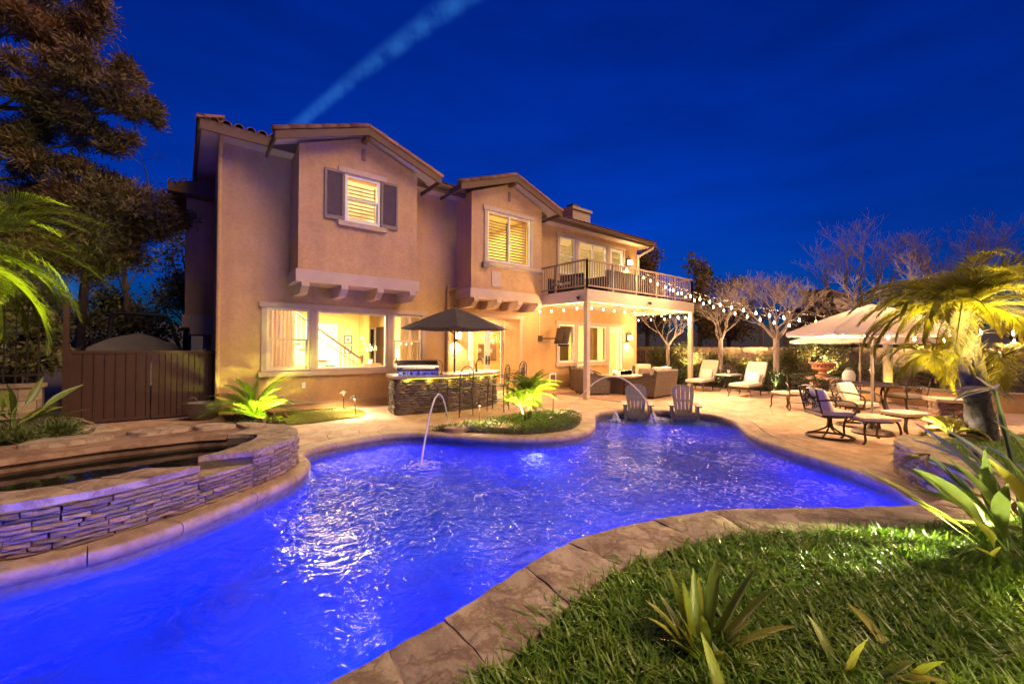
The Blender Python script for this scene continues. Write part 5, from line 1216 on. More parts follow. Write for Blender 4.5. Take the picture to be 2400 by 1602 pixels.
chaise((15.15,7.72,0), R(6), 'cream cushioned chaise longue nearest the balcony post'); chaise((14.72,5.95,0), R(2), 'cream cushioned chaise longue in front of the white tree trunk')
t = thing('side_table', 'stone-topped side table on scrolled iron legs between the chaises', 'side table', (15.25,6.86,0)); MB().box(-.42,.42,-.26,.26,.58,.63).build('tabletop', mat('pale_stone_top',(0.6,0.52,0.42),0.5,(0.5,0.43,0.34),8), t)
for sx in (-1,1):
    for sy in (-1,1): MB().tube(cat([(sx*.3,sy*.18,.58),(sx*.1,sy*.08,.4),(sx*.12,sy*.1,.2),(sx*.34,sy*.2,0.01)],5),0.014,6).build('leg', BRONZE, t, smooth=True)
t = thing('metal_lantern', 'dark ribbed metal lantern on the side table', 'lantern', (15.25,6.86,.631)); m = MB()
for k_ in range(14): a = 2*math.pi*k_/14; m.tube(cat([(.05*math.cos(a),.05*math.sin(a),.02),(.15*math.cos(a),.15*math.sin(a),.15),(.13*math.cos(a),.13*math.sin(a),.27),(.05*math.cos(a),.05*math.sin(a),.33)],3),.006,4)
m.build('ribs', IRON, t); MB().lathe([(.10,0),(.10,.02)],14).build('base', IRON, t); MB().lathe([(.04,.02),(.04,.14)],10).build('candle', PILW, t)

# ================================================================== cast dining set at the right
def cast_panel(m, w, z0, z1, y, seed, tilt=0.0):
    """pierced leafy back: rim plus curling strands"""
    rs = random.Random(seed); n = 10
    arch = [(-w/2,y,z0)]+[(-w/2+w*i/n, y+tilt, z1+0.05*math.sin(math.pi*i/n)-0.03) for i in range(n+1)]+[(w/2,y,z0)]
    m.tube(arch,0.016,6); m.tube([(-w/2,y,z0+.02),(w/2,y,z0+.02)],0.012,5)
    h = z1-z0
    for k_ in range(int(46*w/0.5)):
        cx, cz = rs.uniform(-w/2+.05,w/2-.05), rs.uniform(z0+.06,z1-.05); r_ = rs.uniform(.025,.05); a0 = rs.uniform(0,6.28)
        yy = y+tilt*(cz-z0)/h
        m.tube([(cx+r_*math.cos(a0+a)*(.5+a/6),yy,cz+r_*math.sin(a0+a)*(.5+a/6)) for a in np.linspace(0,4.2,7)],.009,4)
    return m
def cast_chair(loc, rz, label, kind='leg', w=.52, pil=False, cat_='chair'):
    t = thing('cast_patio_chair' if w < .8 else 'cast_patio_bench', label, cat_, loc, rz, 'cast-metal dining chairs with cushions')
    cast_panel(MB(), w, .44, .88, .26, int(loc[0]*100), .10).build('backrest', BRONZE, t, smooth=True)
    MB().tube([(-w/2,-.24,.40),(w/2,-.24,.40),(w/2,.26,.40),(-w/2,.26,.40)],.018,6,closed=True).build('seat_frame', BRONZE, t, smooth=True)
    MB().pillow((0,0,.445),(w-.02,.52,.10),None,8,.6).build('seat_cushion', CUSH, t, smooth=True)
    for sx in (-1,1): MB().tube(cat([(sx*w/2,.30,.66),(sx*(w/2+.05),.1,.68),(sx*(w/2+.04),-.18,.65),(sx*(w/2+.02),-.26,.56),(sx*w/2,-.22,.42)],4),.016,6).build('arm', BRONZE, t, smooth=True)
    if kind == 'leg':
        for sx in (-1,1):
            MB().tube(cat([(sx*w/2,-.24,.40),(sx*(w/2+.02),-.27,.25),(sx*(w/2-.01),-.24,.1),(sx*(w/2+.02),-.29,0)],4),.017,6).build('leg', BRONZE, t, smooth=True)
            MB().tube(cat([(sx*w/2,.26,.40),(sx*w/2,.28,.25),(sx*w/2,.33,.1),(sx*w/2,.42,0)],4),.017,6).build('leg', BRONZE, t, smooth=True)
        MB().tube([(-w/2,.05,.18),(w/2,.05,.18)],.009,5).build('stretcher', BRONZE, t)
    else:
        MB().tube([(.34*math.cos(a),.34*math.sin(a),.022) for a in np.linspace(0,2*math.pi,25)[:-1]],.02,7,closed=True).build('swivel_ring', BRONZE, t, smooth=True)
        m = MB()
        for k_ in range(4): a = math.pi/4+k_*math.pi/2; m.tube(cat([(.34*math.cos(a),.34*math.sin(a),.03),(.2*math.cos(a),.2*math.sin(a),.08),(.05*math.cos(a),.05*math.sin(a),.17),(.03*math.cos(a),.03*math.sin(a),.24)],4),.016,6)
        m.lathe([(.04,.2),(.04,.36)],10); m.box(-.14,.14,-.16,.16,.345,.385); m.build('swivel_base', BRONZE, t, smooth=30)
    if pil: MB().pillow((0,.16,.66),(w-.06,.42,.17),rotm(rx=R(66)),8,.2).build('throw_pillow', PILW, t, smooth=True)
    return t
cast_chair((8.95,2.30,0), R(42), 'cast-metal swivel chair with pale pillow nearest the pool', 'swivel', .56, True)
cast_chair((10.66,2.28,0), R(-12), 'cast-metal swivel chair with pale pillow behind the umbrella pole', 'swivel', .56, True)
cast_chair((12.3,3.45,0), R(-66), 'wide cast-metal bench with pierced leafy back at the left of the dining group', 'leg', 1.1, False, 'bench')
cast_chair((14.3,3.0,0), R(-76), 'cast-metal chair at the far side of the dining table', 'leg', .52)
cast_chair((13.55,2.0,0), R(-125), 'cast-metal dining chair seen from the side under the palm fronds', 'leg', .52)
def ottoman(loc, rz, label):
    t = thing('ottoman', label, 'ottoman', loc, rz, 'cushioned cast-metal ottomans')
    MB().pillow((0,0,.40),(.58,.50,.09),None,8,.5).build('cushion', CUSH, t, smooth=True)
    for sy in (-1,1): MB().tube(cat([(-.32,sy*.25,0),(-.27,sy*.24,.06),(-.28,sy*.23,.22),(-.24,sy*.22,.35),(-.15,sy*.22,.385),(.15,sy*.22,.385),(.24,sy*.22,.35),(.28,sy*.23,.22),(.27,sy*.24,.06),(.32,sy*.25,0)],4),.018,6).build('leg_frame', BRONZE, t, smooth=True)
    MB().box(-.2,.2,-.2,.2,.335,.355).build('seat_plate', BRONZE, t)
    return t
ottoman((9.08,1.76,0), R(-42), 'cushioned ottoman in front of the umbrella base, nearest the stone planter'); ottoman((10.2,1.50,0), R(-30), 'cushioned ottoman behind, its end lit yellow by the garden light'); ottoman((12.3,4.05,0), R(60), 'small cushioned ottoman at the left of the bench')
t = thing('dining_table', 'dark cast-metal dining table under the rear umbrella', 'table', (13.0,2.55,0), R(15)); MB().box(-.75,.75,-.5,.5,.69,.72).build('tabletop', BRONZE, t)
for sx in (-1,1):
    for sy in (-1,1): MB().tube(cat([(sx*.5,sy*.3,.69),(sx*.42,sy*.24,.45),(sx*.48,sy*.28,.2),(sx*.6,sy*.36,0)],4),.025,6).build('leg', BRONZE, t, smooth=True)
# urn on pedestal, jar
t = thing('terracotta_urn', 'terracotta urn planter with fluted bowl on a stone table', 'urn', (15.0,4.02,0.70)); MB().lathe([(.17,0),(.19,.03),(.19,.08),(.12,.11),(.09,.15),(.15,.19),(.26,.24),(.27,.29),(.22,.31),(.24,.36),(.33,.39),(.34,.42),(.30,.43)],20).build('urn_bowl', TERRA, t, smooth=35)
m = MB()
for k_ in range(16): a = 2*math.pi*k_/16; m.lathe([(.0,0),(.035,.02),(.035,.05),(.0,.08)],6,(.25*math.cos(a),.25*math.sin(a),.30))
m.build('swag', TERRA, t, smooth=True)
t = thing('stone_console', 'pale stone console table carrying the urn', 'table', (15.0,4.0,0)); MB().box(-.3,.3,-.42,.42,.64,.70).build('tabletop', COUNTER, t); MB().box(-.2,.2,-.3,-.18,0,.64).build('leg', COUNTER, t); MB().box(-.2,.2,.18,.3,0,.64).build('leg', COUNTER, t)
t = thing('glass_jar', 'pale glass jar with lid on the dining table', 'jar', (13.0,2.95,.721)); MB().lathe([(.08,0),(.13,.05),(.14,.18),(.10,.27),(.07,.30)],16).build('jar_body', mat('milky_glass',(0.7,0.7,0.68),0.15,transl=.4), t, smooth=True); MB().lathe([(.08,.30),(.08,.33),(.02,.37)],14).build('lid', STEEL, t, smooth=30)

# ================================================================== adirondack chairs in the water
def adirondack(loc, rz, label):
    t = thing('adirondack_chair', label, 'adirondack chair', loc, rz, 'grey adirondack chairs standing in the pool')
    q = rotm(rx=R(-20)); W_ = .50; nS = 5
    # fan back: slats of one outline with slots between
    for k_ in range(nS):
        u0, u1 = -1+2*k_/nS, -1+2*(k_+1)/nS; vs = []
        g = .010
        for z, wd in ((0.0,.40),(.25,.46),(.50,.53),(.62,.54)):
            for u in (u0, u1): vs.append((u*wd/2+(g if u == u0 else -g)*.5, z))
        topz = lambda x: .62+.20*math.sqrt(max(0,1-(x/.275)**2))*.9
        pts = [(vs[0][0],0),(vs[2][0],.25),(vs[4][0],.50),(vs[6][0],max(.60,topz(vs[6][0])))]
        mid = [((vs[6][0]*(1-f)+vs[7][0]*f), max(.60,topz(vs[6][0]*(1-f)+vs[7][0]*f))) for f in (.33,.66)]
        pts += mid+[(vs[7][0],max(.60,topz(vs[7][0]))),(vs[5][0],.50),(vs[3][0],.25),(vs[1][0],0)]
        m = MB().extr(pts,'y',-.012,.012); m.v = [tuple(Vector((0,.16,.30))+q@Vector(p)) for p in m.v]; m.build('back_slat', ADIR, t)
    m = MB(); m.box(-.21,.21,.012,.035,.34,.41); m.box(-.20,.20,.012,.035,.06,.13); m.v = [tuple(Vector((0,.16,.30))+q@Vector(p)) for p in m.v]; m.build('back_brace', ADIR, t)
    for k_ in range(5): y = -.30+.095*k_; MB().obox((0,y,.36-.035*k_*.6),(.50,.085,.022),rotm(rx=R(-12))).build('seat_slat', ADIR, t)
    MB().box(-.25,.25,-.36,-.335,.26,.36).build('apron', ADIR, t)
    for sx in (-1,1):
        MB().extr([(-.36,0),(-.28,0),(-.27,.36),(-.30,.565),(-.36,.565)],'x',sx*.29-.025,sx*.29+.025).build('front_leg', ADIR, t)
        MB().extr([(-.34,.28),(-.34,.36),(.25,.20),(.42,.0),(.33,.0)],'x',sx*.255-.012,sx*.255+.012).build('side_rail', ADIR, t)
        MB().extr([(-.40,.566),(-.40,.592),(.30,.592),(.34,.566)],'x',sx*.31-.062,sx*.31+.062).build('arm', ADIR, t)
        MB().box(sx*.30-.02,sx*.30+.02,.22,.28,.14,.565).build('rear_post', ADIR, t)
    t.scale = (.95,.95,.92)
    return t
adirondack((8.62,6.02,-.33), R(-50), 'grey adirondack chair in the shallow end, behind the falling water jet'); adirondack((9.38,5.25,-.33), R(-56), 'grey adirondack chair in the shallow end, right one beside the coping')
# laminar jets and bubblers
def jet(p0, p1, h, label):
    t = thing('water_jet', label, 'water jet', p0, 0, 'arching laminar water jets')
    a, b = Vector(p0), Vector(p1); n = 36; pts = []
    for i in range(n+1):
        s = i/n; pts.append(tuple((b-a)*s+Vector((0,0,4*h*s*(1-s)))))
    MB().tube(pts,[.011+.004*i/n for i in range(n+1)],10).build('stream', JETW, t, smooth=True); MB().lathe([(.03,-.01),(.03,.012),(.014,.02)],12).build('nozzle', STEEL, t, smooth=30)
    sp = MB(); e = b-a
    for k_ in range(60):
        an = random.uniform(0,6.28); r_ = random.uniform(0,.12)**1; sp.lathe([(0.002,0),(.006,.006),(.002,.012)],5,(e.x+r_*math.cos(an),e.y+r_*math.sin(an),e.z+random.uniform(0,.05)*(1-r_/.14)))
    for k_ in range(70):
        an = random.uniform(0,6.28); r_ = random.uniform(.02,.30); sp.pillow((e.x+r_*math.cos(an),e.y+r_*math.sin(an),e.z+.003),(random.uniform(.02,.07),random.uniform(.008,.02),.008),rotm(rz=an+1.57+random.uniform(-.4,.4)),2)
    for k_ in range(40):
        s_ = random.uniform(.35,1); q_ = (b-a)*s_+Vector((random.gauss(0,.012),random.gauss(0,.012),4*h*s_*(1-s_)-random.uniform(.0,.05))); sp.lathe([(0.001,-.004),(.004,0),(.001,.005)],5,tuple(q_))
    sp.build('splash', FOAM_GLINT, t, smooth=True, kind='stuff')
jet((4.05,7.02,.02),(2.72,5.50,WZ),.80,'water jet arching in front of the bar and falling into the pool'); jet((7.32,6.95,.02),(9.0,5.72,WZ),.92,'water jet arching in front of the fire table over the adirondack chair')
def bubbler(loc, label):
    t = thing('bubbler', label, 'fountain', loc, 0, 'foaming bubblers in the shallow end'); rs = random.Random(int(loc[0]*10)); m = MB()
    for k_ in range(90):
        u = rs.random(); r_ = .11*(1-u)*rs.random()**.5+.02*rs.random(); a = rs.uniform(0,6.28); s = rs.uniform(.012,.03); z = .20*u*rs.uniform(.7,1.1)
        m.lathe([(.15*s,-.9*s),(.8*s,-.4*s),(s,0),(.75*s,.5*s),(.15*s,.9*s)],6,(r_*math.cos(a),r_*math.sin(a),z))
    m.build('foam', FOAM_GLINT, t, smooth=True, kind='stuff')
bubbler((7.92,6.10,WZ), 'foaming bubbler at the left of the shallow end'); bubbler((8.55,5.55,WZ), 'foaming bubbler between the two adirondack chairs')

# ================================================================== lights of the garden
def path_light(loc, label, lean=0, e=24):
    t = thing('path_light', label, 'path light', loc, 0, 'copper path lights'); t.rotation_euler = (0, lean, 0)
    MB().tube([(0,0,0),(0,0,.40)],.011,8).build('stem', COPPER, t, smooth=True)
    MB().lathe([(.10,.415),(.085,.428),(.03,.455),(.008,.47)],18).build('hat', COPPER, t, smooth=35)
    MB().lathe([(.013,.375),(.017,.40),(.016,.412)],12).build('lens', LENS, t, smooth=True)
    lamp('SPOT', (0,0,.405), e*1.8, (1.0,.74,.42), t, .03, spot=150, aim=(0,0,-1), blend=.5)
path_light((3.07,10.30,0), 'path light at the back of the small lawn against the wall', 0, 42); path_light((3.04,9.30,0), 'slightly leaning path light at the front corner of the small lawn', -.10, 30)
path_light((4.60,6.80,0), 'path light at the left of the planted island'); path_light((6.80,7.02,0), 'path light at the right back of the planted island')

# festoon lights: cable, hanging sockets and bulbs
def strand(p0, p1, sag, step, label, drop=.10, skip0=0, e=4):
    t = thing('string_lights', label, 'string lights', p0, 0, 'festoon strings of clear bulbs')
    a, b = Vector(p0), Vector(p1); L_ = (b-a).length; n = 40
    P_ = lambda s: (b-a)*s-Vector((0,0,4*sag*s*(1-s)))
    MB().tube([P_(i/n) for i in range(n+1)],.006,5).build('cable', BLACK, t, smooth=True)
    k_ = int(L_/step); bm_ = MB().lathe([(.006,.0),(.012,-.025),(.018,-.05),(.015,-.07),(.005,-.08)],10).mesh('bulb'); bm_.materials.append(BULB)
    sm_ = MB().tube([(0,0,0),(0,0,-drop+.03)],.004,4).lathe([(.012,-drop+.045),(.014,-drop+.0)],8).mesh('socket'); sm_.materials.append(BLACK)
    for i in range(skip0, k_+1):
        p = P_((i+.4)/(k_+.8))
        s = bpy.data.objects.new('socket', sm_); COL.objects.link(s); s.parent = t; s.location = p
        o = bpy.data.objects.new('bulb', bm_); COL.objects.link(o); o.parent = s; o.location = (0,0,-drop)
        lamp('POINT', p-Vector((0,0,drop+.05)), e, (1.0,.60,.26), t, .028)
strand((9.45,8.34,2.86),(15.2,8.34,2.83),.03,.57,'string of bulbs hung along the inside of the balcony front beam',e=17)
strand((9.42,10.6,2.86),(9.42,8.5,2.86),.02,.55,'string of bulbs along the balcony side beam next to the bay',e=18)
strand((15.2,8.5,2.84),(15.2,10.8,2.84),.02,.6,'string of bulbs along the far side beam of the balcony',e=16)
strand((11.85,8.14,4.02),(9.12,-.22,1.92),.50,.36,'long string of bulbs swooping from the balcony rail past the beige umbrella',e=9)
strand((13.4,8.14,3.76),(9.6,-.30,1.80),.50,.45,'second string of bulbs running just below the first from the balcony corner',e=8)
# ================================================================== left side: gate, walls, boat
gate = thing('side_gate', 'brown steel double gate of ribbed panels closing the side yard', 'gate', (-.5,11.35,0))
for x0, x1, n in ((-1.62,-.46,7),(-.44,.42,8),(.45,.655,3)):
    m = MB(); m.box(x0,x1,11.33,11.37,1.36,1.42); m.box(x0,x1,11.33,11.37,.03,.09); m.box(x0,x0+.045,11.332,11.368,.09,1.36); m.box(x1-.045,x1,11.332,11.368,.09,1.36)
    lf = m.build('gate_frame', GATEM, gate, world=True)
    w_ = (x1-x0-.09)/n
    for i in range(n):
        a = x0+.045+w_*i; MB().extr([(a,11.34),(a+w_-.022,11.34),(a+w_-.014,11.325),(a+w_-.004,11.325),(a+w_,11.34),(a+w_,11.352),(a,11.352)], 'y', 0, 1).build('panel', GATEM, lf) if False else None
        pr = [(a,11.342),(a+w_-.024,11.342),(a+w_-.016,11.322),(a+w_-.002,11.322),(a+w_-.001,11.356),(a,11.356)]
        MB().prism(pr,.09,1.36).build('panel', GATEM, lf)
MB().box(-.475,-.425,11.31,11.325,.70,.76).build('latch', STEEL, gate, world=True); MB().box(-1.70,-1.62,11.30,11.38,0,2.3).build('gate_post', GATEM, gate, world=True); MB().box(.42,.45,11.32,11.38,0,1.46).build('gate_post', GATEM, gate, world=True)
t = thing('metal_tub', 'grey oval metal tub with a handle beside the gate', 'tub', (.40,10.75,0)); m = MB().lathe([(.16,0),(.22,.06),(.28,.20),(.32,.34),(.335,.36),(.31,.355),(.26,.2),(.2,.08)],22); m.v = [(x*1.05,y*.8,z) for x,y,z in m.v]; m.build('tub_body', mat('zinc',(0.16,0.14,0.12),.5,(.11,.1,.085),6,metal=.5), t, smooth=40); MB().tube(cat([(-.3,-.05,.34),(-.24,-.06,.46),(-.14,-.06,.46),(-.10,-.08,.36)],4),.010,6).build('handle', BRONZE, t, smooth=True)
# block wall with iron fence at far left
lw = thing('side_wall', 'low block wall topped by an iron picket fence at the left', 'wall', (-3,10.2,0))
MB().box(-6,-1.75,10.12,10.30,0,.84).build('wall_core', MORTAR, lw, world=True)
for rw in range(4):
    x = -3.4+(.2 if rw % 2 else 0)
    while x < -1.76:
        MB().box(x+.004,min(x+.396,-1.745),10.10,10.13,.02+rw*.205,.02+rw*.205+.197).build('block', BLOCK, lw, world=True); x += .4
MB().box(-6,-1.72,10.07,10.33,.841,.90).build('wall_cap', BLOCK, lw, world=True)
MB().box(-6,-1.74,10.19,10.21,1.02,1.05).box(-6,-1.74,10.19,10.21,2.05,2.09).build('fence_rail', IRON, lw, world=True)
pk = MB().box(-.009,.009,-.009,.009,.901,2.2).mesh('picket'); pk.materials.append(IRON)
for i in range(24):
    o = bpy.data.objects.new('picket', pk); COL.objects.link(o); o.parent = lw; o.location = Vector((-1.80-.125*i,10.2,0))-lw.location
# covered boat with tower
bt = thing('covered_boat', 'boat under a grey canvas cover with a black tower behind the gate', 'boat', (-.85,14.2,0))
m = MB(); NX, NY = 16, 10; vs = []
for i in range(NX+1):
    for j in range(NY+1):
        u, v = i/NX, j/NY; x = -1.0+2.0*u; y = -.4+2.6*v
        z = 1.40+.42*(1-abs(2*u-1)**1.5)*(.75+.25*math.cos(2.2*(v-.1)))+.03*noise.noise(Vector((x*3,y*3,0)))
        if i in (0,NX) or j in (0,NY): z = 1.15
        vs.append((x,y,z))
m.add(vs,[(i*(NY+1)+j,(i+1)*(NY+1)+j,(i+1)*(NY+1)+j+1,i*(NY+1)+j+1) for i in range(NX) for j in range(NY)]); m.build('cover', CANVAS, bt, smooth=40)
MB().extr([(-.95,.55),(.95,.55),(1.02,1.2),(-1.02,1.2)],'y',-.35,2.2).build('hull', mat('hull_gelcoat',(0.5,0.48,0.46),.3), bt)
MB().tube(cat([(-.55,.1,1.3),(-.50,.1,1.9),(-.47,.1,2.22),(-.36,.1,2.31),(.45,.1,2.30),(.60,.1,2.24),(.72,.1,1.9),(.88,.1,1.35)],5),.045,8).build('tower', BLACK, bt, smooth=True)
for x in (-.15,.45): MB().lathe([(.05,0),(.08,.06),(.08,.16),(.05,.18)],12,(x,.1,2.1)).build('tower_speaker', BLACK, bt, smooth=30)
MB().tube([(-.6,.3,.5),(-.6,2,.5)],.06,6).build('trailer_rail', BLACK, bt); MB().lathe([(.28,-.1),(.3,0),(.28,.1)],16,(0,0,0)).build('trailer_wheel', BLACK, bt); bt.children[-1].location = (-.9,1.2,.3); bt.children[-1].rotation_euler = (0,R(90),0)
# left planter bed with boulder edge
PLB = [(-4,7.4),(-2.3,7.3),(-1.5,7.42),(-.95,7.75),(-.95,8.6),(-1.3,9.6),(-1.74,10.05),(-4,10.05)]
o = MB().prism(PLB,-.04,.36).build('planter_soil', SOIL); o['kind'] = 'structure'
pe = thing('planter_edging', 'low stacked stone edging round the left planter bed', 'wall', (-1.5,7.5,0)); stone_wall(V2(PLB[:7]), 0, .37, (.05,.09), (.15,.35), pe, LM, .06, 71)
rk = thing('edging_boulder', 'flat weathered boulder edging the left planter in front of the gate', 'boulder', (-1.0,8.1,.0))
bmm = bmesh.new(); bmesh.ops.create_icosphere(bmm, subdivisions=4, radius=1.0)
for v in bmm.verts:
    p = v.co.copy(); n_ = noise.fractal(p*1.4, 1.0, 2.0, 5)*.16; p *= (1+n_); p.z = max(-.8,min(.62,p.z)); v.co = (p.x*.46,p.y*.75,p.z*.42+.10)
me = bpy.data.meshes.new('boulder_body'); bmm.to_mesh(me); bmm.free(); link('boulder_body', me, FLAG, rk, smooth=45)

# ================================================================== back garden wall, hedge, seat wall
gw = thing('garden_wall', 'long tan block wall along the back of the garden', 'wall', (19,6,0))
MB().box(19.03,19.2,-8,24,0,1.52).build('wall_core', MORTAR, gw, world=True)
bks = [MB().box(0,.05,.004,.436,.004,.196).mesh('block') for _ in range(1)]
for b_ in bks: b_.materials.append(BLOCK)
for rw in range(8):
    y = 1.2+(.22 if rw % 2 else 0)
    while y < 13.6:
        o = bpy.data.objects.new('block', bks[0]); COL.objects.link(o); o.parent = gw; o.location = Vector((19.0+random.uniform(-.004,.004),y,rw*.19))-gw.location; y += .44
MB().box(18.97,19.24,-8,24,1.521,1.58).build('wall_cap', BLOCK, gw, world=True)
for y0_, y1_ in ((-8,1.2),(13.85,24)): MB().box(19.0,19.03,y0_,y1_,0,1.52).build('plain_face', BLOCK, gw, world=True)
t = thing('iron_gate', 'dark iron side gate between the house and the garden wall', 'gate', (17.2,12.6,0))
MB().box(-1.4,1.5,-.02,.02,1.3,1.34).box(-1.4,1.5,-.02,.02,.1,.14).build('frame', IRON, t)
for i in range(22): MB().box(-1.38+.135*i,-1.36+.135*i,-.01,.01,.02,1.42).build('picket', IRON, t)
sw = thing('seat_wall', 'low curved plastered seat wall behind the dining set', 'wall', (16,1.6,0)); sp_ = resample(cat(V2([(16.6,3.9),(16.25,3.0),(16.0,2.1),(15.9,1.2),(16.0,.3),(16.4,-.8),(17.2,-2)]),6),.1)
m = MB(); A_ = sp_; B_ = offs(sp_, .3); k = len(A_)
m.add([(p.x,p.y,z) for z in (0,.42) for p in A_]+[(p.x,p.y,z) for z in (0,.42) for p in B_],[(i,i+1,k+i+1,k+i) for i in range(k-1)]+[(2*k+i,3*k+i,3*k+i+1,2*k+i+1) for i in range(k-1)]); m.build('wall_face', STUCCO, sw, world=True, smooth=40)
m = MB(); A_ = offs(sp_, -.04); B_ = offs(sp_, .34); m.add([(p.x,p.y,z) for z in (.421,.475) for p in A_]+[(p.x,p.y,z) for z in (.421,.475) for p in B_],[(i,i+1,k+i+1,k+i) for i in range(k-1)]+[(2*k+i,3*k+i,3*k+i+1,2*k+i+1) for i in range(k-1)]+[(k+i,k+i+1,3*k+i+1,3*k+i) for i in range(k-1)]+[(i,2*k+i,2*k+i+1,i+1) for i in range(k-1)]); m.build('wall_cap', COPE, sw, world=True, smooth=40)
t = thing('stone_pillar', 'short stone pillar with a pale cap lit orange beside the right palm', 'pillar', (10.0,.92,0), R(25)); MB().box(-.2,.2,-.2,.2,0,.68).build('core', MORTAR, t)
rs = random.Random(4)
for z in range(7):
    for fx in range(4):
        x = -.21
        while x < .20:
            w_ = min(rs.uniform(.12,.24), .21-x); o = bpy.data.objects.new('stone', rs.choice(LM)); COL.objects.link(o); o.parent = t; o.scale = (w_-.006,.05,.09); q = Matrix.Rotation(fx*math.pi/2,3,'Z'); o.location = q@Vector((x+w_/2,-.205,.05+z*.095)); o.rotation_euler = (0,0,fx*math.pi/2); x += w_
MB().box(-.27,.27,-.27,.27,.685,.74).build('pillar_cap', COPE, t)

# ================================================================== foliage tools
def np_mesh(name, V, F, mt):
    me = bpy.data.meshes.new(name); V = np.asarray(V, np.float32); F = np.asarray(F, np.int32); nv, nf, k = len(V), len(F), F.shape[1]
    me.vertices.add(nv); me.vertices.foreach_set('co', V.ravel()); me.loops.add(nf*k); me.loops.foreach_set('vertex_index', F.ravel())
    me.polygons.add(nf); me.polygons.foreach_set('loop_start', np.arange(0,nf*k,k,dtype=np.int32)); me.polygons.foreach_set('loop_total', np.full(nf,k,np.int32)); me.update(calc_edges=True); me.materials.append(mt); return me
def unit(n): v = rng.normal(size=(n,3)); return v/np.linalg.norm(v,axis=1)[:,None]
def leaf_cloud(clumps, n, ln, wd, up=.3, shell=.45, flat=0.0):
    C_ = np.array([c[0] for c in clumps],float); Rr = np.array([c[1] for c in clumps],float)
    vol = np.prod(Rr,axis=1)**(2/3); idx = rng.choice(len(clumps), n, p=vol/vol.sum())
    d = unit(n); rad = rng.random(n)**shell; rad *= (1+.18*rng.normal(size=n))
    P_ = C_[idx]+d*rad[:,None]*Rr[idx]
    a = d*.8+unit(n)*.9; a[:,2] += up; a[:,2] *= (1-flat); a /= np.linalg.norm(a,axis=1)[:,None]
    b = np.cross(a,unit(n)); b /= np.linalg.norm(b,axis=1)[:,None]
    s = rng.uniform(.6,1.3,n)[:,None]
    V = np.stack([P_, P_+a*ln*s*.45+b*wd*s*.5, P_+a*ln*s, P_+a*ln*s*.45-b*wd*s*.5],1).reshape(-1,3)
    return V, np.arange(4*n).reshape(-1,4)
def crown(name, clumps, n, ln, wd, mt, parent, up=.3, shell=.45, flat=0.0):
    V, F = leaf_cloud(clumps, n, ln, wd, up, shell, flat); return link(name, np_mesh(name,V,F,mt), mt, parent)
def segs_mesh(name, segs, mt, parent, n=5, smooth=True):
    """segs: list of (p0,p1,r0,r1)"""
    A_ = np.array([s[0] for s in segs],float); B_ = np.array([s[1] for s in segs],float); r0 = np.array([s[2] for s in segs]); r1 = np.array([s[3] for s in segs])
    d = B_-A_; d /= np.maximum(1e-9,np.linalg.norm(d,axis=1))[:,None]; ref = np.where(np.abs(d[:,2:3])<.9,np.array([[0,0,1.]]),np.array([[1.,0,0]])); x = np.cross(d,ref); x /= np.linalg.norm(x,axis=1)[:,None]; y = np.cross(d,x)
    th = np.linspace(0,2*math.pi,n,endpoint=False); off = x[:,None,:]*np.cos(th)[None,:,None]+y[:,None,:]*np.sin(th)[None,:,None]
    V = np.concatenate([A_[:,None,:]+off*r0[:,None,None], B_[:,None,:]+off*r1[:,None,None]],1).reshape(-1,3); k = len(segs); base = (np.arange(k)*2*n)[:,None]
    j = np.arange(n); F = np.stack([base+j, base+(j+1)%n, base+n+(j+1)%n, base+n+j],-1).reshape(-1,4)
    return link(name, np_mesh(name,V,F,mt), mt, parent, smooth='all' if smooth else False)
def branch_rec(segs, p, d, r, L_, lev, rs, up, spread, wig=.25, kids=(2,3)):
    n = 4; 
    for i in range(n):
        d = (d+Vector((rs.gauss(0,wig),rs.gauss(0,wig),rs.gauss(0,wig)*.6+up*.12))).normalized(); q = p+d*L_/n; r2 = r*.86
        segs.append((tuple(p),tuple(q),r,r2,lev)); p, r = q, r2
        if lev > 0 and i >= 1 and rs.random() < .42:
            dd = (d+Vector((rs.gauss(0,spread),rs.gauss(0,spread),rs.gauss(0,spread*.6)+up*.2))).normalized(); branch_rec(segs, p, dd, r*.6, L_*rs.uniform(.5,.75), lev-1, rs, up, spread, wig, kids)
    if lev > 0:
        for k_ in range(rs.randint(*kids)):
            dd = (d+Vector((rs.gauss(0,spread),rs.gauss(0,spread),rs.gauss(0,spread*.6)+up*.25))).normalized(); branch_rec(segs, p, dd, r*.72, L_*rs.uniform(.62,.85), lev-1, rs, up, spread, wig, kids)
def bare_tree(base, hc, r, limbs, L_, lev, label, seed, mt=BARKL, up=.45, spread=.42, name='bare_tree', lean=(0,0), group='bare winter trees behind the hedge', rscale=.65, outw=.75):
    rs = random.Random(seed); t = thing(name, label, 'tree', base, 0, group)
    top = Vector((lean[0],lean[1],hc)); MB().tube(cat([(0,0,0),(lean[0]*.3+.01,lean[1]*.3,hc*.4),(lean[0]*.7-.01,lean[1]*.7,hc*.75),tuple(top)],4),[r*1.25,r*1.1]+[r]*9+[r*.95,r*.9][:2] if False else r,9).build('trunk', mt, t, smooth=True)
    segs = []
    for k_ in range(limbs):
        a = 2*math.pi*k_/limbs+rs.uniform(-.4,.4); d = Vector((math.cos(a)*outw,math.sin(a)*outw,.9)).normalized()
        branch_rec(segs, top-Vector((0,0,.05)), d, r*rscale, L_*rs.uniform(.85,1.1), lev, rs, up, spread)
    segs_mesh('limbs', [s[:4] for s in segs if s[4] >= 2], mt, t, 6); tw = [s[:4] for s in segs if s[4] < 2]
    if tw: segs_mesh('branches', [(a,b,max(.0045,c),max(.003,d)) for a,b,c,d in tw], mt, t, 3)
    return t
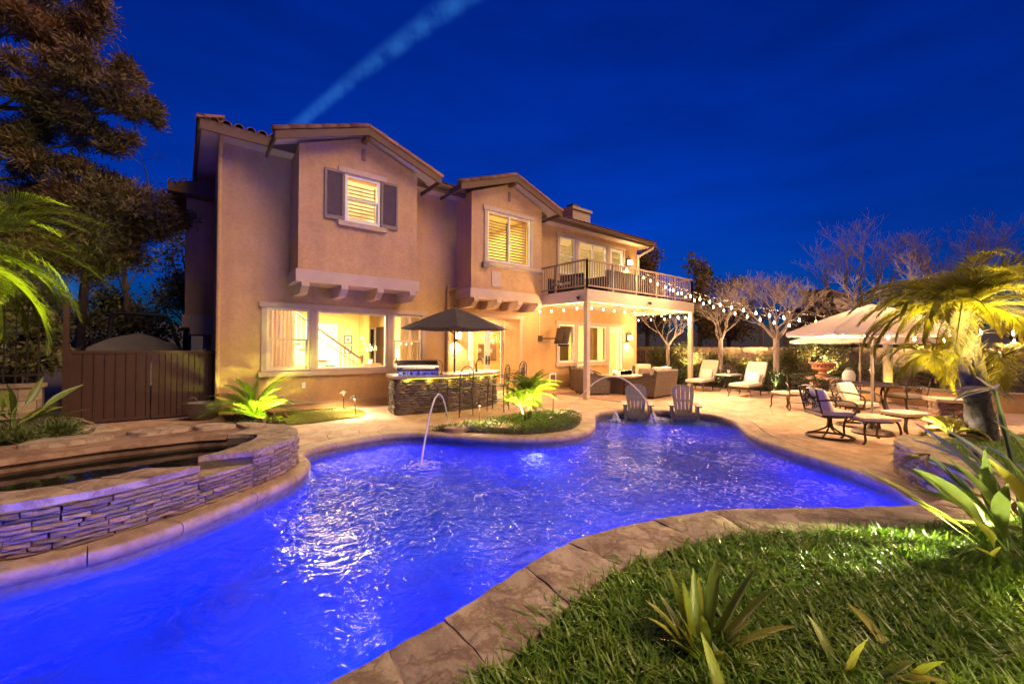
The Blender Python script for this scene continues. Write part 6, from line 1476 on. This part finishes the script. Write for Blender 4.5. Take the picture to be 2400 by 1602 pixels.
def uplight(loc, aim, e, label, col=(1.0,.80,.25), spot=75, size=.04):
    t = thing('garden_uplight', label, 'uplight', loc, 0, 'small garden uplights'); d = Vector(aim).normalized(); q = d.to_track_quat('Z','Y').to_matrix()
    m = MB().lathe([(.035,-.10),(.045,-.04),(.05,.03)],12); m.v = [tuple(q@Vector(p)+Vector((0,0,.08))) for p in m.v]; m.build('housing', COPPER, t, smooth=35); m = MB().lathe([(.044,.022),(.02,.030)],12); m.v = [tuple(q@Vector(p)+Vector((0,0,.08))) for p in m.v]; m.build('lens', LENS, t)
    MB().tube([(0,0,0),(0,0,.06)],.01,6).build('stake', COPPER, t); lamp('SPOT', tuple(d*.06+Vector((0,0,.08))), e, col, t, size, spot=spot, aim=tuple(d), blend=.7)

# hedge and shrubs along the back
t = thing('clipped_hedge', 'dark leafy hedge along the patio behind the chaises', 'hedge', (16.9,7.6,0))
cl = [((random.uniform(-.25,.5),-3.0+6.6*i/22,random.uniform(.22,.46)),(.42,.36,.34)) for i in range(23)]
crown('foliage', cl, 26000, .065, .035, LEAFH, t); segs_mesh('stems', [((x,y,0),(x+random.uniform(-.2,.2),y+random.uniform(-.1,.1),.5),.012,.006) for (x,y,z),_ in cl for _k in range(3)], BARKD, t, 4)
def shrub(loc, h, rx, n, label, mt=LEAFG, ln=.07, wd=.035, seed=0):
    rs = random.Random(seed); t = thing('shrub', label, 'shrub', loc, 0, 'shrubs against the garden wall')
    cl = [((rs.uniform(-.35,.35)*rx,rs.uniform(-1,1)*rx,h*rs.uniform(.2,.9)),(rx*.45,rx*rs.uniform(.35,.6),h*rs.uniform(.14,.26))) for _ in range(9)]
    crown('foliage', cl, n, ln, wd, mt, t, shell=.6); segs_mesh('stems', [((rs.uniform(-.1,.1),rs.uniform(-.2,.2)*rx,0),(c[0][0],c[0][1],c[0][2]),.018,.007) for c in cl for _k in range(2)], BARKD, t, 4)
    return t
shrub((18.1,5.15,0),1.75,.95,9000,'broad shrub lit yellow behind the white tree trunk',LEAFG,.085,.045,1); shrub((18.0,3.8,0),1.5,.85,6000,'dense dark shrub behind the terracotta urn',LEAFG,.08,.04,2); shrub((18.3,9.2,0),1.35,.9,6000,'shrub against the wall between the two bare trees',LEAFG,.08,.04,3)
shrub((18.2,10.9,0),1.7,.8,6000,'tall shrub lit yellow-green next to the balcony post',LEAFG,.085,.045,4); shrub((18.4,1.6,0),1.45,.9,5000,'reddish shrub against the wall right of the yellow-lit trunk',LEAFG,.08,.04,5); shrub((18.5,7.1,0),1.2,.8,5000,'low twiggy shrub beside the side-table lantern',LEAFG,.08,.04,6)
# bare trees, uplit
bare_tree((17.2,10.4,0),1.70,.075,4,.75,3,'small bare tree with smooth pale limbs seen under the balcony',11,up=.5)
bare_tree((17.4,8.15,0),1.85,.085,4,.95,4,'bare tree with pinkish trunk behind the chaise near the post',12,up=.5)
bare_tree((16.95,5.95,0),1.90,.10,5,1.0,4,'bare tree with brightly lit white trunk behind the second chaise',13,up=.5)
bare_tree((17.0,2.9,0),1.75,.12,4,.95,4,'bare tree whose trunk glows yellow beside the rear umbrella',14,up=.45)
bare_tree((25.5,5.4,0),3.4,.14,6,1.5,4,'large purplish bare tree beyond the garden wall, left of the palm',15,BARKP,up=.7,spread=.30,name='bare_tree',group='tall bare trees beyond the garden wall')
bare_tree((27,2.0,0),3.2,.14,6,1.55,4,'large purplish bare tree beyond the garden wall, above the palm',16,BARKP,up=.65,spread=.32,group='tall bare trees beyond the garden wall')
bare_tree((25,9.5,0),3.0,.11,5,1.05,4,'bare tree beyond the wall behind the string lights',17,BARKP,up=.55,group='tall bare trees beyond the garden wall')
uplight((16.6,5.85,0),(.25,.06,1),80,'uplight at the foot of the white tree trunk',(1.0,.85,.5),60); uplight((16.7,2.75,.0),(.22,.1,1),40,'uplight at the foot of the yellow-lit trunk',(1.0,.78,.12),60); uplight((16.85,10.15,.0),(.25,.2,1),110,'uplight by the small tree under the balcony',(1.0,.80,.12),80); uplight((17.0,8.0,0),(.25,.1,1),60,'uplight behind the chaise near the post',(1.0,.7,.4),80)
# far evergreens and hillside
def evergreen(loc, h, rx, n, label, seed, mt=LEAFD, ln=.22, wd=.10, group='dark trees in the distance'):
    rs = random.Random(seed); t = thing('evergreen_tree', label, 'tree', loc, 0, group); cl = []
    for k_ in range(14): z = h*rs.uniform(.3,.95); w_ = rx*(1.15-z/h*.75); cl.append(((rs.uniform(-1,1)*w_*.7,rs.uniform(-1,1)*w_*.7,z),(w_*.5,w_*.5,h*.10)))
    crown('crown', cl, n, ln, wd, mt, t, shell=.6); MB().tube([(0,0,0),(0.05,0,h*.5),(0,0.05,h*.85)],[.16,.11,.04],7).build('trunk', BARKD, t, smooth=True)
    segs_mesh('limbs', [((0,0,c[0][2]*.75),c[0],.04,.015) for c in cl], BARKD, t, 4)
for i, (x, y, h, rx, lb) in enumerate(((22.5,15.0,8.0,1.6,'dark tree rising just beyond the right end of the roof'),(23.5,12.2,6.8,1.5,'dark feathery tree behind the balcony end'),(30,13.5,6.5,2.2,'dark tree far behind the left bare tree'),(27,6.8,4.6,2.0,'dark tree low behind the white-trunked tree'),(31,4.2,4.8,2.4,'dark tree below the tall purplish crowns'),(24,-.4,4.0,1.6,'dark tree at the right behind the big palm'),(33,9.0,4.5,2.2,'dark round tree left of the neighbouring house'))): evergreen((x,y,0),h,rx,5000,lb,60+i)
for i, (x, y, h, rx, lb) in enumerate(((-1.4,18.5,4.6,1.6,'dark leafy tree behind the covered boat'),(0.2,20.5,6.2,1.7,'dark tree showing beside the house corner'),(-3.6,19.5,5.0,2.0,'dark tree behind the iron fence at the left'),(-2.6,12.6,3.0,1.0,'shadowy shrub tree beside the gate post'))): evergreen((x,y,0),h,rx,7000,lb,80+i,LEAFG,.13,.06,'dark trees behind the side gate')
hm = MB(); prev = None
for i in range(41):
    a = R(-10+i*3.2); d = 190+30*math.sin(i*.7); z = 9+5*noise.noise(Vector((i*.31,0,0)))+3*noise.noise(Vector((i*.9,4,0))); p = (math.sin(a)*d+0,math.cos(a)*d)
    hm.v += [(p[0]*.6,p[1]*.6,-.1),(p[0],p[1],z),(p[0]*1.3,p[1]*1.3,z*.5)]
hm.f = [(i*3+j,i*3+3+j,i*3+4+j,i*3+1+j) for i in range(40) for j in range(2)]
o = hm.build('hills', mat('night_hillside',(0.02,0.022,0.015),.95,(0.03,.03,.02),.2), smooth='all'); o['kind'] = 'structure'
t = thing('neighbour_house', 'pale neighbouring house seen through the bare branches', 'house', (33,9.2,0)); MB().box(-1,6,-1.2,1.6,0,3.9).build('wall', STUCCO2, t); MB().box(-.6,4,-.75,.6,3.9,5.2).build('upper_wall', STUCCO2, t); MB().extr([(-1.5,3.9),(1.9,3.9),(1.7,4.15),(-1.3,4.15)],'x',-1.3,6.2).build('roof', TILE, t); MB().box(-.8,4.2,-.9,.75,5.2,5.35).build('upper_roof', TILE, t); w_ = MB().box(-1.03,-1.0,-.4,.4,1.2,2.4).build('window', WHITE, t); MB().box(-1.04,-1.031,-.33,.33,1.27,2.33).build('pane', BLACK, w_)

# the big evergreen at the left
CL = [(-2.58,13,8.23,0.65,0.44),(-1.94,13.4,8.75,0.58,0.62),(-1.57,12.7,8.76,0.3,0.29),(-2.45,13,6.85,0.61,0.34),(-1.54,12.6,7.26,0.67,0.35),(-1.06,13,7.62,0.3,0.3),(-1.15,12.8,6.97,0.55,0.29),(-0.67,13.2,7.06,0.33,0.22),(-1.78,13,6.54,0.78,0.35),(-2.42,13.5,6.32,0.65,0.5),(-1.47,13,6.1,0.53,0.29),(-2.72,13.3,5.65,0.34,0.41),(-2.12,13.2,5.45,0.5,0.29),(-1.39,13.6,5.24,0.45,0.19),(-0.76,12.8,4.6,0.76,0.45),(-1.73,13.2,4.35,0.94,0.61),(-0.38,12.6,4.47,0.38,0.37),(-2.42,13.6,4.78,0.66,0.54),(-1.3,12.9,3.75,0.91,0.55),(-0.77,13,3.92,0.53,0.34),(-2.09,13.2,3.32,0.76,0.52),(-2.71,13.6,3.66,0.48,0.7),
      (-3.6,13.5,8.2,.8,.9),(-3.7,13.2,6.6,.8,.9),(-3.6,13.4,5.0,.8,.9),(-3.3,14.2,9.6,.9,.6)]
big = thing('evergreen_tree', 'tall brownish evergreen tree towering over the gate at the left', 'tree', (-3.4,13.4,0))
cl = []
for x, y, z, rx, rz_ in CL:
    for k_ in range(8):
        a = random.uniform(0,6.28); u = random.uniform(.2,1.05); cl.append(((x+3.4+rx*u*math.cos(a),y-13.4+random.uniform(-.7,.7)*max(rx,.5),z+rz_*u*math.sin(a)),(rx*random.uniform(.3,.75),max(.3,rx*.5),rz_*random.uniform(.35,.9))))
crown('crown', cl, 210000, .13, .024, LEAFD, big, up=.35, shell=1.1)
MB().tube(cat([(0,0,0),(.05,0,3),(-.05,.1,6),(.05,0,9.2)],5),[.24]*6+[.18]*5+[.12]*5,9).build('trunk', BARKD, big, smooth=True)
ls = []
for x, y, z, rx, rz_ in CL:
    a = Vector((0,0,z-.7)); b = Vector((x+3.4,y-13.4,z)); mid = a.lerp(b,.55)+Vector((0,0,-.12)); ls += [(tuple(a),tuple(mid),.05,.03),(tuple(mid),tuple(b),.03,.012)]
    for k_ in range(7): e = b+Vector((random.uniform(-1,1)*rx,random.uniform(-.4,.4),random.uniform(-1,1)*rz_)); s = mid.lerp(b,random.random()); ls.append((tuple(s),tuple(e),.012,.004))
segs_mesh('limbs', ls, BARKD, big, 5)
t = bare_tree((-2.2,16.2,0),5.3,.10,1,1.2,3,'bare leafless branches showing against the sky beside the tall evergreen',23,BARKD,up=.1,spread=.4,lean=(.3,0),group='bare tree behind the gate',outw=1.2)

# ================================================================== palms
def frond_mesh(L_, e0, e1, lf, nl, seed, droop=.35, wd=.018, mt=PALM):
    rs = random.Random(seed); pts = []; p = Vector((0,0,0)); n = 16
    for i in range(n+1):
        pts.append(p.copy()); s = i/n; e = e0+(e1-e0)*s**1.15; p = p+Vector((math.cos(e),0,math.sin(e)))*L_/n
    m = MB(); m.tube(pts,[.013*(1-.8*i/n) for i in range(n+1)],5)
    for i in range(nl):
        s = .10+.90*(i+.5)/nl; x = s*n; k0 = min(n-1,int(x)); q = pts[k0].lerp(pts[k0+1],x-k0); tg = (pts[k0+1]-pts[k0]).normalized()
        nrm_ = Vector((-tg.z,0,tg.x)); l_ = lf*(.45+.75*math.sin(math.pi*min(1,s*.9+.08)))*rs.uniform(.85,1.1)*(1-.35*s)
        for sg in (-1,1):
            d = (tg*(.55+.5*s)+Vector((0,sg,0))*(.9-.4*s)+nrm_*rs.uniform(.05,.35)).normalized(); d2 = (d+Vector((0,0,-droop*rs.uniform(.9,1.9)))).normalized()
            a = q; b = q+d*l_*.5; c = b+d2*l_*.5; sd_ = d.cross(Vector((0,0,1))); sd_ = sd_.normalized()*wd*.5 if sd_.length > .01 else Vector((0,wd*.5,0))
            m.add([a-sd_*.6,a+sd_*.6,b+sd_,b-sd_,c],[(0,1,2,3),(3,2,4)])
    me = m.mesh('frond', fix=False); me.materials.append(mt); return me
def palm(loc, top, r, nf, L_, lf, label, seed, emin=-.5, emax=1.3, mt=PALM, boots=True, nl=46, group=None, extra=None, name='palm', wd=.018, azr=None, bend=1.5):
    rs = random.Random(seed); t = thing(name, label, 'palm', loc, 0, group); top = Vector(top)
    if r > 0:
        pts = cat([(0,0,0),tuple(top*.35+Vector((.02,0,0))),tuple(top*.7),tuple(top)],5); MB().tube(pts,[r*(1.1 if i < 4 else .95) for i in range(len(pts))],12).build('trunk', BOOT, t, smooth=True)
        if boots:
            bm_ = MB().add([(-.03,0,0),(.03,0,0),(.022,.03,.06),(-.022,.03,.06),(0,.075,.13),(0,.02,-.02)],[(0,1,2,3),(3,2,4),(0,5,1)]).mesh('leaf_base',fix=False); bm_.materials.append(BOOT)
            k_ = int(400*top.length*r/.2/1.7)
            k_ = min(295,k_)
            for i in range(k_):
                s = i/k_; a = i*2.39996; x = s*(len(pts)-1); q = pts[min(len(pts)-2,int(x))].lerp(pts[min(len(pts)-1,int(x)+1)],x-int(x)); o = bpy.data.objects.new('leaf_base', bm_); COL.objects.link(o); o.parent = t
                o.location = q+Vector((math.cos(a),math.sin(a),0))*r*.9; o.rotation_euler = (rs.uniform(-.9,.5),rs.uniform(-.4,.4),a-math.pi/2+rs.uniform(-.4,.4)); z_ = rs.uniform(.7,1.25)*r/.16; o.scale = (z_*rs.uniform(.35,.7),z_*rs.uniform(.6,1.0),z_*rs.uniform(.7,1.5))
    vs_ = [frond_mesh(L_*rs.uniform(.9,1.05), e, e-bend+(.35 if e < 0 else 0), lf, nl, seed*10+k2, .35, wd, mt) for k2, e in enumerate(np.linspace(emin,emax,6))]
    for i in range(nf):
        k2 = int(rs.random()*6); a = (i*2.39996) if azr is None else rs.uniform(*azr); o = bpy.data.objects.new('frond', vs_[k2]); COL.objects.link(o); o.parent = t; o.location = top+Vector((math.cos(a)*.04,math.sin(a)*.04,rs.uniform(-.03,.06))); o.rotation_euler = (rs.uniform(-.15,.15),rs.uniform(-.15,.15),a); z_ = rs.uniform(.85,1.1); o.scale = (z_,z_,z_)
    return t
G = 'feathery date palms'
palm((8.28,.46,.30),(-.25,.18,1.76),.135,54,1.22,.32,'large date palm with shaggy trunk glowing yellow at the right edge',3,.08,1.15,PALMY,True,72,G,wd=.013,bend=1.7)
palm((8.28,.95,.30),(0,0,1.18),.0,16,.62,.26,'side head of hanging yellow fronds left of the big palm trunk',4,-.5,.6,PALMY,False,44,G,wd=.013,bend=1.7)
palm((8.95,.36,.30),(0,0,1.18),.0,18,.70,.26,'side head of hanging yellow fronds at the right picture edge',5,-.5,.7,PALMY,False,44,G,wd=.013,bend=1.7)
palm((8.0,.72,.32),(0,0,.12),.04,9,.5,.18,'small palm seedling at the foot of the big palm',9,.1,1.1,PALMY,False,26,G)
palm((5.60,6.50,0),(.04,.0,.56),.045,34,.66,.19,'small uplit date palm in the planted island, straight stem',6,.25,1.4,PALM,True,50,G,wd=.010,bend=1.15)
palm((5.48,6.44,0),(-.10,.02,.38),.035,18,.54,.16,'smaller leaning palm stem beside it in the planted island',7,.25,1.3,PALM,True,42,G,wd=.010,bend=1.15)
palm((1.22,10.12,0),(0,0,.10),.05,38,.95,.20,'bushy bright green uplit palm against the house wall',8,.45,1.45,PALM,False,60,G,wd=.010,bend=1.0)
palm((-2.35,9.0,.34),(0,0,2.45),.12,44,1.45,.46,'tall palm at the left edge with fronds hanging into view',10,-.6,1.1,PALM,True,52,G,wd=.014)
uplight((8.95,.95,.31),(-.5,-.15,1),90,'bright uplight left of the big palm trunk',(1.0,.72,.12),64); uplight((7.25,.70,.31),(.30,-.02,1),190,'bright uplight at the foot of the big palm trunk',(1.0,.74,.14),58); uplight((6.55,.42,.41),(1.45,.2,1.85),430,'added narrow spotlight on the flagstone cap, brightening the big palm crown',(1.0,.80,.2),42); uplight((8.5,-.65,.31),(-.25,.55,1),260,'unseen uplight added behind the big palm to brighten its crown',(1.0,.72,.10),58)  # the last two lamps are added to brighten the crown
uplight((5.18,6.52,.0),(.42,-.1,1),200,'uplight glowing beside the small island palm',(1.0,.9,.12),110); uplight((1.28,9.40,.0),(-.05,.8,.75),150,'uplight under the bushy palm by the house wall',(.85,1.0,.15),100); uplight((-2.05,8.05,.36),(.04,.18,1),900,'uplight below the tall palm at the left edge',(1.0,.86,.10),62)

# ================================================================== ground plants
def strap_leaf(L_, wd, e0, bend, seed, fold=.25, n=7, tipw=.1, shape='strap'):
    rs = random.Random(seed); m = MB(); p = Vector((0,0,0)); rows = []
    for i in range(n+1):
        s = i/n; e = e0-bend*s**1.3
        if shape == 'strap': w_ = wd*(1-.15*s)*(1 if s < .72 else max(tipw,1-((s-.72)/.28)**1.6))
        else: w_ = wd*(max(.10,math.sin(math.pi*max(0,(s-.42)/.58)**.8)) if s > .42 else .10)
        d = Vector((math.cos(e),0,math.sin(e))); up_ = Vector((-math.sin(e),0,math.cos(e))); rows.append([p+Vector((0,-w_/2,0))+up_*w_*fold, p, p+Vector((0,w_/2,0))+up_*w_*fold]); p = p+d*L_/n
    m.add([q for r_ in rows for q in r_],[(i*3+j,i*3+3+j,i*3+4+j,i*3+1+j) for i in range(n) for j in range(2)]); return m.mesh('leaf', fix=False)
def put(me, mt, parent, loc, rot, sc_=1, name='leaf'):
    if not me.materials: me.materials.append(mt)
    me.polygons.foreach_set('use_smooth',[True]*len(me.polygons)); o = bpy.data.objects.new(name, me); COL.objects.link(o); o.parent = parent; o.location = loc; o.rotation_euler = rot; o.scale = (sc_,sc_,sc_); return o
t = thing('agapanthus', 'clump of broad strap leaves rising from the foreground grass', 'plant', (1.62,.82,.29))
AG = [(random.uniform(0,6.28),random.uniform(.9,1.45),random.uniform(.26,.42),random.uniform(.2,.8),int(random.random()*1.3)) for _k in range(12)]+[(2.35,1.28,.46,.15,0),(2.05,1.40,.40,.1,0),(1.85,1.35,.36,.2,1),(1.5,1.42,.44,.1,0),(1.2,1.25,.38,.25,1),(.75,1.20,.50,.3,0),(.35,1.05,.52,.35,0),(.05,.95,.52,.6,0),(-.25,.85,.46,.9,2),(2.8,1.1,.38,.9,2),(-1.2,.9,.34,.8,0),(3.6,1.0,.33,.7,0),(.55,1.3,.45,.2,0)]
for k_, (az, el, ln_, bd, yl) in enumerate(AG): put(strap_leaf(ln_*.82,.042,el,bd*.7,k_,.2), (STRAP,BIRDY,DRYL)[yl] if yl < 2 else BIRDY, t, (.03*math.cos(az),.03*math.sin(az),0), (0,0,az-R(38)+random.uniform(-.1,.1)))
for q, (x, y) in enumerate(((1.9,.42),(1.35,.55),(2.1,.30))):
    t = thing('agapanthus', ('small group of upright strap leaves at the bottom edge, right of the big clump','few strap leaves at the bottom edge in front of the big clump','short strap leaves at the very bottom edge, farthest right')[q], 'plant', (x,y,.29)); rs = random.Random(q+40)
    for k_ in range(5): put(strap_leaf(rs.uniform(.24,.36),.044,rs.uniform(.8,1.4),rs.uniform(.2,.9),k_+q*9,.22), STRAP if k_ % 3 else BIRDY, t, (rs.uniform(-.03,.03),rs.uniform(-.03,.03),0), (0,0,rs.uniform(0,6.28)))
def strelitzia(loc, n, az, hr, label, seed, flowers=(), yl=.2, wd=.13):
    rs = random.Random(seed); t = thing('bird_of_paradise', label, 'plant', loc, 0, 'bird of paradise clumps')
    for k_ in range(n):
        a = rs.uniform(*az); el = rs.uniform(.45,1.35); l_ = rs.uniform(*hr)
        mt = BIRDY if rs.random() < yl else BIRD; o = put(strap_leaf(l_,wd*rs.uniform(.8,1.15),el,rs.uniform(.15,.7),seed*50+k_,.28,11,.05,'paddle'), mt, t, (rs.uniform(-.12,.12),rs.uniform(-.12,.12),0), (rs.uniform(-.5,.5),0,a))
    for k_, (dx, dy, h, a) in enumerate(flowers):
        st_ = MB().tube(cat([(0,0,0),(dx*.35,dy*.35,h*.45),(dx*.85,dy*.85,h*.9),(dx,dy,h)],5),[.016]*10+[.012]*6,7).build('flower_stalk', BIRD, t, smooth=True)
        for j in range(9):
            c = put(strap_leaf(rs.uniform(.14,.26),.022,rs.uniform(-.5,.6),rs.uniform(-.2,.6),900+k_*20+j,.5), DRYL, st_, (dx,dy,h), (rs.uniform(-.6,.6),0,a+rs.gauss(0,.5)), 1, 'dry_bract')
    return t
strelitzia((3.75,.03,.29),24,(R(90),R(215)),(.55,1.0),'large bird of paradise leaning in from the right foreground',5,((.40,.16,1.0,R(150)),(-.10,.40,.60,R(150))),.3,.085); strelitzia((4.1,-.28,.29),16,(R(60),R(200)),(.7,1.15),'second bird of paradise clump filling the right picture edge',6,(),.15,.095)
strelitzia((-1.75,8.5,.36),20,(R(-60),R(240)),(.55,.95),'bird of paradise clump in the left planter before the gate',7,(),.1,.11); strelitzia((-2.35,8.1,.36),12,(R(-90),R(200)),(.6,1.0),'bird of paradise at the left picture edge',8,(),.1,.11)

def blades(pts, hmin, hmax, wd, lean, bend=.5):
    """grass blades: two-part curved strips"""
    P_ = np.asarray(pts,float); n = len(P_); az = rng.uniform(0,2*math.pi,n); h = rng.uniform(hmin,hmax,n); ln_ = rng.uniform(.2,1,n)*lean; dx = np.stack([np.cos(az),np.sin(az),np.zeros(n)],1); sd_ = np.stack([-np.sin(az),np.cos(az),np.zeros(n)],1)*(wd*rng.uniform(.7,1.3,n))[:,None]*.5; up_ = np.array([[0,0,1.]])
    m1 = P_+up_*(h*.62)[:,None]+dx*(h*ln_*.45)[:,None]; tp = P_+up_*(h*(1-.25*ln_))[:,None]+dx*(h*ln_*(1+bend*.4))[:,None]
    V = np.stack([P_-sd_*.7,P_+sd_*.7,m1+sd_,m1-sd_,tp+sd_*.12,tp-sd_*.12],1).reshape(-1,3); b = (np.arange(n)*6)[:,None]
    F = np.concatenate([b+np.array([[0,1,2,3]]),b+np.array([[3,2,4,5]])],1).reshape(-1,4); return V, F
# foreground grass bed
inner_edge = offs(nr, -.36)
gp = [p for p in inner_edge]+[Vector((10,-1.5)),Vector((-1,-1.5))]
tuft = []
bx = np.array([(p.x,p.y) for p in inner_edge])
while len(tuft) < 9500:
    x, y = rng.uniform(.2,7.8), rng.uniform(-.9,1.5)
    if inside((x,y),gp) and x*.62+y*.78 > .45: tuft.append((x,y))
pts = []
for x, y in tuft:
    k_ = 13; pts += [(x+a,y+b,.285) for a, b in rng.normal(0,.022,(k_,2))]
V, F = blades(pts,.08,.18,.0125,1.05); o = link('mondo_grass', np_mesh('mondo_grass',V,F,GRASS), GRASS); o['kind'] = 'stuff'; o['label'] = 'thick dark green mondo grass filling the foreground bed'; o['category'] = 'grass'
lp_ = [(x,y,.005) for x,y in zip(rng.uniform(1.5,3.5,60000),rng.uniform(8.95,10.95,60000)) if inside((x,y),LAWNP)]
V, F = blades(lp_,.02,.045,.004,.8); o = link('lawn_grass', np_mesh('lawn_grass',V,F,LAWN), LAWN); o['kind'] = 'stuff'; o['label'] = 'small patch of short lawn against the house wall'; o['category'] = 'lawn'
o = fill(LAWNP, zf=lambda x, y: .006).build('lawn_soil', mat('turf_thatch',(0.08,0.085,0.02),.9,(.05,.05,.015),20), fix=False); o['kind'] = 'structure'
# ground cover of the island with stepping stones
gc = []
while len(gc) < 1500:
    x, y = rng.uniform(3.6,7.3), rng.uniform(5.4,7.25)
    if inside((x,y),isl): gc.append((x,y))
V, F = leaf_cloud([((x,y,.045),(.06,.06,.05)) for x,y in gc], 30000, .032, .016, .5, .5); o = link('ground_cover', np_mesh('ground_cover',V,F,COVER), COVER); o['kind'] = 'stuff'; o['label'] = 'low leafy ground cover round the island palms'; o['category'] = 'ground cover'
V, F = leaf_cloud([((x,y,.42),(.22,.22,.09)) for x,y in [(-1.2,7.9),(-1.5,7.6),(-1.9,7.55),(-2.3,7.5),(-1.3,8.2),(-2.7,7.6)]], 5000, .09, .02, .5, .6); o = link('ground_cover', np_mesh('ground_cover',V,F,COVER), COVER); o['kind'] = 'stuff'; o['label'] = 'leafy ground cover at the front of the left planter'; o['category'] = 'ground cover'
V, F = blades([(x,y,.29) for x,y in zip(rng.uniform(7.3,10,5000),rng.uniform(-.6,.95,5000)) if inside((x,y),gp)],.06,.14,.008,1.0); o = link('planter_grass', np_mesh('planter_grass',V,F,GRASS), GRASS); o['kind'] = 'stuff'; o['label'] = 'tufted grass under the big palm in the stone planter'; o['category'] = 'grass'
for q, (poly, lb) in enumerate((([(3.75,6.70),(4.05,6.86),(4.35,6.72),(4.2,6.50),(3.9,6.48)],'round stepping stone at the left tip of the planted island'),([(4.45,6.40),(4.75,6.62),(5.05,6.30),(4.95,5.95),(4.65,6.0)],'large pale stepping stone at the pool side of the island'),([(6.50,6.22),(6.75,6.40),(6.95,6.55),(6.9,6.25),(6.62,6.05)],'flat stepping stone at the right end of the island'),([(6.55,6.75),(6.85,6.92),(7.0,6.75),(6.75,6.6)],'small stepping stone at the back right of the island'))):
    ring = resample(cat(V2(poly),4,True)+[Vector(poly[0])],.06)[:-1]; m = MB().prism([(p.x,p.y) for p in ring],.0,.075); o = m.build('stepping_stone', COPE); tag(o, lb, 'stepping stone', 'stepping stones in the island')
V, F = leaf_cloud([((x,y,.02),(.1,.1,.02)) for x,y in zip(rng.uniform(.8,1.65,120),rng.uniform(9.2,10.9,120))], 4000, .045, .018, .1, .6, .6); o = link('bark_chips', np_mesh('bark_chips',V,F,MULCH), MULCH); o['kind'] = 'stuff'; o['label'] = 'bark chips round the foot of the wall palm'; o['category'] = 'mulch'
# small light hidden in the foreground grass
uplight((4.05,.06,.50),(-1.25,.85,-.20),150,'low spotlight beside the bird of paradise raking over the grass',(1.0,.95,.45),34)

path_light((3.0,-.62,.29),'path light in the bed just beyond the right picture edge',0,150); path_light((1.75,-.45,.29),'path light in the bed at the lower right, out of the frame',0,120); path_light((4.6,-.35,.29),'path light in the bed behind the bird of paradise, out of the frame',0,130)
uplight((2.55,-.55,.30),(.45,.55,.75),60,'low garden light beside the bird of paradise',(1.0,.9,.5),120); uplight((1.2,-.25,.30),(.35,.8,.5),30,'low garden light in front of the strap-leaved clump',(1.0,.9,.5),130)
for q, (y, lb) in enumerate(((4.6,'uplight at the wall behind the urn'),(7.2,'uplight at the wall between the bare trees'),(9.6,'uplight at the wall left of the pink-trunked tree'),(1.9,'uplight at the wall behind the dining set'))): uplight((17.45,y,.55),(.45,.1,1),170,lb,(1.0,.66,.30),120)
uplight((5.95,6.2,.0),(-.35,.3,1),150,'second uplight added in the island ground cover to brighten the palm',(1.0,.9,.12),100); uplight((1.75,9.85,.0),(-.6,.25,1),160,'second uplight beside the bushy wall palm',(.9,1.0,.15),90)  # the island lamp is added to brighten the little palm
uplight((7.85,.98,.31),(.35,-.5,.8),55,'small pale light at the foot of the shaggy trunk',(1.0,.88,.65),100)
